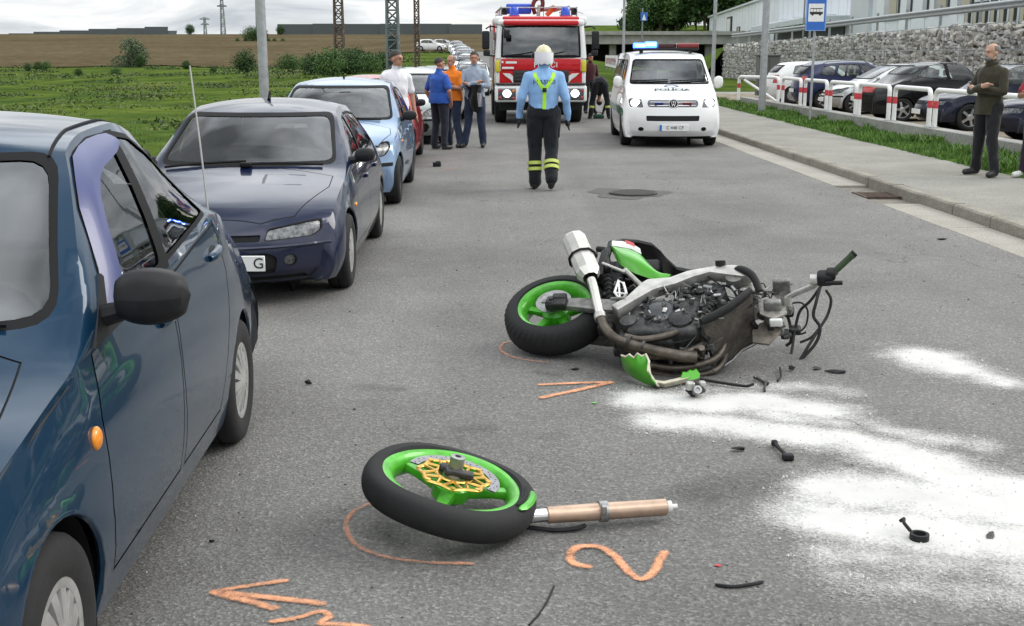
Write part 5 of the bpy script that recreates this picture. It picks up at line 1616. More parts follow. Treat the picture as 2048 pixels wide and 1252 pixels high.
# ================================================================== MOTORCYCLE WRECK, WHEEL, DEBRIS, MARKINGS
_fw = Vector((math.sin(YAW) * math.cos(PITCH), math.cos(YAW) * math.cos(PITCH), -math.sin(PITCH)))
_rt = Vector((math.cos(YAW), -math.sin(YAW), 0)); _up = _rt.cross(_fw)
def G(px, py, z=0.0):
    """where the sight line through a photograph pixel meets the height z"""
    r = _fw * FOC + _rt * (px - 1024) + _up * (626 - py)
    return Vector((0, 0, CAM_H)) + r * ((z - CAM_H) / r.z)
def GY(px, py, y):
    r = _fw * FOC + _rt * (px - 1024) + _up * (626 - py)
    return Vector((0, 0, CAM_H)) + r * (y / r.y)

GREEN = paint('lime_green_paint', (.075, .40, .022), metal=.05, rough=.32, dirt_amt=.12)
GREEN_D = mat('lime_green_metal', (.07, .40, .02), .38, .1, coat=.3, var=.22, vscale=18)
ALU = mat('frame_aluminium', (.47, .46, .435), .42, .65, var=.22, vscale=16, bump=.1, bscale=60)
ALU_D = mat('cast_aluminium', (.22, .22, .21), .55, .6, var=.4, vscale=22, bump=.3, bscale=50)
ENG = mat('engine_black', (.028, .028, .029), .45, .4, var=.5, vscale=20, bump=.3, bscale=60)
ENG2 = mat('engine_grey', (.062, .062, .062), .5, .5, var=.5, vscale=22, bump=.3, bscale=60)
RUSTP = mat('heat_stained_steel', (.10, .085, .070), .42, .7, var=.45, vscale=14)
CAN = mat('brushed_titanium', (.62, .61, .57), .36, .75, var=.12, vscale=10)
RADM = mat('radiator_core', (.07, .062, .052), .75, .3, var=.5, vscale=16, bump=.9, bscale=160)
RUB = mat('black_rubber', (.012, .012, .013), .6, spec=.3, var=.3, vscale=20)
SEATB = mat('black_seat_vinyl', (.014, .014, .015), .5, bump=.3, bscale=60)
PALE = mat('broken_plastic_edge', (.56, .53, .42), .7, var=.25, vscale=30)
GOLD = mat('gold_anodised', (.68, .42, .10), .34, .85, var=.25, vscale=22)
BRONZE = mat('bronze_fork_tube', (.50, .36, .27), .34, .7, var=.22, vscale=9)
STEEL = mat('ground_steel', (.34, .34, .34), .38, .85, var=.3, vscale=18)

Rb = Vector((-.207, -.408, .889)).normalized()
Fb = Vector((.93, -.30, .08)); Fb = (Fb - Rb * Fb.dot(Rb)).normalized()
Ub = Rb.cross(Fb)
BIKE = frame(Vector((.411, 6.936, .215)), Fb, Ub, Rb)
bike = thing('motorcycle', 'wrecked lime green sport motorcycle lying on its side without its front wheel', 'motorcycle', (0, 0, 0))
bike.matrix_world = BIKE
bpy.context.view_layer.update()

def moto_wheel(parent_or_empty, r, w, rim_r, tyre_m, rim_m, spokes=5, treads=True, hub=.07, squash=0.0, seed=1):
    b = MB()
    prof = []
    for k in range(17):
        a = -math.pi * .5 + math.pi * k / 16
        prof.append((w * .5 * math.sin(a) * (1.0), rim_r + .006 + (r - rim_r - .006) * math.cos(a) ** .62 if abs(math.cos(a)) > 1e-6 else rim_r + .006))
    prof = [(-w * .40, rim_r - .004)] + prof + [(w * .40, rim_r - .004)]
    b.lathe(prof, 72, axis='z')
    if squash:
        b.v = [(x * (1 - squash * max(0, x) ** 2 * 3), y, z + .03 * math.sin(3 * math.atan2(y, x) + seed) * squash * 4) for x, y, z in b.v]
    ty = b.build('tyre', tyre_m, parent_or_empty)
    if treads:   # tread grooves as thin dark ribs sunk on the shoulder
        b = MB()
        for k in range(46):
            a = 2 * math.pi * k / 46
            for sgn in (1, -1):
                pts = []
                for q in range(5):
                    t = q / 4; an = a + sgn * .0 + t * .10
                    ww = w * (.12 + .33 * t) * sgn
                    s_ = min(.999, abs(ww) / (w * .5)); cth = math.sqrt(1 - s_ * s_)
                    rad = rim_r + .006 + (r - rim_r - .006) * cth ** .62
                    pts.append((rad * math.cos(an), rad * math.sin(an), ww))
                b.tube(pts, [.0015, .003, .0035, .003, .0015], 4)
        tag(b.build('tread_grooves', DARKM, ty), kind='stuff')
    b = MB()
    lip = rim_r + .004
    b.lathe([(w * .40, lip - .022), (w * .43, lip - .012), (w * .45, lip), (w * .42, lip + .008), (w * .38, lip + .004), (w * .36, lip - .018), (w * .2, lip - .032), (-w * .2, lip - .032), (-w * .36, lip - .018), (-w * .42, lip + .006), (-w * .45, lip), (-w * .42, lip - .014),
             (-w * .34, lip - .030), (-w * .18, lip - .046), (w * .18, lip - .046), (w * .34, lip - .034), (w * .40, lip - .022)], 64, axis='z')
    rim = b.build('rim', rim_m, parent_or_empty)
    for k in range(spokes):
        a = 2 * math.pi * k / spokes + .35
        b = MB(); ca, sa = math.cos(a), math.sin(a)
        L = []
        for rad, hw, hh in ((hub * .6, .036, .026), (hub * 1.3, .030, .022), ((hub + lip) / 2, .024, .018), (lip - .05, .026, .020), (lip - .028, .036, .026)):
            ring = []
            for q in range(8):
                an = q / 8 * 2 * math.pi
                u, v = hw * math.copysign(abs(math.cos(an)) ** .6, math.cos(an)), hh * math.copysign(abs(math.sin(an)) ** .6, math.sin(an))
                ring.append((rad * ca - u * sa, rad * sa + u * ca, v))
            L.append(ring)
        for row in L: row.append(row[0])
        b.grid(L); b.build('spoke', rim_m, rim, weld=1e-5)
    b = MB(); b.lathe([(-w * .34, 0), (-w * .34, hub * .7), (-w * .2, hub), (w * .2, hub), (w * .34, hub * .7), (w * .34, 0)], 28, axis='z'); b.build('hub', rim_m, rim)
    return rim
rw = empty('rear_wheel', bike)
moto_wheel(rw, .318, .196, .222, TYRE, GREEN_D, 5, True, .085)

def plate(name, poly, c0, c1, m, bev=.006, parent=None, taper=None):
    """flat part cut to an outline in the bike's side plane, with rounded edges"""
    bm = bmesh.new()
    vs = [bm.verts.new((a, b_, c0)) for a, b_ in poly]; f = bm.faces.new(vs)
    r = bmesh.ops.extrude_face_region(bm, geom=[f])
    for v in r['geom']:
        if isinstance(v, bmesh.types.BMVert): v.co.z = c1
    bmesh.ops.recalc_face_normals(bm, faces=bm.faces)
    if bev:
        es = [e for e in bm.edges if abs(e.verts[0].co.z - e.verts[1].co.z) < 1e-6]
        bmesh.ops.bevel(bm, geom=es, offset=bev, segments=2, profile=.6, affect='EDGES')
    b = MB(); b.bm(bm, 0, True); bm.free()
    return b.build(name, m, parent or bike)
# swingarm
for sgn in (1, -1):
    c = .125 * sgn
    plate('swingarm', [(-.03, -.085), (.0, -.02), (.18, -.02), (.40, -.045), (.47, -.09), (.45, -.15), (.30, -.135), (.12, -.10), (.02, -.10)], c - .02 * sgn, c + .018 * sgn, ALU_D)
b = MB(); b.rbox((.40, -.09, 0), (.12, .11, .24), .02); b.build('swingarm_bridge', ALU_D, bike)
b = MB(); b.bar((0.0, -.05, -.15), (0, -.05, .165), .016, n=12); b.bar((0, -.05, .145), (0, -.05, .168), .028, n=6); b.build('axle', STEEL, bike)
plate('chain_adjuster', [(-.05, -.075), (-.05, -.02), (.06, -.015), (.06, -.08)], .145, .158, STEEL, .003)
b = MB(); b.rbox((.045, -.085, .155), (.125, .085, .055), .014); b.rbox((.06, -.05, .165), (.085, .05, .05), .012); b.rbox((.01, -.10, .17), (.05, .04, .04), .01); b.bar((.02, -.09, .15), (.02, -.09, .2), .014, n=8); b.build('brake_caliper', ENG, bike)
b = MB(); b.lathe([(.10, .055), (.10, .108), (.105, .108), (.105, .055)], 36, axis='z', M=Matrix.Translation((0, 0, 0))); b.build('brake_disc', STEEL, bike)

# exhaust: canister, link pipe, collector and headers
A0, A1 = Vector((.232, .075, .215)), Vector((.055, .475, .235))
ax = (A1 - A0).normalized(); side = ax.cross(Vector((0, 0, 1))).normalized(); upv = side.cross(ax)
def tri_oval(t, sx_, sz_):
    pts = []
    for k in range(10):
        a = 2 * math.pi * k / 10 + .314
        pts.append((sx_ * math.copysign(abs(math.cos(a)) ** .85, math.cos(a)), sz_ * math.copysign(abs(math.sin(a)) ** .85, math.sin(a))))
    return pts
b = MB()
P_ = []
for t, k in ((0, .62), (.10, .97), (.12, 1), (.93, 1.0), (.955, .95), (.96, .80)):
    p = A0 + (A1 - A0) * t
    row = [tuple(p + side * (u * k) + upv * (v * k)) for u, v in tri_oval(t, .074, .066)]
    row.append(row[0]); P_.append(row)
b.grid(P_, smooth=False)
can = b.build('muffler', CAN, bike, sharp=None)
b = MB(); P_ = []
for t, k in ((.958, .80), (.985, .72), (.985, .4), (.95, .38)):
    p = A0 + (A1 - A0) * t
    row = [tuple(p + side * (u * k) + upv * (v * k)) for u, v in tri_oval(t, .074, .066)]; row.append(row[0]); P_.append(row)
b.grid(P_, smooth=False); p = A0 + (A1 - A0) * .96
b.add([tuple(p + side * (u * .5) + upv * (v * .5)) for u, v in tri_oval(1, .074, .066)], [tuple(range(10))]); b.build('muffler_end_cap', ENG2, can)
b = MB(); p = A0 + (A1 - A0) * .47
ring = [tuple(p + ax * .0 + side * (u * 1.05) + upv * (v * 1.05)) for u, v in tri_oval(1, .074, .066)]
b.tube(ring, .006, 6, closed=True, flat=2.0); b.rbox(tuple(p + side * .082), (.03, .03, .03), .006); b.build('muffler_strap', RUB, can)
b = MB(); b.tube(curve_pts([A0 - ax * .02, (.262, .00, .205), (.30, -.12, .18), (.335, -.225, .155)], 6), .027, 14); b.build('link_pipe', CAN, bike)
b = MB(); b.lathe([(-.02, .030), (-.018, .036), (.018, .036), (.02, .030)], 18, axis='z', M=Matrix.Translation((.333, -.222, .155)) @ Vector((.1, -.3, -.07)).to_track_quat('Z', 'Y').to_matrix().to_4x4()); b.build('pipe_clamp', ALU, bike)
b = MB(); b.tube(curve_pts([(.335, -.225, .155), (.38, -.32, .14), (.46, -.395, .125), (.62, -.445, .10), (.80, -.47, .07), (.90, -.46, .05)], 6), [.029] * 14 + [.034] * 17, 14); b.build('collector_pipe', RUSTP, bike)
hp = [[(.50, -.38, .135), (.60, -.40, .13), (.74, -.355, .125), (.88, -.24, .12), (.95, -.12, .11)],
      [(.50, -.41, .08), (.66, -.46, .06), (.86, -.42, .06), (.99, -.26, .05), (1.0, -.12, .04)],
      [(.60, -.46, .00), (.80, -.48, -.01), (.98, -.40, -.02), (1.03, -.22, -.03), (1.0, -.12, -.03)],
      [(.55, -.44, -.06), (.78, -.47, -.08), (.98, -.40, -.10), (1.03, -.22, -.10), (1.0, -.12, -.10)]]
for h in hp:
    b = MB(); b.tube(curve_pts(h, 6), .021, 12); b.build('header_pipe', RUSTP, bike)
b = MB(); b.bar((.52, -.415, .13), (.535, -.42, .128), .037, n=16); b.bar((.60, -.435, .108), (.615, -.438, .106), .037, n=16); b.build('pipe_band', ENG2, bike)

# aluminium frame spars
spar = [(.395, -.165), (.47, -.095), (.545, .045), (.575, .075), (.70, .085), (.80, .145), (.95, .185), (1.06, .19), (1.14, .165), (1.18, .10), (1.13, .075), (1.02, .10), (.93, .125), (.84, .085), (.74, .02), (.66, -.01), (.62, -.03), (.52, -.13), (.44, -.215)]
plate('frame_spar', spar, .13, .20, ALU, .012)
plate('frame_spar', spar, -.145, -.10, ALU, .01)
b = MB(); b.rbox((1.14, .12, 0), (.11, .14, .24), .02); b.build('headstock', ALU, bike)
b = MB(); b.lathe([(.143, .02), (.150, .018), (.150, .008), (.147, .006), (.147, 0)], 20, axis='z', M=Matrix.Translation((.515, -.055, 0))); b.build('pivot_bolt', ENG, bike)
b = MB(); b.lathe([(.143, .012), (.152, .011), (.152, 0)], 6, axis='z', M=Matrix.Translation((.78, .08, 0)));b.lathe([(.143, .012), (.152, .011), (.152, 0)], 6, axis='z', M=Matrix.Translation((1.03, .145, 0))); b.build('frame_bolt', STEEL, bike)

# engine
b = MB(); b.rbox((.70, -.20, 0), (.42, .30, .30), .04); b.rbox((.60, -.30, -.02), (.34, .14, .24), .04); b.build('crankcase', ENG2, bike)
b = MB(); M = Matrix.Translation((.88, -.06, 0)) @ Matrix.Rotation(R(-28), 4, 'Z')
b.rbox((0, 0, 0), (.20, .30, .28), .02, M=M)
for k in range(6): b.rbox((0, -.12 + k * .028, 0), (.215, .008, .29), .003, M=M, seg=1)
b.build('cylinder_block', ENG2, bike)
b = MB(); M = Matrix.Translation((.92, .06, 0)) @ Matrix.Rotation(R(-28), 4, 'Z'); b.rbox((0, 0, 0), (.20, .10, .30), .025, M=M); b.build('cylinder_head', ENG, bike)
b = MB(); b.lathe([(.13, .105), (.165, .102), (.18, .09), (.185, .07), (.188, 0)], 40, axis='z', M=Matrix.Translation((.665, -.175, -.02)))
for k in range(9):
    a = k / 9 * 6.283; b.bar((.665 + .1 * math.cos(a), -.175 + .1 * math.sin(a), .12), (.665 + .1 * math.cos(a), -.175 + .1 * math.sin(a), .156), .009, n=8)
b.build('clutch_cover', mat('clutch_cover_black', (.05, .055, .06), .32, .5, coat=.3, var=.2, vscale=12), bike)
b = MB(); b.lathe([(.13, .075), (.165, .07), (.175, .055), (.178, 0)], 32, axis='z', M=Matrix.Translation((.80, -.25, 0))); b.build('generator_cover', ENG, bike)
b = MB(); b.lathe([(.12, .05), (.16, .048), (.168, .03), (.168, 0)], 24, axis='z', M=Matrix.Translation((.50, -.26, 0))); b.build('sprocket_cover', ENG2, bike)
rB = random.Random(4)
def clutter(name, n, box, mats_, size, seed):
    r = random.Random(seed); b = MB()
    for k in range(n):
        p = Vector([r.uniform(box[i][0], box[i][1]) for i in range(3)])
        ty = r.random(); mi = r.randrange(len(mats_)); s_ = size * r.uniform(.5, 1.4)
        M = Matrix.Translation(p) @ Matrix.Rotation(r.uniform(0, 3), 4, Vector((r.gauss(0, 1), r.gauss(0, 1), r.gauss(0, 1))).normalized())
        if ty < .4: b.rbox((0, 0, 0), (s_, s_ * r.uniform(.4, 1), s_ * r.uniform(.3, .8)), s_ * .1, mi, M, seg=1)
        elif ty < .7: b.lathe([(-s_ * .5, 0), (-s_ * .5, s_ * .3), (s_ * .5, s_ * .3), (s_ * .5, 0)], 12, mi, M)
        else:
            q = [p + Vector((r.gauss(0, s_), r.gauss(0, s_), r.gauss(0, s_ * .6))) for _ in range(4)]
            b.tube(curve_pts(q, 4), s_ * .09, 6, mi)
    return tag(b.build(name, mats_, bike), kind='stuff')
clutter('engine_fittings', 110, ((.55, 1.02), (-.30, .02), (.13, .185)), [ENG, ENG, ENG2, ALU_D, STEEL], .03, 2)
clutter('throttle_body_fittings', 46, ((.70, 1.10), (-.02, .12), (.02, .15)), [ENG, RUB, ENG2, STEEL], .04, 5)
clutter('under_engine_fittings', 40, ((.50, .98), (-.44, -.30), (-.06, .10)), [RUSTP, ENG, ENG2], .045, 8)
clutter('rear_shock_fittings', 34, ((.28, .50), (-.06, .20), (.02, .15)), [ENG, ALU_D, RUB], .035, 11)
clutter('steering_fittings', 50, ((1.16, 1.38), (-.16, .16), (-.10, .12)), [RUB, ENG, ENG2, ALU_D], .036, 13)
for k in range(4):
    b = MB(); x = .80 + k * .055; b.tube(curve_pts([(x, -.02, .12 - k * .0), (x + .03, .05, .15), (x + .09, .06, .12), (x + .13, .02, .06)], 5), .007, 8); b.build('fuel_hose', RUB, bike)
for k in range(3):
    b = MB(); x = .78 + k * .075; b.lathe([(-.06, .028), (.06, .030), (.062, .02), (.062, 0)], 16, axis='z', M=Matrix.Translation((x, .03 + k * .01, .10)) @ Matrix.Rotation(R(-60), 4, 'X')); b.build('throttle_body', ALU_D, bike)
b = MB(); b.lathe([(.0, .030), (.10, .030), (.102, .022), (.09, .020), (.09, 0)], 20, axis='z', M=Matrix.Translation((.985, .155, .13)) @ Matrix.Rotation(R(-35), 4, 'X')); b.build('air_duct', RUB, bike)
b = MB(); b.lathe([(.0, .05), (.05, .05), (.055, .04), (.055, 0)], 24, axis='z', M=Matrix.Translation((1.07, .10, .13))); b.build('cap_housing', ALU_D, bike)
b = MB(); b.tube(curve_pts([(1.04, .17, .12), (1.10, .14, .20), (1.18, .06, .21), (1.22, -.02, .16)], 6), .022, 12); b.build('coolant_hose', RUB, bike)

# seat, tail
def on(px, py, c):
    """bike-side coordinates of a photograph pixel at the sideways offset c"""
    r = _fw * FOC + _rt * (px - 1024) + _up * (626 - py)
    o = Vector((0, 0, CAM_H)); inv = BIKE.inverted(); a, d = inv @ o, (inv.to_3x3() @ r)
    t = (c - a.z) / d.z; q = a + d * t
    return Vector((q.x, q.y, c))
upE = [(1222, 492, .06), (1240, 495, .085), (1262, 499, .11), (1282, 510, .13), (1298, 527, .14), (1318, 545, .14), (1344, 553, .13)]
loE = [(1224, 503, .05), (1238, 527, .10), (1262, 543, .13), (1282, 551, .15), (1300, 557, .155), (1322, 564, .155), (1340, 560, .14)]
P_ = []
for (u, l) in zip(upE, loE):
    a, d = on(*u), on(*l); row = []
    for k in range(7):
        t = k / 6; p = a + (d - a) * t; p.z += .03 * math.sin(math.pi * t); row.append(p)
    P_.append(row)
Pd = [[p.copy() for p in curve_pts(col, 4)] for col in zip(*P_)]
b = MB(); b.grid([[tuple(p) for p in row] for row in Pd]); tl = b.build('tail_cowl', GREEN, bike, recalc=True)
b = MB(); b.grid([[(p.x, p.y + .0, -p.z - .02) for p in row] for row in Pd]); b.build('tail_cowl', GREEN, bike)
wu = [(1226, 481, .03), (1244, 482, .06), (1264, 487, .09), (1280, 497, .115)]
wl_ = [(1223, 491, .06), (1241, 494.5, .085), (1263, 498.5, .112), (1283, 509, .132)]
b = MB(); b.grid([[tuple(on(*u)), tuple((on(*u) + on(*l)) / 2 + Vector((0, 0, .012))), tuple(on(*l) + Vector((0, 0, .001)))] for u, l in zip(wu, wl_)]); b.build('tail_white_stripe', WHITE_PL, tl)
b = MB(); b.grid([[tuple(on(*u) + Vector((0, 0, .012))), tuple(on(u[0] + 3, u[1] + 4, u[2] + .022))] for u in [(1250, 483, .078), (1258, 485, .09), (1268, 489, .105)]]); b.build('tail_red_decal', RED_P, tl)
b = MB()   # seat hump and saddle, a loft across the bike
sp = [((1226, 481), .04), ((1245, 481), .065), ((1275, 488), .085), ((1303, 497), .095), ((1320, 513), .10), ((1330, 530), .12), ((1352, 548), .11), ((1385, 552), .10)]
P_ = []
for (pp, hw) in sp:
    q = on(pp[0], pp[1], 0.02); row = []
    for k in range(11):
        an = -math.pi * .62 + math.pi * 1.24 * k / 10
        row.append((q.x + .02 * (1 - math.cos(an)), q.y - .05 * (1 - math.cos(an)) , hw * math.sin(an)))
    P_.append(row)
b.grid(P_); b.build('seat', SEATB, bike)
b = MB(); b.rbox((.45, .36, 0), (.30, .12, .20), .03, M=None); b.rbox((.30, .33, 0), (.16, .22, .16), .03); b.rbox((.24, .36, .04), (.05, .26, .18), .015); b.build('undertray', RUB, bike)
b = MB(); b.tube([tuple(on(1215, 515, .10)), tuple(on(1222, 487, .03))], [.018, .022], 8); b.tube([tuple(on(1196, 498, .06)), tuple(on(1212, 500, .08)), tuple(on(1216, 540, .12))], .02, 8); b.build('number_plate_hanger', RUB, bike)
for (p, q, r) in (((1250, 540, .12), (1284, 573, .14), .016), ((1205, 527, .13), (1250, 545, .13), .011), ((1284, 572, -.12), (1240, 535, -.10), .015)):
    b = MB(); b.bar(on(*p), on(*q), r, n=8); b.build('subframe_strut', ALU, bike)
b = MB(); fp = [on(1229, 585, .16), on(1237, 561, .165), on(1247, 566, .165), on(1253, 588, .16), on(1240, 600, .155)]
b.tube([tuple(p) for p in fp], .008, 8, closed=True); b.bar(fp[1], fp[4], .006, n=6); b.bar(fp[0], fp[3], .006, n=6); b.build('footrest_bracket', WHITE_P, bike)
b = MB(); b.tube(curve_pts([on(1240, 600, .16), on(1248, 612, .16), on(1232, 622, .16)], 4), .012, 8); b.bar(on(1222, 598, .18), on(1250, 596, .2), .010, n=8); b.build('brake_pedal', ALU_D, bike)
b = MB(); b.bar(on(1216, 560, .10), on(1222, 605, .10), .026, n=14)
for k in range(6): 
    p = on(1216, 560, .10).lerp(on(1222, 605, .10), k / 5); b.tube([tuple(p + Vector((.033 * math.cos(a * .7854), .012 * math.sin(a * .7854), .033 * math.sin(a * .7854)))) for a in range(8)], .005, 5, closed=True)
b.build('rear_shock', RUB, bike)
b = MB(); b.rbox(tuple(on(1213, 655, .02)), (.10, .09, .08), .02); b.tube([tuple(on(1205, 655, .06)), tuple(on(1222, 680, .04)), tuple(on(1232, 690, .05))], .016, 8); b.rbox(tuple(on(1240, 700, -.02)), (.07, .07, .06), .015); b.build('side_stand_bracket', ENG2, bike)

# radiator, bent, with its side tank
b = MB()
ra, rbq = Vector((.935, -.345, .185)), Vector((1.185, -.07, .185))
n_ = (rbq - ra).cross(Vector((0, 0, 1))).normalized()
P_ = []
for i in range(9):
    t = i / 8; row = []
    for j in range(11):
        s_ = j / 10
        p = ra.lerp(rbq, t) + Vector((.03 * s_, -.012 * s_, -.34 * s_)) + n_ * (.022 * math.sin(3.2 * t + 2.5 * s_) + .012 * mnoise.noise((t * 4, s_ * 4, 1)))
        row.append(p)
    P_.append(row)
b.grid([[tuple(p) for p in r] for r in P_]); b.grid([[tuple(p - n_ * .028) for p in r] for r in P_])
for r in (P_[0], P_[-1], [q[0] for q in P_], [q[-1] for q in P_]):
    b.grid([[tuple(p), tuple(p - n_ * .028)] for p in r])
rad = b.build('radiator', RADM, bike, weld=1e-5)
b = MB(); b.tube([tuple(P_[i][0] - n_ * .014 + Vector((0, 0, .012))) for i in range(9)], [.017, .022, .022, .022, .022, .022, .022, .022, .018], 10, flat=1.3); b.build('radiator_tank', RUB, rad)
b = MB(); b.tube([tuple(P_[i][-1] - n_ * .014) for i in range(9)], .02, 8); b.build('radiator_tank', RUB, rad)
b = MB(); b.tube([tuple(P_[0][j] + n_ * .006) for j in range(6, 11)] , .006, 6); b.tube([tuple(P_[k][10] + n_ * .01 + Vector((0, 0, .01))) for k in range(0, 9)], .006, 6, 0); b.build('radiator_rod', STEEL, rad)

# steering stub, bracket, handlebar
b = MB(); b.lathe([(-.12, .03), (.12, .03)], 16, axis='y', M=Matrix.Translation((1.27, .06, 0)) @ Matrix.Rotation(R(-25), 4, 'Z')); b.rbox((1.33, .13, 0), (.10, .04, .26), .015); b.rbox((1.29, -.06, 0), (.10, .045, .25), .015); b.build('triple_clamp', ALU_D, bike)
plate('fairing_bracket', [(1.20, .03), (1.28, .07), (1.36, -.02), (1.37, -.10), (1.30, -.15), (1.22, -.10)], .05, .062, mat('bracket_grey', (.34, .32, .29), .55, .4, var=.35, vscale=22), .003)
plate('lamp_bracket', [(1.21, -.05), (1.31, -.03), (1.33, -.13), (1.27, -.24), (1.18, -.22), (1.17, -.12)], -.06, -.045, mat('bracket_tan', (.17, .15, .125), .65, .3, var=.35, vscale=22), .003)
b = MB(); b.rbox(tuple(on(1552, 645, .06)), (.07, .022, .05), .008, M=None); b.build('broken_tab', WHITE_P, bike)
hb = [on(1572, 597, .09), on(1588, 588, .12), on(1632, 570, .27)]
b = MB(); b.tube([tuple(p) for p in hb], [.017, .0165, .016], 14); b.lathe([(-.03, .034), (.03, .034)], 16, axis='z', M=Matrix.Translation(hb[0])); b.build('handlebar', ALU, bike)
b = MB(); b.rbox(tuple(on(1650, 556, .32)), (.085, .075, .075), .02); b.rbox(tuple(on(1662, 548, .345)), (.05, .06, .06), .015); b.rbox(tuple(on(1640, 560, .30)), (.04, .06, .045), .012); b.rbox(tuple(on(1668, 566, .32)), (.09, .02, .022), .006)
b.build('switch_cluster', RUB, bike)
b = MB(); b.lathe([(-.02, .028), (.02, .028), (.022, 0)], 14, axis='x', M=Matrix.Translation(on(1628, 559, .31))); b.build('master_cylinder', ALU, bike)
g0, g1 = on(1666, 546, .345), on(1706, 509, .43)
b = MB(); b.tube([tuple(g0.lerp(g1, t)) for t in (0, .12, .14, .9, .92, 1)], [.022, .022, .018, .018, .021, .020], 14); b.build('grip', mat('grip_green_black', (.022, .045, .016), .6, var=.5, vscale=14), bike)
b = MB(); b.bar(g0.lerp(g1, .98), g1 + (g1 - g0) * .10, .020, n=14); b.build('bar_end', RUB, bike)
# left bar stub against the road
b = MB(); b.bar((1.30, .10, -.10), (1.22, .16, -.26), .015, n=12); b.build('handlebar', ALU, bike)

# cables and hoses hanging from the bar to the road
def hang(name, pts, r, m=RUB, parent=bike):
    """pts: photograph pixel plus distance; built in the world, parented to the bike"""
    inv = BIKE.inverted()
    w = [inv @ (GY(*p) if len(p) == 3 else G(p[0], p[1], p[3])) for p in pts]
    b = MB(); b.tube([tuple(p) for p in curve_pts(w, 6)], r, 7); return b.build(name, m, parent)
hang('brake_hose', [(1640, 575, 6.85), (1632, 605, 6.8), (1627, 632, 6.78), (1640, 655, 6.75), (1632, 685, 6.72), (1605, 716, 6.68), (1583, 735, 6.64), (1555, 760, 6.6), (1533, 768, 0, .015)], .010)
hang('throttle_cable', [(1652, 580, 6.85), (1662, 600, 6.82), (1655, 630, 6.8), (1640, 655, 6.76), (1618, 690, 6.7), (1600, 720, 6.66)], .009)
hang('clutch_cable', [(1650, 560, 6.9), (1622, 600, 6.9), (1600, 622, 6.92), (1590, 660, 6.9), (1584, 700, 6.82), (1577, 735, 6.7)], .009)
hang('wiring_loop', [(1570, 610, 6.95), (1600, 605, 6.95), (1615, 620, 6.93), (1612, 650, 6.92), (1596, 668, 6.9), (1612, 665, 6.9)], .006)
hang('wiring_loop', [(1535, 600, 7.0), (1560, 612, 6.98), (1578, 640, 6.95), (1582, 680, 6.9), (1572, 692, 6.9)], .010)
hang('wiring_loop', [(1640, 655, 6.76), (1622, 675, 6.75), (1600, 685, 6.75)], .008)
hang('wiring_loop', [(1560, 735, 0, .02), (1562, 752, 0, .02), (1555, 762, 0, .012)], .006)
hang('brake_line_end', [(1533, 768, 0, .015), (1515, 757, 0, .015), (1508, 755, 0, .02)], .009, ENG2)
hang('brake_line_end', [(1533, 762, 0, .02), (1530, 770, 0, .02), (1529, 782, 0, .012)], .007, ENG2)
hang('gear_linkage', [(1400, 758, 0, .03), (1440, 765, 0, .025), (1490, 772, 0, .02), (1507, 768, 0, .03)], .008, RUB)
b = MB(); b.rbox(tuple(BIKE.inverted() @ GY(1590, 660, 6.92)), (.07, .06, .05), .015); b.rbox(tuple(BIKE.inverted() @ GY(1578, 622, 6.95)), (.06, .08, .05), .015); b.rbox(tuple(BIKE.inverted() @ GY(1570, 668, 6.9)), (.05, .06, .05), .012); b.build('connector_block', ENG, bike)

# ---- broken belly fairing under the engine
bf = thing('broken_fairing', 'broken green belly fairing shell with torn pale edge under the motorcycle engine', 'fairing piece', (0, 0, 0))
top = [(1243, 711, .15), (1252, 714, .15), (1259, 709, .17), (1268, 716, .15), (1275, 707, .18), (1283, 713, .16), (1292, 709, .17), (1298, 722, .15), (1296, 742, .11), (1306, 757, .06)]
bot = [(1240, 716, .10), (1244, 732, .055), (1250, 742, .04), (1258, 749, .03), (1266, 755, .02), (1275, 760, .015), (1285, 765, .012), (1297, 770, .008), (1308, 772, .006), (1318, 773, .005)]
P_ = []
for (u, l) in zip(top, bot):
    a, d = G(u[0], u[1], u[2]), G(*l); row = []
    for k in range(7):
        t = k / 6; p = a.lerp(d, t) + Vector((0, -.045 * math.sin(math.pi * t), .0)); row.append(tuple(p))
    P_.append(row)
b = MB(); b.grid(P_); b.grid([[tuple(Vector(p) + Vector((.004, .007, .002))) for p in r] for r in P_], 1); b.build('shell', [GREEN, PALE], bf, recalc=False)
b = MB(); b.tube([tuple(Vector(r[0]) + Vector((0, .003, 0))) for r in P_], .007, 5); b.tube([P_[-1][k] for k in range(7)], .006, 5); b.build('torn_edge', PALE, bf)
lip = [(1308, 772, .006), (1330, 775, .006), (1352, 770, .01), (1375, 764, .012), (1392, 757, .02)]
b = MB(); b.grid([[tuple(G(*p)), tuple(G(p[0], p[1] - 8, p[2] + .03)), tuple(G(p[0] - 2, p[1] - 13, p[2] + .02))] for p in lip]); b.build('lower_lip', [PALE], bf)
gf = [(1362, 756), (1366, 745), (1374, 746), (1380, 741), (1386, 743), (1393, 739), (1400, 748), (1399, 756), (1385, 760), (1370, 760)]
b = MB(); vs = [tuple(G(x, y, .03 + (760 - y) * .0022)) for x, y in gf]; n0 = len(vs)
b.add(vs + [(x, y + .012, z + .002) for x, y, z in vs], [tuple(range(n0)), tuple(range(2 * n0 - 1, n0 - 1, -1))] + [(i, (i + 1) % n0, n0 + (i + 1) % n0, n0 + i) for i in range(n0)]); b.build('torn_flap', GREEN, bf)

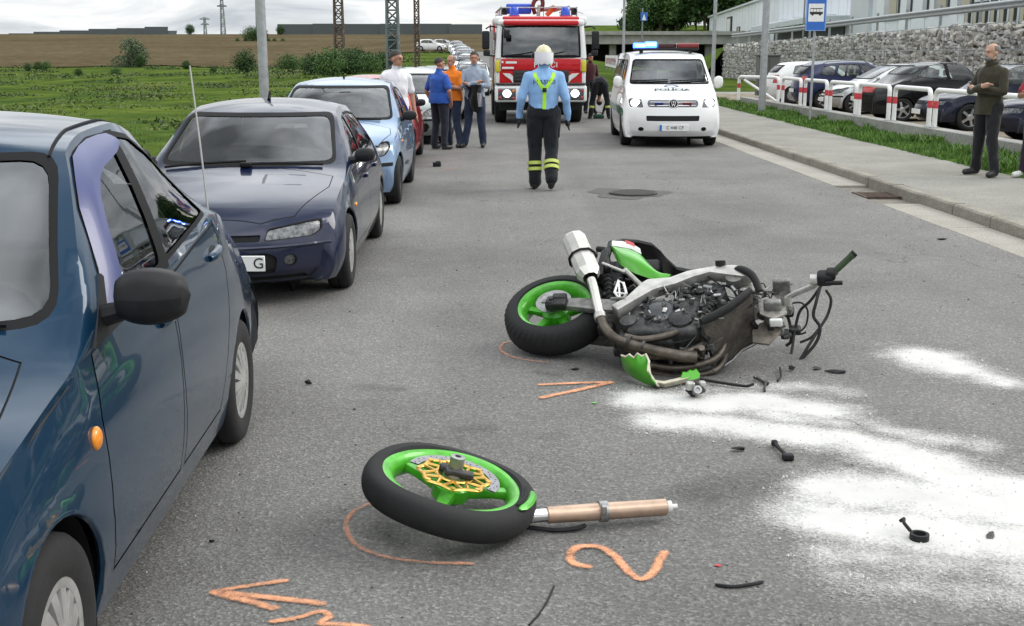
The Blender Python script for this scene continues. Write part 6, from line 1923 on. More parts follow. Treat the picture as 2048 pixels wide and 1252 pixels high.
# ------------------------------------------------------------------ the loose front wheel
Rw = Vector((.225, -.045, .972)).normalized(); Xw = Vector((1, 0, -.24)); Xw = (Xw - Rw * Xw.dot(Rw)).normalized(); Yw = Rw.cross(Xw)
wc = G(906, 957, .19) - Rw * .05
fw_ = thing('front_wheel', 'torn off motorcycle front wheel with cracked green rim and gold brake disc lying flat', 'motorcycle wheel', (0, 0, 0))
fw_.matrix_world = frame(wc, Xw, Yw, Rw); bpy.context.view_layer.update()
rim = moto_wheel(fw_, .338, .116, .264, TYRE, GREEN_D, 3, False, .07, .05)
rim.children[0].rotation_euler = (0, 0, 0)
# wavy gold disc carrier
b = MB(); NP = 8
ringo = [(.128 + .007 * math.cos(NP * a * 2 * math.pi / 120)) for a in range(120)]
b.tube([(q * math.cos(i * math.pi / 60), q * math.sin(i * math.pi / 60), .064) for i, q in enumerate(ringo)], .009, 6, closed=True, flat=.5, up=(0, 0, 1))
b.tube([(.066 * math.cos(i * math.pi / 30), .066 * math.sin(i * math.pi / 30), .066) for i in range(60)], .009, 6, closed=True, flat=.5, up=(0, 0, 1))
for k in range(NP):
    a = 2 * math.pi * k / NP; d = math.pi / NP
    b.bar((.066 * math.cos(a), .066 * math.sin(a), .066), (.124 * math.cos(a + d * .75), .124 * math.sin(a + d * .75), .064), .006, n=6)
    b.bar((.066 * math.cos(a), .066 * math.sin(a), .066), (.124 * math.cos(a - d * .75), .124 * math.sin(a - d * .75), .064), .006, n=6)
    b.lathe([(.058, .011), (.070, .011), (.070, 0)], 10, axis='z', M=Matrix.Translation((.133 * math.cos(a), .133 * math.sin(a), 0)))
b.build('disc_carrier', GOLD, fw_)
b = MB()
a0, a1 = R(-25), R(165)
pr = [(.058, .142), (.063, .142), (.063, .178), (.058, .178), (.058, .142)]
b.lathe(pr, 40, axis='z', a0=a0, a1=a1); b.build('brake_disc', mat('disc_steel', (.30, .30, .31), .42, .7, var=.2, vscale=30), fw_)
b = MB()
for k in range(26):
    a = a0 + (a1 - a0) * (k + .5) / 26; q = .152 + .008 * (k % 3)
    b.lathe([(.0632, .0032), (.0636, .0032), (.0636, 0)], 8, axis='z', M=Matrix.Translation((q * math.cos(a), q * math.sin(a), 0)))
tag(b.build('disc_holes', DARKM, fw_), kind='stuff')
b = MB(); b.lathe([(.05, .044), (.075, .040), (.08, .028), (.14, .028), (.142, .022), (.142, .012), (.125, .012), (.125, 0)], 26, axis='z'); b.build('axle_spacer', STEEL, fw_)
b = MB(); b.rbox((.018, -.02, .083), (.11, .035, .03), .01); b.rbox((-.035, .015, .08), (.05, .03, .03), .01); b.build('fork_foot', ENG2, fw_)
b = MB()   # cracked piece of rim flange standing off on the right
pts = []
for k in range(9):
    a = R(-34 + 38 * k / 8); pts.append((.300 * math.cos(a) + .006, .300 * math.sin(a), .056))
b.tube(pts, [.006] + [.017] * 7 + [.007], 6, flat=.5, up=(0, 0, 1)); b.build('broken_flange', GREEN_D, fw_)
b = MB(); pts = [(.282 * math.cos(R(-30 + 40 * k / 8)), .282 * math.sin(R(-30 + 40 * k / 8)), .060) for k in range(9)]
b.tube(pts, [.003] + [.009] * 7 + [.003], 5); b.build('flange_crack', DARKM, fw_)

# ---- loose fork leg
fl = thing('fork_leg', 'loose bronze fork tube with silver clamp pointing away from the torn off wheel', 'fork tube', (0, 0, 0))
p0, p1 = G(1050, 1033, .06), G(1333, 1014, .058)
b = MB(); b.bar(p0 - (p1 - p0).normalized() * .10, p0.lerp(p1, .20), .026, n=18); b.build('chrome_slider', CHROME, fl)
q0, q1 = p0.lerp(p1, .15), p1
b = MB(); b.tube([tuple(q0.lerp(q1, t)) for t in (0, .01, .012, .48, .985, .99, 1.0)], [.030, .033, .0325, .0335, .0325, .033, .028], 22); b.build('fork_tube', BRONZE, fl)
d = (p1 - p0).normalized()
b = MB(); b.tube([tuple(p0.lerp(p1, .545) - d * .016), tuple(p0.lerp(p1, .545) + d * .016)], [.041, .041], 20); M = Matrix.Translation(p0.lerp(p1, .545)); b.rbox((0, -.034, .02), (.022, .03, .04), .006, M=M); b.build('clamp_ring', STEEL, fl)
b = MB(); b.bar(p1, p1 + d * .018, .024, n=14); b.bar(p1 + d * .018, p1 + d * .042, .010, n=10); b.build('end_cap', WHITE_PL, fl)
hz = thing('rubber_hose', 'short black rubber hose lying below the bronze fork tube', 'hose')
b = MB(); b.tube([tuple(p) for p in curve_pts([G(1010, 1050, .02), G(1060, 1055, .014), (G(1110, 1060, .012)), G(1150, 1057, .014), G(1170, 1051, .016)], 6)], .009, 8); b.build('hose', RUB, hz)

# ------------------------------------------------------------------ small debris on the road
def chunk(name, label, px, py, size, m, seed, flat=.5, rz=0.0, n=12, cat='debris'):
    r = random.Random(seed); t = thing(name, label, cat, tuple(G(px, py, 0)), rz)
    bm = bmesh.new()
    for k in range(n):
        d = Vector((r.gauss(0, 1), r.gauss(0, 1), r.gauss(0, 1))).normalized()
        bm.verts.new(Vector((d.x * size[0] / 2, d.y * size[1] / 2, max(-.001, d.z * size[2] / 2 + size[2] / 2))))
    bmesh.ops.convex_hull(bm, input=bm.verts)
    bmesh.ops.delete(bm, geom=[v for v in bm.verts if not v.link_faces], context='VERTS')
    b = MB(); b.bm(bm, 0, False); bm.free(); b.build('fragment', m, t); return t
t = chunk('engine_fragment', 'chunk of black and silver cast metal on the powder edge below the radiator', 1390, 795, (.11, .09, .09), ENG, 3)
b = MB(); b.rbox((-.03, -.02, .07), (.045, .05, .045), .01); b.rbox((.035, .0, .075), (.035, .04, .03), .01); b.build('cast_boss', ALU, t)
b = MB(); b.lathe([(0, .022), (.05, .022), (.05, .012), (.04, .012), (.04, 0)], 14, axis='z', M=Matrix.Translation((.0, -.03, .04)) @ Matrix.Rotation(R(60), 4, 'X')); b.build('bush', STEEL, t)
t = thing('lever_fragment', 'short black broken lever with a knuckle lying in the white powder', 'debris', tuple(G(1564, 903, 0)), 0)
q = [G(1549, 886, .02) - G(1564, 903, 0), G(1560, 898, .018) - G(1564, 903, 0), G(1576, 914, .016) - G(1564, 903, 0)]
b = MB(); b.tube([tuple(p) for p in q], [.012, .008, .010], 8); b.rbox(tuple(q[2]), (.05, .035, .03), .008); b.rbox(tuple(q[0]), (.028, .028, .028), .008); b.build('lever', RUB, t)
chunk('plastic_shard', 'small dark curled plastic shard left of the broken lever', 1477, 903, (.075, .04, .025), RUB, 8)
t = thing('clamp_fragment', 'black broken clamp ring lying in the white powder at lower right', 'debris', tuple(G(1838, 1082, 0)), .2)
b = MB(); b.lathe([(0, .035), (.03, .035), (.03, .024), (.0, .024), (0, .035)], 20, axis='z'); b.tube([(-.02, .03, .03), (-.03, .06, .05), (-.015, .085, .055), (-.02, .10, .04)], .007, 6); b.build('clamp', RUB, t)
chunk('plastic_shard', 'pointed dark grey plastic shard at the right edge of the powder', 1980, 1078, (.03, .07, .03), ENG2, 12, rz=-.5)
chunk('plastic_shard', 'flat black plastic strip right of the motorcycle near the upper powder patch', 1674, 746, (.15, .05, .02), RUB, 14, rz=-.15)
chunk('lens_fragment', 'small clear lens fragment beside the flat black strip', 1634, 739, (.06, .05, .02), ENG2, 15)
chunk('plastic_shard', 'dark fragment under the hanging cables of the motorcycle', 1583, 742, (.05, .05, .04), ENG2, 16)
chunk('plastic_shard', 'long thin dark strip on the empty road at far right', 1884, 480, (.14, .05, .02), RUB, 17, rz=.1)
chunk('plastic_shard', 'tiny black scrap between the saloon rear wheel and the motorcycle', 618, 769, (.05, .03, .03), RUB, 18)
chunk('plastic_shard', 'tiny black scrap near the sill of the nearest saloon', 424, 1084, (.025, .018, .012), RUB, 19)
chunk('green_chip', 'tiny lime green paint chip right of the sprayed orange V mark', 1188, 808, (.035, .02, .01), GREEN_D, 20)
chunk('red_chip', 'tiny red plastic chip below the fork tube near the sprayed figure', 1436, 1133, (.03, .02, .008), RED_P, 21)
chunk('plastic_shard', 'small black scrap by the rear tyre of the lying motorcycle', 1150, 740, (.06, .03, .015), RUB, 22)
t = thing('radio_box', 'small black box on the road in front of the standing men', 'box', tuple(G(874, 333, 0)))
b = MB(); b.rbox((0, 0, .035), (.13, .09, .07), .012); b.rbox((.02, 0, .078), (.07, .05, .016), .005); b.build('case', RUB, t)
t = thing('cable_strip', 'thin curved black trim strip on the road below the sprayed figure 2', 'debris')
b = MB(); b.tube([tuple(p) for p in curve_pts([G(1430, 1169, .006), G(1465, 1173, .008), G(1505, 1168, .008), G(1527, 1163, .006)], 5)], [.004] + [.006] * 14 + [.003], 6); b.build('strip', RUB, t)
# crack-like cable on the road at bottom centre
t = thing('thin_wire', 'thin black wire lying on the asphalt at the bottom centre of the view', 'debris')
b = MB(); b.tube([tuple(p) for p in curve_pts([G(1108, 1172, .003), G(1098, 1195, .004), G(1080, 1225, .004), G(1058, 1250, .003)], 5)], .0035, 5); b.build('wire', RUB, t)

# ------------------------------------------------------------------ soft-edged layers lying on the asphalt
r8 = np.random.default_rng(12); gv = []; gf_ = []
for k in range(2600):      # loose grit swept towards the gutter
    x = r8.uniform(-1.2, 4.7); y = 3.0 + 15 * r8.random() ** 1.5; s_ = r8.uniform(.003, .008) * (1.6 if r8.random() < .06 else 1)
    if r8.random() < .35: x = 4.7 - .5 * r8.random() ** 2
    q = len(gv); a = r8.uniform(0, 6.28)
    gv += [(x + s_ * math.cos(a + t), y + s_ * math.sin(a + t), 0.0005) for t in (0, 1.7, 3.1, 4.7)] + [(x, y, s_ * .9)]
    gf_ += [(q, q + 1, q + 4), (q + 1, q + 2, q + 4), (q + 2, q + 3, q + 4), (q + 3, q, q + 4)]
gb_ = MB(); gb_.v = gv; gb_.f = gf_; gb_.m = [0 if (i // 4) % 3 else 1 for i in range(len(gf_))]; gb_.sm = [False] * len(gf_)
tag(gb_.build('road_grit', [mat('grit_pale', (.30, .29, .27), .9), mat('grit_dark', (.06, .058, .055), .9)], recalc=False), kind='stuff')
def soft_layer_mat(name, c1, c2, nscale, thr0, thr1, amax=1.0, rough=.95, grain=140, nw=1.1):
    m, t, b, tcn, N, noise, ramp, mixc, mrange, bump = node_mat(name)
    b.inputs['Roughness'].default_value = rough; b.inputs['Specular IOR Level'].default_value = .15
    at = N('ShaderNodeAttribute', attribute_name='cover')
    n1 = noise(nscale, 7, .68); n2 = noise(grain, 3, .7)
    ad = N('ShaderNodeMath', operation='MULTIPLY_ADD'); t.links.new(n1, ad.inputs[0]); ad.inputs[1].default_value = nw; t.links.new(at.outputs['Fac'], ad.inputs[2])
    ad2 = N('ShaderNodeMath', operation='MULTIPLY_ADD'); t.links.new(n2, ad2.inputs[0]); ad2.inputs[1].default_value = 1.1; t.links.new(ad.outputs[0], ad2.inputs[2])
    a = mrange(ad2.outputs[0], thr0, thr1, 0, amax)
    t.links.new(a, b.inputs['Alpha'])
    t.links.new(ramp(n1, [(.3, c1), (.7, c2)]), b.inputs['Base Color'])
    return m
def layer_grid(name, x0, x1, y0, y1, step, dens, m, z=.004, kind='stuff', lift=0.0):
    xs = np.arange(x0, x1, step); ys = np.arange(y0, y1, step)
    X, Y = np.meshgrid(xs, ys, indexing='ij'); D = dens(X, Y)
    a, b = X.shape; I = np.arange(a * b).reshape(a, b)
    F = np.stack([I[:-1, :-1], I[1:, :-1], I[1:, 1:], I[:-1, 1:]], -1).reshape(-1, 4)
    keep = (D.reshape(-1)[F] > .03).any(1); F = F[keep]
    used = np.unique(F); mp = -np.ones(a * b, int); mp[used] = np.arange(len(used))
    V = np.stack([X.ravel(), Y.ravel(), np.full(a * b, z) + lift * np.clip(D.ravel() - .5, 0, .6)], 1)[used]
    me = bpy.data.meshes.new(name); me.from_pydata(V.tolist(), [], mp[F].tolist())
    at = me.attributes.new('cover', 'FLOAT', 'POINT'); at.data.foreach_set('value', D.ravel()[used].astype(np.float32))
    me.materials.append(m); me.polygons.foreach_set('use_smooth', [True] * len(F))
    o = bpy.data.objects.new(name, me); link(o)
    if kind: o['kind'] = kind
    return o
def seg_dist(X, Y, a, b):
    dx, dy = b[0] - a[0], b[1] - a[1]; L2 = dx * dx + dy * dy + 1e-9
    t = np.clip(((X - a[0]) * dx + (Y - a[1]) * dy) / L2, 0, 1)
    return np.hypot(X - a[0] - t * dx, Y - a[1] - t * dy)
POW = [  # strokes of powder: pixel path, half width in metres, strength
    ([(1290, 800), (1400, 808), (1520, 806), (1640, 822)], .16, 1.0), ([(1640, 822), (1740, 850), (1840, 880), (1960, 890)], .10, .62),
    ([(1330, 840), (1450, 850), (1560, 868), (1680, 880), (1790, 905)], .15, .95), ([(1790, 905), (1900, 950), (2048, 985)], .17, 1.0),
    ([(1690, 985), (1800, 990), (1920, 1010), (2060, 1030)], .20, 1.05), ([(1680, 1040), (1780, 1060), (1900, 1080), (2060, 1085)], .20, 1.0),
    ([(1660, 1110), (1800, 1120), (1950, 1130), (2060, 1150)], .12, .66), ([(1260, 790), (1300, 795)], .08, .75),
    ([(1852, 716), (1905, 738)], .19, 1.0), ([(1905, 738), (2005, 766)], .12, .78), ([(1800, 712), (1850, 716)], .1, .6), ([(1400, 780), (1600, 775), (1700, 790)], .10, .5),
    ([(1700, 1150), (1900, 1180), (2050, 1200)], .12, .42), ([(1540, 830), (1680, 848)], .1, .75), ([(2060, 1010), (2200, 1050), (2300, 1080)], .3, 1.0)]
def pow_d(X, Y):
    D = np.zeros_like(X)
    for path, w, s_ in POW:
        P = [G(x, y) for x, y in path]
        d = np.min([seg_dist(X, Y, P[i], P[i + 1]) for i in range(len(P) - 1)], axis=0)
        D = np.maximum(D, s_ * np.exp(-(d / (w * 1.14)) ** 2 * .75))
    return D
g0 = G(1500, 1252); 
layer_grid('absorbent_powder', .1, 4.9, 3.0, 8.0, .03, pow_d, soft_layer_mat('white_powder', (.50, .495, .48), (.60, .595, .58), 3.0, 1.28, 1.92, 1.0, grain=95), lift=.008)
rc = np.random.default_rng(77); cx_, cy_ = rc.uniform(.2, 4.6, 16000), rc.uniform(3.1, 7.9, 16000)
kd = rc.random(16000) < np.clip(pow_d(cx_, cy_) - .12, 0, .5); cv_, cf_ = [], []
for x, y in zip(cx_[kd], cy_[kd]):      # clumps and crumbs lying in the powder
    s_ = .0035 + .007 * rc.random() ** 3; q = len(cv_); a = rc.uniform(0, 6.28)
    cv_ += [(x + s_ * math.cos(a + t), y + s_ * math.sin(a + t), .003) for t in (0, 1.5, 3.2, 4.6)] + [(x, y, .006 + s_ * .9)]
    cf_ += [(q, q + 1, q + 4), (q + 1, q + 2, q + 4), (q + 2, q + 3, q + 4), (q + 3, q, q + 4)]
cb_ = MB(); cb_.v = cv_; cb_.f = cf_; cb_.m = [0] * len(cf_); cb_.sm = [False] * len(cf_)
tag(cb_.build('powder_clumps', mat('powder_clump', (.56, .555, .54), .95), recalc=False), kind='stuff')
# damp and dirt stains
ST = [([(1400, 985), (1560, 960), (1650, 950), (1700, 930)], .14, .8), ([(735, 775), (790, 778)], .06, .8), ([(920, 860), (980, 856)], .07, .6), ([(1090, 875), (1120, 870)], .06, .5),
      ([(1180, 720), (1300, 750), (1420, 780)], .16, .75), ([(760, 1060), (860, 1095), (960, 1080)], .14, .35), ([(1360, 430), (1420, 452)], .1, .4), ([(640, 700), (700, 705)], .05, .4), ([(1080, 745), (1110, 750)], .05, .8)]
def st_d(X, Y):
    D = np.zeros_like(X)
    for path, w, s_ in ST:
        P = [G(x, y) for x, y in path]
        d = np.min([seg_dist(X, Y, P[i], P[i + 1]) for i in range(len(P) - 1)], axis=0)
        D = np.maximum(D, s_ * np.exp(-(d / w) ** 2 * .75))
    return D
layer_grid('oil_stains', -1.2, 3.4, 3.2, 14, .04, st_d, soft_layer_mat('oil_stain', (.045, .042, .038), (.07, .066, .06), 2.5, 1.3, 2.4, .40, .6), z=.0025)

SPRAY = soft_layer_mat('orange_spray_paint', (.74, .32, .16), (.82, .41, .24), 16, 1.74, 2.3, .95, .85, grain=210)
SPRAY_T = soft_layer_mat('thin_orange_spray', (.66, .27, .15), (.74, .35, .21), 16, 1.74, 2.5, .75, .85, grain=210)
def spray(name, label, strokes, m=None, step=.006, z=.0065):
    """strokes: (pixel path, half width in metres)"""
    S = [([G(x, y) for x, y in p], w) for p, w in strokes]
    S = [([tuple(q)[:2] for q in curve_pts(p, 6)], w) for p, w in S]
    al = [q for p, w in S for q in p]
    x0, x1 = min(q[0] for q in al) - .07, max(q[0] for q in al) + .07; y0, y1 = min(q[1] for q in al) - .07, max(q[1] for q in al) + .07
    def dn(X, Y):
        D = np.zeros_like(X)
        for p, w in S:
            d = np.min([seg_dist(X, Y, p[i], p[i + 1]) for i in range(len(p) - 1)], axis=0)
            D = np.maximum(D, np.clip(1.12 - (d / (w * 1.15)) ** 2 * .75, 0, 1.05))
        return D
    o = layer_grid(name, x0, x1, y0, y1, step, dn, m or SPRAY, z, None)
    o['label'] = label; o['category'] = 'road marking'
    return o
spray('sprayed_number', 'orange sprayed figure 2 on the asphalt below the fork tube', [([(1178, 1136), (1150, 1131), (1139, 1112), (1158, 1096), (1200, 1097), (1228, 1114), (1250, 1138), (1268, 1155), (1285, 1160), (1305, 1150), (1318, 1126), (1328, 1108)], .022)])
spray('sprayed_arrow', 'orange sprayed arrowhead pointing at the nearest saloon', [([(428, 1186), (500, 1174), (570, 1164)], .018), ([(428, 1186), (520, 1196), (645, 1210)], .022), ([(430, 1188), (490, 1204), (548, 1219)], .023)])
spray('sprayed_number', 'orange sprayed figure 3 cut off by the bottom of the view', [([(545, 1246), (590, 1240), (640, 1226), (660, 1236), (640, 1250), (690, 1252), (745, 1262), (720, 1290), (640, 1300)], .017)])
spray('sprayed_v_mark', 'orange sprayed figure 1 on the asphalt left of the green fairing shell', [([(1080, 771), (1150, 768), (1221, 766)], .025), ([(1084, 797), (1150, 783), (1221, 767)], .027)])
spray('sprayed_arc', 'thin orange sprayed arc round the motorcycle rear tyre', [([(1040, 684), (1012, 686), (1000, 698), (1012, 710), (1045, 720), (1096, 727)], .014)], SPRAY_T)
spray('sprayed_arc', 'thin orange sprayed arc round the torn off front wheel', [([(742, 1008), (706, 1026), (692, 1055), (712, 1092), (770, 1116), (850, 1127), (942, 1130)], .014)], SPRAY_T)
spray('sprayed_mark', 'small faint orange spray mark beside the black box on the road', [([(885, 337), (912, 338)], .05)], SPRAY_T, .015)
# ------------------------------------------------------------------ cars in the car park
PARKG = 'cars in the car park behind the barriers'
sil, cs, os_ = quick_car('silver_hatchback', 'silver hatchback with its nose towards the road between the estate and the black saloon', (11.6, 34.4, .1), R(-90), keys_scaled(PUNTO, 1, 1.02, .96), P_mod(PQ, SILV, wheel=(.29, .18, 'seven', .185)), SILV, group=PARKG)
LQ = tail_lamps(dict(LP, n=72), .36, .68, .72, .92)
blk, cb, ob_ = quick_car('black_saloon', 'black saloon parked tail to the road between silver hatchback and navy saloon', (11.7, 30.65, .1), R(90), keys_scaled(LANOS, 1, 1.02, .95), P_mod(LQ, BLK, wheel=(.30, .19, 'five', .21)), BLK, group=PARKG)
quick_car('navy_saloon', 'midnight blue saloon with its nose to the road, just left of the man in brown', (11.93, 26.95, .1), R(-90), keys_scaled(LANOS, 1, 1.02, .94), P_mod(LQ, NAVY2, wheel=(.30, .19, 'five', .21)), NAVY2, group=PARKG)
quick_car('dark_saloon', 'dark saloon at the right border, mostly behind the man in brown', (12.0, 23.2, .1), R(-90), keys_scaled(LANOS, 1, 1.02, .97), P_mod(LQ, NAVY2), NAVY2, group=PARKG)
ESTK = keys_scaled(PUNTO, 1.03, 1.14, 1.02)
EQ = P_mod(tail_lamps(dict(PP), .46, .72, .74, 1.0), DBLUE, wheel=(.30, .19, 'seven', .2), arches=[(-1.38, .29, .335), (1.36, .29, .335)], len=4.3, hw=.855,
     windows=[(rnd([(-.56, .955), (-.25, 1.22), (.02, 1.35), (.20, 1.37), (.20, .965)], .03), .02, 0, None), (rnd([(.23, .965), (.23, 1.375), (.9, 1.36), (.98, 1.0)], .04), .02, 1, None), (rnd([(1.03, 1.01), (.96, 1.355), (1.35, 1.31), (1.5, 1.04)], .04), .02, None, None)])
est, ce, oe = quick_car('dark_blue_estate', 'dark blue estate car with roof rails and red tail lamp towards the road', (11.9, 38.1, .1), R(90), ESTK, EQ, DBLUE, group=PARKG)
for sd in (1, -1):
    b = MB(); pts = []
    for k in range(9):
        y = -.1 + 1.5 * k / 8; q, n_ = ce.tz(sd * .56, y); pts.append((q.x, q.y, q.z + (.045 if 0 < k < 8 else 0)))
    b.tube(pts, .014, 6); b.build('roof_rail', GALV_D, est)
wht, cw_, ow_ = quick_car('white_hatchback', 'white hatchback at the far end of the car park row, tail to the road', (11.7, 41.8, .1), R(90), keys_scaled(PUNTO, 1.0, 1.02, .98), P_mod(PQ, WHT, wheel=(.29, .18, 'cap', .18)), WHT, group=PARKG)
# far cars queueing along the road up the rise, copies of the small hatchbacks
src = [wht, sil, wht, est, wht, sil, wht]
lab = ['white car farthest up the rise in the queue beyond the standing men', 'silver car second from the far end of the queue up the rise', 'white car in the middle of the queue up the rise', 'dark blue car in the queue up the rise beyond the standing men',
       'white car third from the near end of the queue up the rise', 'silver car second from the near end of the queue up the rise', 'white car nearest in the queue beyond the man in grey blue']
for i, (px, Yd) in enumerate(((914, 140), (920, 122), (926, 105), (931, 90), (936, 76), (941, 64), (946, 54))):
    x = (px - 975) / 2350 * Yd; c_ = copy_tree(src[i]); c_.location = (x, Yd, float(RZ(0, Yd))); c_.rotation_euler = (0, 0, R(-3)); c_.name = src[i].name.split('.')[0]
    c_['label'] = lab[i]; c_['group'] = 'cars queueing up the rise'
for i, (px, Yd) in enumerate(((866, 152), (893, 155))):
    x = (px - 975) / 2350 * Yd; c_ = copy_tree(sil if i else wht); c_.location = (x, Yd, zt(x, Yd) + .1); c_.rotation_euler = (0, 0, R(80)); c_['label'] = ['white car crossing at the foot of the brown field, left of the queue', 'silver car at the foot of the brown field, next to the queue'][i]; c_['group'] = 'cars queueing up the rise'

# ------------------------------------------------------------------ police van
VW = paint('police_white', (.78, .79, .79), metal=0, dirt_amt=.12, rough=.35)
GRN = mat('police_green', (.015, .12, .06), .35, coat=.6)
LAMP_ON = mat('headlamp_lit', (.9, .9, .9), .3, emit=(1, .97, .95), estr=5.0)
T5 = [(-2.28, .18, .22, .22, .74, .22, .74, .78, .20), (-2.38, .24, .33, .33, .80, .33, .80, .86, .20), (-2.40, .26, .50, .50, .83, .50, .83, .90, .20), (-2.36, .26, .72, .71, .85, .71, .85, .92, .20),
      (-2.28, .25, .92, .89, .86, .89, .86, .935, .20), (-2.16, .22, 1.04, .99, .86, .99, .865, .94, .20), (-1.90, .20, 1.15, 1.09, .855, 1.07, .87, .945, .20), (-1.74, .20, 1.23, 1.17, .835, 1.09, .875, .95, .20),
      (-1.45, .17, 1.47, 1.42, .79, 1.10, .88, .95, .20), (-1.15, .13, 1.69, 1.64, .745, 1.10, .88, .95, .20), (-1.0, .10, 1.765, 1.71, .735, 1.10, .88, .95, .20), (-.6, .03, 1.82, 1.765, .735, 1.10, .88, .95, .20),
      (.5, 0, 1.85, 1.79, .74, 1.10, .88, .95, .20), (2.0, -.02, 1.84, 1.78, .74, 1.10, .88, .95, .20), (2.3, -.05, 1.80, 1.73, .74, 1.10, .87, .94, .20), (2.42, -.06, 1.66, 1.60, .76, 1.10, .86, .93, .20),
      (2.46, -.08, 1.12, 1.10, .84, 1.10, .85, .92, .20), (2.47, -.08, .6, .6, .84, .6, .85, .91, .20), (2.40, -.06, .26, .26, .8, .26, .8, .84, .22)]
VP = dict(n=84, hw=.95, len=4.8, arches=[(-1.45, .32, .37), (1.55, .32, .37)], wheel=(.32, .21, 'steel', .2), track=.935, seat=(-.65, .62, .7), dash=(-1.35, 1.06), crown=2.6,
    doors=[([(-1.35, .30), (-1.32, .75), (-1.30, 1.07), (-.40, 1.085), (-.40, .30)], 'door'), ([(-.385, .30), (-.385, 1.085), (.75, 1.085), (.75, .30)], 'door')],
    windows=[(rnd([(-1.35, 1.13), (-1.05, 1.50), (-.85, 1.655), (-.42, 1.665), (-.42, 1.13)], .04), .025, 0, GLASS_D), (rnd([(-.36, 1.13), (-.36, 1.665), (.72, 1.67), (.72, 1.13)], .05), .025, 1, GLASS_D), (rnd([(.8, 1.13), (.8, 1.67), (2.1, 1.66), (2.1, 1.13)], .05), .025, None, GLASS_D)],
    screen=(rnd([(-.79, 1.19), (.79, 1.19), (.69, 1.675), (-.69, 1.675)], .07), .028), screen_yr=(-9, -.7), rear_screen=(rnd([(-.6, 1.15), (.6, 1.15), (.55, 1.6), (-.55, 1.6)], .06), .03), rear_screen_yr=(2.2, 9),
    pair_front=[(rnd([(.56, .765), (.81, .775), (.835, .90), (.80, .935), (.60, .925)], .03), (-3, -1.9), 'headlight', mat('van_lamp', (.16, .16, .17), .25, .6, var=.4, vscale=20), .008, None, .008),
                (rnd([(.60 + .055 * math.cos(a * .6283), .36 + .04 * math.sin(a * .6283)) for a in range(10)], .005), (-3, -1.9), 'fog_lamp', TRIM, .01, None, .004)],
    front_bits=[(rnd([(-.46, .775), (.46, .775), (.49, .84), (.46, .905), (-.46, .905), (-.49, .84)], .03), (-3, -1.9), 'grille', mat('grille_grey', (.13, .12, .14), .4, .4), .012, None),
                (rnd([(-.50, .515), (.50, .515), (.51, .615), (-.51, .615)], .02), (-3, -1.9), 'lower_grille', DARKM, .015, None)],
    side_bits=[([(-2.0, .60), (2.3, .60), (2.3, .74), (-2.0, .74)], {0}, (-2.2, 2.4), 'green_stripe', GRN, 0, None)])
van = thing('police_van', 'white police van with lit headlights and flashing blue light bar parked at the kerb', 'van', (3.64, 25.0, 0), R(-2.5))
VP['front_bits'][0] = VP['front_bits'][0]
cv, ov_ = std_car(van, T5, VP, VW)
for sd, S in ((1, 'L'), (-1, 'R')):
    mirror_part(ov_.get('door0' + S, van), (sd * .87, -1.25, 1.10), sd, (.19, .13, .24), WHITE_PL)
    p, n_ = cv.fy(sd * .70, .85); b = MB(); b.ell(tuple(p + n_ * .012), (.092, .025, .075)); b.build('headlamp_bulb', LAMP_ON, van)
screen_wipers(cv, van, -1.72, .2, ((-.75, -.05), (.0, .70)))
e = MB()
e.text('POLÍCIA', .14, Matrix.Identity(4), ext=.0004, bold=.006); V_ = []
for x, y, z in e.v:
    xx = x * 1.32; yy = -2.06 + y * .8; q, n_ = cv.tz(xx, yy - .0 + .2 * abs(xx / .85) ** 2.4); V_.append(tuple(q + n_ * (.020 + z)))
e.v = V_; e.build('police_lettering', mat('dark_green_print', (.015, .035, .03), .5), van, recalc=False)
e = MB(); P_ = []
for r_0 in (1.0, .65):
    P_.append([tuple(cv.tz(.15 * r_0 * math.cos(a), -1.885 + .05 * r_0 * math.sin(a))[0] + Vector((0, -.002, .006))) for a in np.linspace(0, 6.2832, 25)])
e.grid(P_); e.build('crest_badge', mat('crest_blue', (.10, .14, .28), .4), van)
p, n_ = cv.fy(0, .84)
b = MB(); b.lathe([(-.03, .095), (-.034, .085), (-.03, .075)], 28, axis='y', M=Matrix.Translation((0, p.y, .84)))
b.lathe([(-.026, .078), (-.026, 0)], 24, 1, axis='y', M=Matrix.Translation((0, p.y, .84)))
for (x0, z0, x1, z1) in ((-.045, .05, -.02, -.05), (-.02, -.05, 0, .005), (0, .005, .02, -.05), (.02, -.05, .045, .05), (-.018, .06, 0, .015), (0, .015, .018, .06)):
    b.bar((x0, p.y - .034, .84 + z0), (x1, p.y - .034, .84 + z1), .007, n=6)
b.build('round_emblem', [CHROME, TRIM], van)
for sd, m in ((-1, mat('blue_flasher', (.01, .02, .16), .3)), (1, mat('red_flasher', (.16, .01, .012), .3))):
    b = MB(); p, n_ = cv.fy(sd * .27, .84); b.rbox((sd * .27, p.y - .004, .845), (.17, .02, .05), .008); b.build('grille_flasher', m, van)
for zz in (.805, .87):
    b = MB(); pts = [tuple(cv.fy(x, zz)[0] + Vector((0, .003, 0))) for x in np.linspace(-.44, .44, 9)]; b.tube(pts, .006, 5); b.build('grille_bar', CHROME, van)
p, n_ = cv.fy(0, .385)
b = MB(); b.rbox((0.02, p.y - .014, .39), (.56, .014, .125), .005, seg=1); vp_ = b.build('number_plate', PLATE_W, van)
b = MB(); b.box((-.236, p.y - .0225, .39), (.045, .003, .115)); b.build('plate_blue_strip', SB, vp_)
b = MB(); b.text('C 448 CF', .085, facing((.035, p.y - .0225, .39))); b.build('plate_lettering', PLATE_B, vp_)
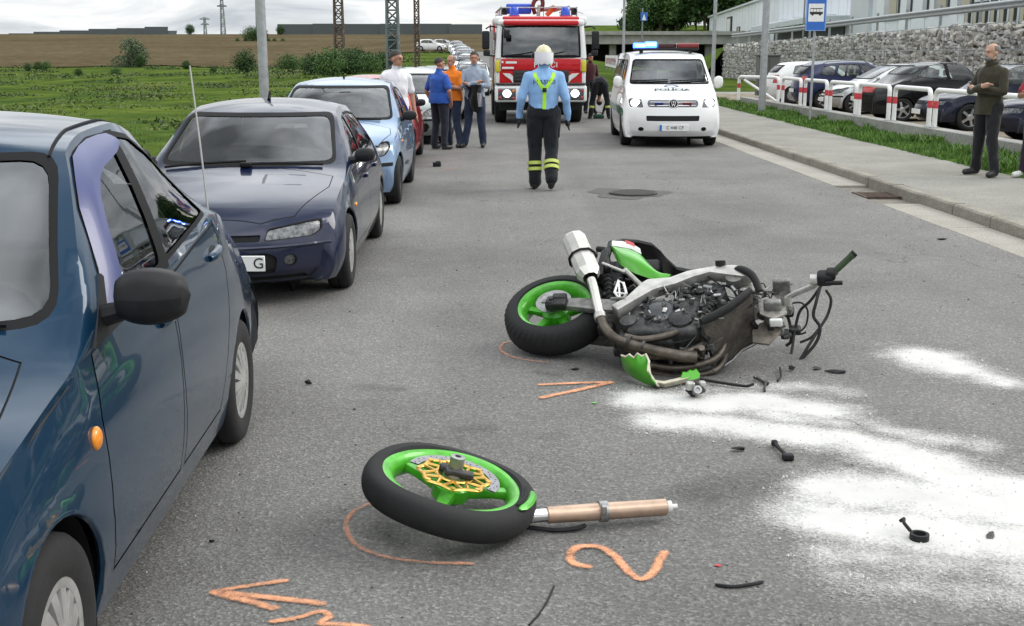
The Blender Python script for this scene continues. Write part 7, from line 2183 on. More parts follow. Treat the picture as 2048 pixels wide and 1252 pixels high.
# roof light bar
lbar = empty('light_bar', van, (0, -.72, 0))
zr = cv.tz(0, -.72)[0].z
BLUE_ON = mat('blue_beacon_lit', (.02, .06, .6), .3, emit=(.05, .16, 1.0), estr=4.5)
BLUE_HOT = mat('blue_beacon_core', (.5, .7, 1), .3, emit=(.55, .75, 1.0), estr=9)
b = MB(); b.rbox((0, 0, zr + .055), (1.30, .26, .05), .015)
for sd in (-1, 1): b.box((sd * .5, 0, zr + .02), (.06, .2, .07))
b.build('bar_base', BLACK_PL, lbar)
b = MB(); b.rbox((-.53, -.01, zr + .125), (.26, .25, .11), .03); b.rbox((-.31, .0, zr + .14), (.24, .22, .13), .03); b.build('blue_lens', BLUE_ON, lbar)
b = MB(); b.rbox((-.53, -.134, zr + .125), (.18, .012, .04), .005); b.rbox((-.31, -.114, zr + .15), (.18, .012, .04), .005); b.build('flash_tube', BLUE_HOT, lbar)
b = MB(); b.rbox((.0, 0, zr + .12), (.34, .23, .09), .02); b.build('speaker_housing', mat('dark_maroon_plastic', (.05, .012, .016), .4), lbar)
b = MB(); b.rbox((.43, 0, zr + .125), (.44, .24, .10), .03); b.build('red_lens', mat('red_beacon', (.20, .012, .015), .3, coat=.5), lbar)

# ------------------------------------------------------------------ fire engine
FR = paint('fire_engine_red', (.50, .012, .018), metal=0, dirt_amt=.12, rough=.35)
FW = paint('fire_engine_white', (.76, .77, .77), metal=0, dirt_amt=.15, rough=.35)
fe = thing('fire_engine', 'red and white fire engine with lit headlights facing the camera behind the firefighter', 'fire engine', (1.36, 30.6, 0), R(1.0))
# local: front at y=0, depth +y, half width 1.18
b = MB(); b.rbox((0, 1.0, 1.27), (2.32, 1.98, .88), .08); b.rbox((0, 1.22, 2.12), (2.26, 1.55, .98), .07); b.rbox((0, .5, 2.55), (2.2, .9, .16), .06)
for sd in (1, -1): b.tube([(sd * 1.09, .05, 1.66), (sd * 1.07, .08, 2.05), (sd * 1.03, .16, 2.52)], [.085, .075, .07], 10)
b.build('cab', FW, fe)
b = MB(); b.rbox((0, 1.0, 2.64), (2.0, 1.8, .14), .06); b.rbox((0, .13, 2.545), (1.92, .34, .13), .05); b.build('cab_roof', FR, fe)
for sd in (1, -1):
    b = MB(); b.rbox((sd * 1.05, .55, 2.60), (.26, .9, .22), .07); b.build('roof_corner', FW, fe)
b = MB(); P_ = []
for z, ins in ((1.72, 0), (1.95, .015), (2.2, .05), (2.47, .11)):
    P_.append([(x * (1 - (z - 1.72) * .02), -.018 + ins + .10 * abs(x / 1.0) ** 3 * .6, z) for x in np.linspace(-1.0, 1.0, 15)])
b.grid(P_); b.build('windscreen', GLASS_W, fe, recalc=True)
b = MB(); pl_ = [P_[0][i] for i in range(15)] + [P_[k][14] for k in range(1, 4)] + [P_[3][i] for i in range(13, -1, -1)] + [P_[k][0] for k in (2, 1)]
b.tube(pl_, .035, 8, closed=True); b.build('window_trim', TRIM, fe)
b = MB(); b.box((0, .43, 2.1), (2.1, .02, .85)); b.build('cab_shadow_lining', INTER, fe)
b = MB(); b.rbox((0, .18, 1.74), (1.9, .3, .14), .05); b.build('dashboard', INTER, fe)
for sx_ in (-.52, .52):
    b = MB(); b.rbox((sx_, .26, 2.02), (.46, .10, .55), .06); b.rbox((sx_, .26, 2.36), (.24, .09, .16), .04); b.build('seat_back', SEATM, fe)
# red front panels
b = MB(); b.rbox((0, .02, 1.51), (2.04, .12, .30), .03); b.build('front_panel', FR, fe)
b = MB(); b.rbox((0, .0, 1.22), (1.44, .10, .30), .03); gr_ = b.build('grille', mat('grille_black', (.02, .02, .022), .5), fe)
for k in range(3):
    b = MB(); b.rbox((0, -.055, 1.13 + k * .085), (1.30, .02, .022), .006, seg=1); b.build('grille_slat', ENG2, gr_)
b = MB(); b.lathe([(-.06, .15), (-.075, .14), (-.06, .125)], 32, axis='y', M=Matrix.Translation((0, 0, 1.26)))
for a in (90, 210, 330): b.bar((0, -.066, 1.26), (.13 * math.cos(R(a)), -.066, 1.26 + .13 * math.sin(R(a))), .02, .006, n=6)
b.build('round_emblem', CHROME, gr_)
for sd in (1, -1):
    b = MB(); b.add([(sd * .72, -.03, 1.36), (sd * 1.05, 0, 1.36), (sd * 1.06, 0, 1.02), (sd * .66, -.03, .98), (sd * .72, .1, 1.36), (sd * 1.05, .1, 1.36), (sd * 1.06, .1, 1.02), (sd * .66, .1, .98)], [(0, 1, 2, 3), (7, 6, 5, 4), (0, 4, 5, 1), (1, 5, 6, 2), (2, 6, 7, 3), (3, 7, 4, 0)])
    b.build('front_panel', FR, fe)
    # white leaping swoosh decal
    b = MB(); pp = [(.98, 1.30), (.80, 1.29), (.70, 1.22), (.66, 1.10), (.72, 1.06), (.78, 1.14), (.90, 1.22)]
    b.prism([(sd * x, z) for x, z in pp], (-.040, -.034), axis='y'); b.build('swoosh_decal', WHITE_PL, fe)
    b = MB(); b.rbox((sd * 1.10, .03, 1.47), (.12, .12, .30), .03); b.build('corner_indicator', mat('yellow_marker', (.62, .52, .03), .35, coat=.5), fe)
    # headlights in the bumper
    b = MB(); b.rbox((sd * .87, -.10, .77), (.46, .05, .30), .03); hl_ = b.build('headlight', REFL, fe)
    b = MB(); b.ell((sd * .87, -.13, .79), (.105, .025, .095)); b.build('headlamp_bulb', LAMP_ON, hl_)
    for (xx, zz, m) in ((.70, .86, AMBER), (1.05, .86, REDL), (1.05, .68, REDL), (.70, .67, REDL)):
        b = MB(); b.ell((sd * xx, -.125, zz), (.035, .012, .035), n=10, m=6); b.build('marker_lamp', m, hl_)
b = MB(); b.rbox((0, .0, .78), (2.36, .22, .42), .06); b.build('bumper', FW, fe)
b = MB(); b.rbox((0, -.02, 1.03), (2.32, .2, .05), .02); b.build('bumper_step', ENG2, fe)
b = MB(); b.rbox((0, -.125, .72), (.52, .012, .12), .004, seg=1); b.build('number_plate', PLATE_W, fe)
b = MB(); b.box((0, .6, .46), (2.1, .7, .22)); b.box((0, 3.6, .75), (.95, 6.4, .35)); b.box((0, 2.2, .5), (2.2, .5, .3)); b.build('chassis', DARKM, fe)
# lettering
WP = mat('white_print', (.75, .75, .75), .5)
b = MB(); b.text('HASIČI', .20, facing((.12, -.046, 1.50))); b.build('front_lettering', WP, fe)
b = MB(); b.rbox((-.98, -.043, 1.575), (.05, .006, .05), .002, seg=1); b.rbox((-.76, -.043, 1.565), (.28, .006, .055), .002, seg=1); b.rbox((-.84, -.043, 1.43), (.30, .006, .05), .002, seg=1); tag(b.build('small_print', WP, fe), kind='stuff')
# mirrors
for sd in (1, -1):
    b = MB(); b.rbox((sd * 1.40, .12, 2.12), (.19, .11, .46), .04); b.build('door_mirror', BLACK_PL, fe)
    b = MB(); b.rbox((sd * 1.38, .12, 1.80), (.17, .10, .15), .03); b.build('wide_mirror', BLACK_PL, fe)
    b = MB(); b.tube(curve_pts([(sd * 1.12, .25, 2.44), (sd * 1.28, .15, 2.46), (sd * 1.40, .12, 2.40)], 4), .02, 7); b.tube([(sd * 1.14, .25, 1.72), (sd * 1.38, .12, 1.74)], .018, 7); b.build('mirror_arm', BLACK_PL, fe)
    b = MB(); b.rbox((sd * 1.165, .95, 2.02), (.02, .95, .62), .008, seg=1); b.build('side_window', GLASS_D, fe)
b = MB(); b.tube(curve_pts([(-.99, -.03, 2.5), (-1.0, -.18, 2.48), (-.92, -.22, 2.36)], 4), .015, 6); b.rbox((-.88, -.22, 2.27), (.16, .08, .22), .04); b.build('kerb_mirror', BLACK_PL, fe)
for (x0, x1) in ((-.9, -.2), (-.1, .6)):
    b = MB(); b.tube([(x0, -.06, 1.74), ((x0 + x1) / 2, -.07, 1.77), (x1, -.05, 1.83)], .012, 5); b.build('wiper', TRIM, fe)
# beacons and roof load
BCN = mat('blue_beacon', (.006, .05, .42), .25, coat=.6, emit=(.0, .03, .3), estr=.35)
for xx in (-.66, .66):
    b = MB(); b.lathe([(0, .13), (.05, .13), (.06, .12), (.22, .115), (.25, .09), (.26, 0)], 22, axis='z', M=Matrix.Translation((xx, .55, 2.70))); bb = b.build('beacon', BCN, fe)
    b = MB(); b.lathe([(-.02, .15), (.04, .15), (.04, .0)], 20, axis='z', M=Matrix.Translation((xx, .55, 2.70))); b.build('beacon_base', FR, bb)
b = MB(); b.rbox((-.52, 1.2, 2.93), (.66, .34, .26), .04); b.build('blue_roof_box', BCN, fe)
b = MB()
for xx in (-.98, .98):
    b.bar((xx, .9, 2.95), (xx, 6.5, 3.02), .03, n=8)
    for yy in (.9, 2.4, 4.2, 6.4): b.bar((xx, yy, 2.6), (xx, yy, 2.97), .02, n=6)
for yy in (.9, 1.6): b.bar((-.98, yy, 2.95), (.98, yy, 2.95), .02, n=6)
b.build('roof_rail', GALV, fe)
ld = empty('ladder', fe)
for xx in (.35, .78):
    b = MB(); b.bar((xx, .95, 2.98), (xx, 6.3, 3.05), .03, n=8); b.build('stile', GALV, ld)
for k in range(14):
    b = MB(); b.bar((.35, 1.1 + k * .38, 2.985 + k * .005), (.78, 1.1 + k * .38, 2.985 + k * .005), .017, n=6); b.build('rung', GALV, ld)
b = MB(); b.tube(curve_pts([(-.10, 1.0, 2.80), (-.16, .95, 3.0), (-.08, .95, 3.16), (.06, .95, 3.18), (.10, .95, 3.04), (.04, .95, 2.86)], 5), .055, 10); b.build('hose_loop', mat('dark_red_hose', (.16, .02, .02), .6), fe)
b = MB(); b.tube([(-.02, .9, 2.74), (.0, .88, 3.02)], [.05, .04], 10); b.build('water_monitor', ALU, fe)
b = MB(); b.tube([(.20, 1.0, 2.76), (.42, 1.0, 2.98)], [.06, .075], 10); b.build('traffic_cone', mat('cone_orange', (.75, .15, .03), .5), fe)
for sx_ in (-.9, .92):
    b = MB(); b.rbox((sx_, .95, 2.86), (.15, .15, .18), .03); b.lathe([(-.09, .06), (-.085, .065), (.0, .05)], 14, axis='y', M=Matrix.Translation((sx_, .88, 2.87))); b.build('work_lamp', ENG2, fe)
b = MB(); b.tube([(.1, .7, 2.7), (.12, .72, 3.3)], .008, 5); b.tube([(.7, .9, 2.95), (1.15, .9, 2.80)], .006, 5); b.build('aerial', TRIM, fe)
# superstructure
b = MB(); b.rbox((0, 4.6, 1.75), (2.34, 5.0, 1.95), .05); b.build('equipment_body', FR, fe)
for sd in (1, -1):
    for k in range(3):
        b = MB(); b.box((sd * 1.175, 3.0 + k * 1.6, 1.75), (.012, 1.35, 1.35)); b.build('roller_shutter', GALV, fe)
    for yy in (1.25, 5.2):
        add_wheel(fe, sd * 1.0, yy, .49, .30, 'steel', .30)
    b = MB(); b.lathe([(sd * .78, .56), (sd * 1.17, .56)], 18, a0=-.1, a1=math.pi + .1, M=Matrix.Translation((0, 1.25, .50))); b.build('mudguard', BLACK_PL, fe)
# ================================================================== PEOPLE
SKIN = mat('skin', (.46, .27, .19), .55, var=.12, vscale=14)
SKIN_T = mat('tanned_skin', (.40, .20, .13), .55, var=.12, vscale=14)
HAIR = mat('dark_hair', (.018, .014, .011), .6, var=.4, vscale=60)
HAIR_G = mat('grey_hair', (.16, .15, .14), .7, var=.4, vscale=60)
EYE = mat('eye_dark', (.02, .02, .022), .3)
LIPS = mat('lips', (.34, .14, .11), .5)
SHOE = mat('black_shoe', (.018, .018, .019), .5)
def cloth(name, c, var=.22): return mat(name, c, .85, spec=.25, var=var, vscale=7, sheen=.15, bump=.35, bscale=22)
JEANS = cloth('navy_jeans', (.020, .030, .062), .35)
DKTR = cloth('dark_trousers', (.014, .014, .017), .3)
FIRE_TR = cloth('firefighter_trousers', (.008, .010, .014), .3)
LIME = mat('lime_strap', (.42, .80, .03), .6, var=.1, vscale=20)
REFB = mat('reflective_band', (.50, .58, .12), .5)

def person(label, loc, face, top, pants, H=1.75, sleeve='long', girth=1.0, skin=SKIN, shoe=SHOE, hair=('short', HAIR), pose=None, gloves=None, fingers=True, look=0.0, spine=None, collar=False, group=None, hem=None, bag=1.08):
    """one continuous body grown from tapered limbs (voxel union), materials by the nearest limb; faces -Y before turning"""
    t = thing('person', label, 'person', loc, face, group)
    k = H / 1.75
    J = dict(hipL=(.095, 0, .93), hipR=(-.095, 0, .93), knL=(.115, -.02, .51), knR=(-.115, -.02, .51), anL=(.13, .02, .09), anR=(-.13, .02, .09),
             shL=(.178, .012, 1.385), shR=(-.178, .012, 1.385), elL=(.25, .03, 1.13), elR=(-.25, .03, 1.13), wrL=(.27, -.03, .88), wrR=(-.27, -.03, .88),
             toeL=(.16, -.14, .045), toeR=(-.16, -.14, .045), hdL=(.275, -.06, .79), hdR=(-.275, -.06, .79))
    if pose: J.update(pose)
    J = {a: Vector(b) for a, b in J.items()}
    sp = spine or [(0, 0, .90), (0, 0, 1.05), (0, 0, 1.22), (0, .0, 1.36), (0, .0, 1.445), (0, -.005, 1.50), (0, -.015, 1.57)]
    sp = [Vector(p) for p in sp]
    rx = [.165, .155, .172, .185, .135, .062, .056]; ry = [.115, .112, .122, .110, .085, .062, .060]
    rx = [r * (girth if i < 4 else 1) for i, r in enumerate(rx)]; ry = [r * (girth ** 1.5 if i < 4 else 1) for i, r in enumerate(ry)]
    MATS_ = [top, pants, skin, shoe, gloves or skin]
    b = MB(); segs = []
    P_ = []
    xl = (J['shL'] - J['shR']).normalized()
    dense = curve_pts(sp, 3); rxd = np.interp(np.linspace(0, 6, len(dense)), range(7), rx); ryd = np.interp(np.linspace(0, 6, len(dense)), range(7), ry)
    for i, p in enumerate(dense):
        tg = (dense[min(i + 1, len(dense) - 1)] - dense[max(0, i - 1)]).normalized(); x = (xl - tg * xl.dot(tg)).normalized(); y = tg.cross(x)
        P_.append([tuple(p + x * (rxd[i] * math.cos(a * .3927)) + y * (ryd[i] * math.sin(a * .3927))) for a in range(17)])
    b.grid(P_); b.add(P_[0][:-1], [tuple(range(16))]); b.add(P_[-1][:-1], [tuple(range(15, -1, -1))])
    def seg(a, c, r0, r1, mi):
        a, c = Vector(a), Vector(c)
        b.tube([a, a.lerp(c, .33), a.lerp(c, .66), c], [r0, r0 * .62 + r1 * .38, r0 * .3 + r1 * .7, r1], 14)
        b.ell(tuple(a), (r0, r0, r0), n=12, m=8); b.ell(tuple(c), (r1, r1, r1), n=12, m=8); segs.append((a, c, r0, r1, mi))
    segs.append((sp[1], sp[4], .15, .14, 0)); segs.append((sp[0], sp[0].lerp(sp[1], .35), .16, .15, 1)); segs.append((sp[4].lerp(sp[5], .45), sp[6], .072, .066, 2))
    for S in 'LR':
        g = math.sqrt(girth)
        seg(J['hip' + S], J['kn' + S], .098 * g * bag, .070 * bag, 1); seg(J['kn' + S], J['an' + S] + Vector((0, 0, .01)), .069 * bag, .057 * bag ** 1.5, 1)
        seg(J['an' + S] + Vector((0, .02, -.035)), J['toe' + S], .048, .042, 3)
        sh, el, wr, hd = J['sh' + S], J['el' + S], J['wr' + S], J['hd' + S]
        seg(sp[4], sh, .055, .056, 0); seg(sh, el, .061 * g, .052, 0) if sleeve == 'long' else (seg(sh, sh.lerp(el, .72), .062 * g, .060 * g, 0), seg(sh.lerp(el, .6), el, .047, .043, 2))
        seg(el, wr, .050 if sleeve == 'long' else .043, .036 if sleeve == 'long' else .028, 0 if sleeve == 'long' else 2)
        pal = wr.lerp(hd, .55)
        seg(wr.lerp(hd, .1), wr.lerp(hd, .75), .031, .036, 4)
    # head
    hc = sp[6] + (sp[6] - sp[5]).normalized() * .0 + Vector((0, -.012, .068)) if spine is None else sp[6] + (sp[6] - sp[5]).normalized() * .10
    up = (sp[6] - sp[5]).normalized() if spine is not None else Vector((0, 0, 1))
    fw2 = Vector((math.sin(look), -math.cos(look), 0)); 
    if spine is not None: fw2 = (fw2 - up * fw2.dot(up)); fw2 = fw2.normalized() if fw2.length > .1 else Vector((0, 0, -1))
    xr = up.cross(fw2).normalized()
    HM = frame(hc, xr, -fw2, up)
    b.ell((0, .008, .035), (.077, .096, .088), n=20, m=14, M=HM); b.ell((0, -.025, -.04), (.058, .066, .072), n=16, m=12, M=HM); b.ell((0, -.055, -.085), (.032, .03, .026), M=HM)
    b.ell((0, -.097, -.012), (.013, .020, .024), n=10, m=8, M=HM); b.ell((0, -.088, .03), (.045, .018, .014), n=10, m=8, M=HM)
    for sx_ in (-1, 1): b.ell((sx_ * .079, .005, -.005), (.012, .022, .032), n=10, m=8, M=HM)
    segs.append((HM @ Vector((0, 0, .04)), HM @ Vector((0, -.03, -.05)), .09, .07, 2))
    o = b.build('body', MATS_, None, recalc=True)
    md = o.modifiers.new('r', 'REMESH'); md.mode = 'VOXEL'; md.voxel_size = .0115
    ms = o.modifiers.new('s', 'SMOOTH'); ms.iterations = 5; ms.factor = .5
    dg = bpy.context.evaluated_depsgraph_get()
    me = bpy.data.meshes.new_from_object(o.evaluated_get(dg)); old = o.data
    o.modifiers.clear(); o.data = me; bpy.data.meshes.remove(old)
    nV = len(me.vertices); V = np.zeros(nV * 3); me.vertices.foreach_get('co', V); V = V.reshape(-1, 3)
    Nn = np.zeros(nV * 3); me.vertices.foreach_get('normal', Nn); Nn = Nn.reshape(-1, 3)
    best = np.full(nV, 1e9); lab = np.zeros(nV, np.int32)
    for (a, c, r0, r1, mi) in segs:
        a = np.array(a); c = np.array(c); d = c - a; L2 = d @ d + 1e-9
        tt = np.clip(((V - a) @ d) / L2, 0, 1); dist = np.linalg.norm(V - a - tt[:, None] * d, axis=1) - (r0 + (r1 - r0) * tt)
        m_ = dist < best; best[m_] = dist[m_]; lab[m_] = mi
    cl = (lab <= 1)
    sd = rng.uniform(0, 50)
    nz = np.array([mnoise.noise((v[0] * 9 + sd, v[1] * 9, v[2] * 6)) + .6 * mnoise.noise((v[0] * 22, v[1] * 22 + sd, v[2] * 11)) for v in V])
    V = V + Nn * (nz * .011 * cl + .004 * cl)[:, None]
    V[:, :] *= k
    me.vertices.foreach_set('co', V.ravel())
    pv = np.zeros(len(me.loops), np.int32); me.loops.foreach_get('vertex_index', pv)
    ls = np.zeros(len(me.polygons), np.int32); me.polygons.foreach_get('loop_start', ls)
    if len(me.materials) == 0:
        for m in MATS_: me.materials.append(m)
    me.polygons.foreach_set('material_index', lab[pv[ls]]); me.polygons.foreach_set('use_smooth', [True] * len(me.polygons))
    me.update()
    # fingers: short tapering chains rooted in the palm, joined into the same body mesh
    if fingers:
        fb = MB()
        for S, sg in (('L', 1), ('R', -1)):
            wr, hd = J['wr' + S], J['hd' + S]; d = (hd - wr).normalized()
            side_ = d.cross(Vector((0, -1, 0.2))).normalized() if abs(d.y) < .9 else Vector((0, 0, 1))
            fwd_ = side_.cross(d).normalized()
            root = wr + d * .085
            for q, (off, L) in enumerate(((-.027, .062), (-.009, .072), (.009, .068), (.026, .055))):
                p0 = root + fwd_ * off; cu = side_ * (-.012 * sg)
                fb.tube([p0 - d * .02, p0 + d * L * .45 + cu * .3, p0 + d * L * .8 + cu, p0 + d * L + cu * 1.9], [.0105, .0095, .0085, .006], 7, 4)
            p0 = wr + d * .035 + fwd_ * -.028
            fb.tube([p0, p0 + fwd_ * -.022 + d * .025, p0 + fwd_ * -.028 + d * .058], [.012, .0105, .008], 7, 4)
        bm = bmesh.new(); bm.from_mesh(me)
        vs = [bm.verts.new(Vector(v) * k) for v in fb.v]
        for f in fb.f:
            nf = bm.faces.new([vs[i] for i in f]); nf.material_index = 4; nf.smooth = True
        bm.to_mesh(me); bm.free()
    o.parent = t
    if hem:
        e = MB(); e.grid([[tuple(Vector(((.172 * girth + .012 + q) * math.cos(a * .2618), (.118 * girth ** 1.5 + .016 + q) * math.sin(a * .2618), z + .006 * math.sin(a * 2.1))) * k) for a in range(25)] for z, q in ((1.10, -.012), (1.03, .004), (.95, .012), (hem, .010))]); e.build('shirt_hem', top, t)
    # face
    sc_ = Matrix.Scale(k, 4)
    HK = sc_ @ HM
    fb = MB()
    for sx_ in (-1, 1): fb.ell((sx_ * .031, -.086, .012), (.013, .007, .0075), n=10, m=6, M=HK)
    fb.build('eyes', EYE, t) if False else None
    for sx_ in (-1, 1):
        e = MB(); e.ell((sx_ * .031, -.086, .012), (.013, .008, .007), n=10, m=6, M=HK); e.build('eye', EYE, t)
    e = MB(); e.ell((0, -.088, -.052), (.022, .007, .006), n=10, m=6, M=HK); e.build('mouth', LIPS, t)
    if hair:
        st, hm = hair; e = MB(); P_ = []
        for i in range(13):
            th = i / 12 * (1.75 if st != 'bald' else 1.7)
            row = []
            for j in range(29):
                ph = j / 28 * 2 * math.pi; cy = math.sin(ph)      # +y is the back of the head
                lim = (1.02 + .62 * (.5 + .5 * cy)) if st == 'short' else (.0 if False else 1.0)
                if st == 'short': a = th / 1.75 * lim * 1.12
                else: a = .95 + (th / 1.7) * .72
                rr = 1.06 + .035 * mnoise.noise((math.cos(ph) * 3, math.sin(ph) * 3, i * .5))
                if st == 'bald' and cy < -.25: rr = .90
                row.append((.079 * rr * math.sin(a) * math.cos(ph), .012 + .098 * rr * math.sin(a) * math.sin(ph), .036 + .093 * rr * math.cos(a)))
            P_.append(row)
        e.grid(P_, M=HK); e.build('hair', hm, t, weld=1e-5)
    return t, J, HK, k

def crossed(**kw):
    d = dict(elL=(.265, -.06, 1.135), elR=(-.265, -.06, 1.135), wrL=(-.07, -.225, 1.16), wrR=(.06, -.255, 1.20), hdL=(-.17, -.19, 1.20), hdR=(.16, -.225, 1.235)); d.update(kw); return d
# --- man in brown at the right
BROWN = cloth('olive_brown_fleece', (.040, .036, .022), .25)
p = G(1966, 352, .13)
t, J, HK, k = person('bearded balding man in olive brown jacket with crossed arms on the pavement', (p.x, p.y, .13), R(-62), BROWN, DKTR, 1.76, 'long', 1.1, SKIN, SHOE, ('bald', HAIR_G),
       crossed(knL=(.13, -.05, .51), anL=(.20, -.03, .09), toeL=(.24, -.19, .045), knR=(-.14, .03, .51), anR=(-.20, .08, .09), toeR=(-.24, -.08, .045)), look=R(-12))
e = MB(); e.ell((0, -.055, -.075), (.050, .050, .042), n=14, m=10, M=HK); e.ell((0, -.088, -.040), (.028, .012, .008), n=10, m=6, M=HK); e.build('beard', HAIR_G, t)
e = MB(); e.tube([tuple(Vector((.068 * math.cos(a * .5236), -.005 + .068 * math.sin(a * .5236), 1.50 + .012 * math.sin(a * .5236))) * k) for a in range(12)], .022, 8, closed=True, flat=1.7); e.build('collar', BROWN, t)
e = MB(); P_ = [[tuple(Vector((( .178 + .012 * math.sin(a * 3)) * math.cos(a * .2618), (.160 + .006 * math.sin(a * 5)) * math.sin(a * .2618), z)) * k) for a in range(25)] for z in (1.06, .98, .90, .83)]; e.grid(P_); e.build('jacket_hem', BROWN, t)
# --- half figure at the right border
p = G(2068, 356, .13)
t, J, HK, k = person('person in red top and white shoes beside the man in brown, cut by the border', (p.x, p.y, .13), R(-40), cloth('red_top', (.36, .04, .06)), cloth('plum_trousers', (.03, .018, .03)), 1.68, 'short', .95, SKIN, WHITE_PL, ('short', HAIR), crossed(anR=(-.16, .0, .09), toeR=(-.23, -.14, .045)))
# --- the four men by the parked cars
BLUE_T = cloth('royal_blue_tshirt', (.022, .085, .36)); OR_T = cloth('orange_tshirt', (.78, .20, .015)); WH_T = cloth('white_tshirt', (.72, .71, .74), .08); GR_T = cloth('grey_blue_shirt', (.30, .36, .44), .15)
p = G(880, 299)
person('dark haired man in royal blue T-shirt seen from behind with a hand in his pocket', (p.x, p.y, 0), R(140), BLUE_T, cloth('dark_jeans', (.014, .018, .03), .3), 1.69, 'short', 1.22, SKIN_T, SHOE, ('short', HAIR), hem=.90, pose=
       dict(elL=(.29, .06, 1.12), wrL=(.24, -.05, .90), hdL=(.19, -.10, .83), elR=(-.30, .04, 1.13), wrR=(-.25, -.07, .92), hdR=(-.19, -.12, .85)), look=R(-25))
p = G(906, 294)
person('bald man in bright orange T-shirt with folded arms facing the man in blue', (p.x, p.y, 0), R(-38), OR_T, JEANS, 1.74, 'short', 1.15, SKIN_T, SHOE, ('bald', HAIR_G), hem=.90, pose=crossed(anR=(-.12, .05, .09), anL=(.2, -.02, .09), toeL=(.26, -.18, .045)))
p = G(950, 295)
t, J, HK, k = person('young man in grey blue long sleeved shirt holding a black jacket over his arm', (p.x, p.y, 0), R(-6), GR_T, JEANS, 1.80, 'long', .98, SKIN_T, SHOE, ('short', HAIR), hem=.90, pose=
       crossed(knL=(.13, -.03, .51), anL=(.15, .02, .09), anR=(-.19, -.02, .09), toeR=(-.24, -.18, .045)))
e = MB(); P_ = []
for i in range(9):
    f_ = i / 8
    P_.append([tuple(Vector((.02 + .20 * (u - .4) * (1 - .25 * f_) + .03 * math.sin(5 * f_ + u * 3), -.25 - .04 * math.sin(u * 9) * (.4 + f_) + .06 * f_, 1.16 - .46 * f_ * (.75 + .35 * math.sin(u * 3.1)))) * k) for u in np.linspace(-.35, 1.15, 13)])
e.grid(P_); e.grid([[tuple(Vector(q) + Vector((0, .05, .005))) for q in r] for r in P_]); JK = cloth('black_jacket', (.012, .012, .013)); e.build('jacket_over_arm', JK, t)
e = MB(); P_ = [[tuple(Vector((.12 + .08 * (u - .5) + .02 * f_, -.31 + .02 * math.sin(u * 7 + f_ * 3), 1.02 - .25 * f_)) * k) for u in np.linspace(0, 1, 7)] for f_ in np.linspace(0, 1, 6)]; e.grid(P_); e.grid([[tuple(Vector(q) + Vector((0, .02, 0))) for q in r] for r in P_]); e.build('jacket_lining', cloth('grey_lining', (.28, .27, .30)), t)
person('dark haired man in white T-shirt standing behind the light blue hatchback', (-1.36, 17.85, 0), R(25), WH_T, JEANS, 1.80, 'short', 1.0, SKIN_T, SHOE, ('short', HAIR), look=R(35), hem=.9)

# --- firefighter walking away
SKYB = cloth('light_blue_work_shirt', (.24, .42, .70), .12)
p = G(1086, 378)
GLV = mat('black_glove', (.014, .014, .016), .7)
t, J, HK, k = person('firefighter in light blue shirt, lime braces and cream helmet walking away on the road', (p.x, p.y, 0), R(180 + 2), SKYB, FIRE_TR, 1.86, 'long', 1.12, SKIN, SHOE, None,
       dict(knL=(.105, -.04, .52), anL=(.10, .03, .09), toeL=(.12, -.13, .045), knR=(-.10, .05, .50), anR=(-.085, .24, .14), toeR=(-.09, .12, .05),
            shL=(.188, .012, 1.385), shR=(-.188, .012, 1.385), elL=(.275, .03, 1.13), elR=(-.275, .04, 1.12), wrL=(.295, -.07, .90), wrR=(-.305, -.02, .88), hdL=(.295, -.11, .80), hdR=(-.31, -.05, .78)), gloves=GLV, bag=1.2)
bvh = None
bo = [c for c in t.children if c.name.startswith('body')][0]
bmx = bmesh.new(); bmx.from_mesh(bo.data); bvh = BVHTree.FromBMesh(bmx); bmx.free()
def back(x, z, d=.006):
    h = bvh.ray_cast(Vector((x, 1, z)), Vector((0, -1, 0)))[0]
    return (h + Vector((0, d, 0))) if h else Vector((x, .13, z))
def strap(pts, w, name, m):
    e = MB(); P_ = []
    cp = curve_pts([Vector((x, 0, z)) for x, z in pts], 6)
    for i, q in enumerate(cp):
        tg = (cp[min(i + 1, len(cp) - 1)] - cp[max(i - 1, 0)]).normalized(); n_ = Vector((tg.z, 0, -tg.x))
        a, c = q + n_ * w / 2, q - n_ * w / 2
        pa, pc = back(a.x, a.z), back(c.x, c.z); P_.append([tuple(pa - Vector((0, .01, 0))), tuple(pa), tuple((pa + pc) / 2 + Vector((0, .002, 0))), tuple(pc), tuple(pc - Vector((0, .01, 0)))])
    e.grid(P_); return e.build(name, m, t)
strap([(.125, 1.525), (.115, 1.48), (.07, 1.40), (.012, 1.315)], .046, 'brace_strap', LIME)
strap([(-.125, 1.525), (-.115, 1.48), (-.07, 1.40), (-.012, 1.315)], .046, 'brace_strap', LIME)
strap([(0, 1.30), (.0, 1.2), (.004, 1.06)], .048, 'brace_strap', LIME)
e = MB(); q = back(0, 1.305, .012); e.rbox(tuple(q), (.055, .014, .055), .006); e.build('brace_buckle', BLACK_PL, t)
e = MB(); e.text('HASIČI', .078, Matrix.Translation((0, 0, 0)) @ Matrix.Rotation(math.pi, 4, 'Z') @ Matrix.Rotation(math.pi / 2, 4, 'X'), ext=.0005)
e.v = [((x * 1.25), back(x * 1.25, 1.405 + z, .004 + .001 * (y < 0)).y, 1.405 + z) for x, y, z in e.v]; e.build('back_lettering', mat('dark_blue_print', (.012, .016, .05), .7), t, recalc=False)
e = MB()   # waistband
e.grid([[tuple(Vector((.186 * 1.06 * math.cos(a * .2618), .148 * 1.02 * math.sin(a * .2618), z)) * 1.0) for a in range(25)] for z in (1.07, 1.03, .97)]); e.build('waistband', FIRE_TR, t)
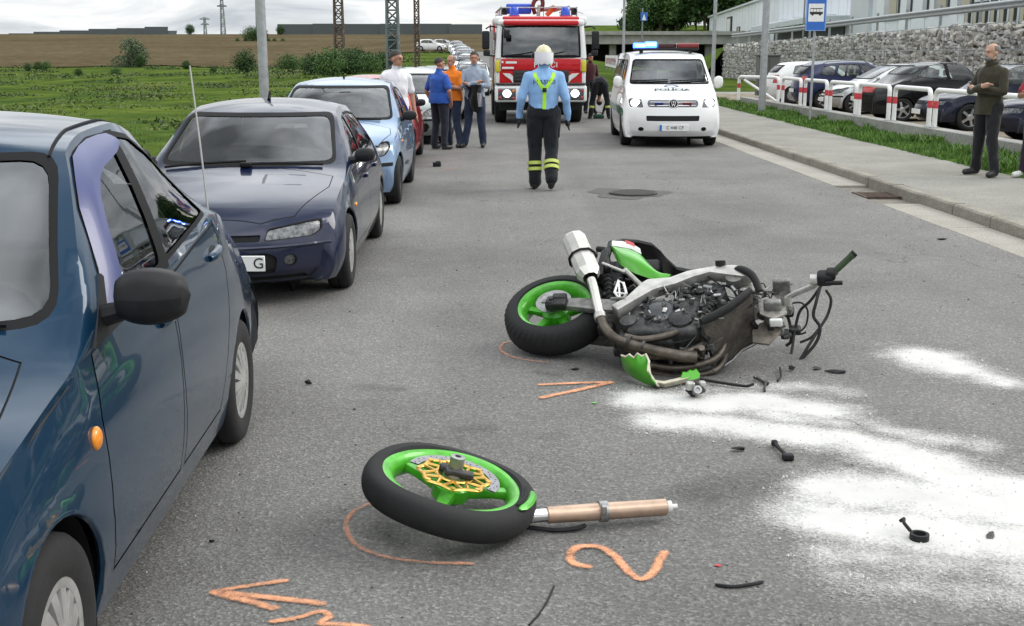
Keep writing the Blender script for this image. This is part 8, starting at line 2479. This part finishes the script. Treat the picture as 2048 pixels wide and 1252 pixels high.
for S, ang in (('L', 1), ('R', -1)):   # reflective bands round the calves
    for f_ in (.45, .62):
        a = (J['kn' + S].lerp(J['an' + S], f_)) * k; d = (J['an' + S] - J['kn' + S]).normalized()
        e = MB(); e.tube([tuple(a - d * .022), tuple(a + d * .022)], [.101, .100], 18); e.build('reflective_band', REFB, t)
    a = J['hip' + S].lerp(J['kn' + S], .45) * k + Vector((ang * .085, 0, 0)); e = MB(); e.rbox(tuple(a), (.05, .15, .20), .02); e.build('thigh_pocket', FIRE_TR, t)
# helmet with neck cloth
CREAM = mat('cream_helmet', (.66, .60, .38), .3, coat=.7, var=.08, vscale=6)
e = MB(); P_ = []
for i in range(11):
    a = i / 10 * 1.62
    row = []
    for j in range(33):
        ph = j / 32 * 2 * math.pi; fl = .85 * (1 + (.07 if a > 1.5 else 0))
        row.append((.118 * fl * math.sin(a) * math.cos(ph), .012 + .142 * fl * math.sin(a) * math.sin(ph), (.03 + .102 * math.cos(a))))
    P_.append(row)
e.grid(P_, M=HK); hl = e.build('helmet', CREAM, t, weld=1e-5)
e = MB(); e.tube([(0, .012 + .125 * math.sin(a), .03 + .106 * math.cos(a)) for a in np.linspace(-1.3, 1.4, 14)], [.003] + [.006] * 12 + [.006], 8, M=HK); e.build('helmet_comb', CREAM, hl)
e = MB(); P_ = []
for z, r in ((.045, 1.0), (.0, 1.02), (-.04, 1.03), (-.075, 1.0), (-.10, .96)):
    P_.append([(.112 * r * math.cos(a), .03 + .125 * r * math.sin(a), z + .008 * math.sin(a * 9)) for a in np.linspace(R(-5), R(185), 25)])
e.grid(P_, M=HK); e.build('neck_cloth', mat('white_neck_cloth', (.74, .74, .78), .8, bump=.3, bscale=15), hl)
for sx_ in (-1, 1):
    e = MB(); e.tube([(sx_ * .118, .01, .03), (sx_ * .112, -.01, -.05), (sx_ * .07, -.05, -.12)], .010, 6, M=HK); e.build('chin_strap', LIME if sx_ < 0 else BLACK_PL, hl)
e = MB(); e.rbox((.128, -.02, .005), (.035, .10, .06), .015, M=HK); e.build('helmet_lamp', BLACK_PL, hl)

# --- crew member bending over beside the engine
p = G(1199, 238)
t, J, HK, k = person('crew member in dark navy uniform bending down beside the fire engine', (p.x, p.y, 0), R(176), FIRE_TR, FIRE_TR, 1.78, 'long', 1.1, SKIN, SHOE, ('short', HAIR),
       dict(hipL=(.11, .06, .93), hipR=(-.11, .06, .93), knL=(.20, .0, .51), knR=(-.20, .0, .51), anL=(.25, .02, .09), anR=(-.25, .02, .09), toeL=(.29, -.13, .045), toeR=(-.29, -.13, .045),
            shL=(.18, -.42, .70), shR=(-.18, -.42, .70), elL=(.20, -.42, .42), elR=(-.20, -.42, .42), wrL=(.12, -.36, .20), wrR=(-.12, -.36, .20), hdL=(.09, -.34, .11), hdR=(-.09, -.34, .11)), gloves=GLV,
       spine=[(0, .07, .92), (0, -.02, 1.02), (0, -.18, .99), (0, -.34, .86), (0, -.43, .74), (0, -.47, .66), (0, -.49, .58)])
for S in 'LR':
    a = (J['kn' + S].lerp(J['an' + S], .42)) * k; d = (J['an' + S] - J['kn' + S]).normalized()
    e = MB(); e.tube([tuple(a - d * .03), tuple(a + d * .03)], [.08, .077], 16); e.build('reflective_band', REFB, t)
gb = thing('tool_bag', 'small dark green bag on the road between the feet of the bending crew member', 'bag', (p.x, p.y + .28, 0))
b = MB(); b.rbox((0, 0, .06), (.30, .2, .12), .04); b.build('bag', mat('dark_green_bag', (.02, .08, .05), .7), gb)
b = MB(); b.tube(curve_pts([(-.1, 0, .11), (-.05, 0, .17), (.05, 0, .17), (.1, 0, .11)], 4), .01, 6); b.build('handle', RUB, gb)
person('person in dark clothes standing beside the fire engine', (3.12, 36.5, 0), R(20), cloth('dark_red_vest', (.06, .016, .02)), DKTR, 1.78, 'long', 1.0, SKIN_T, SHOE, ('short', HAIR))
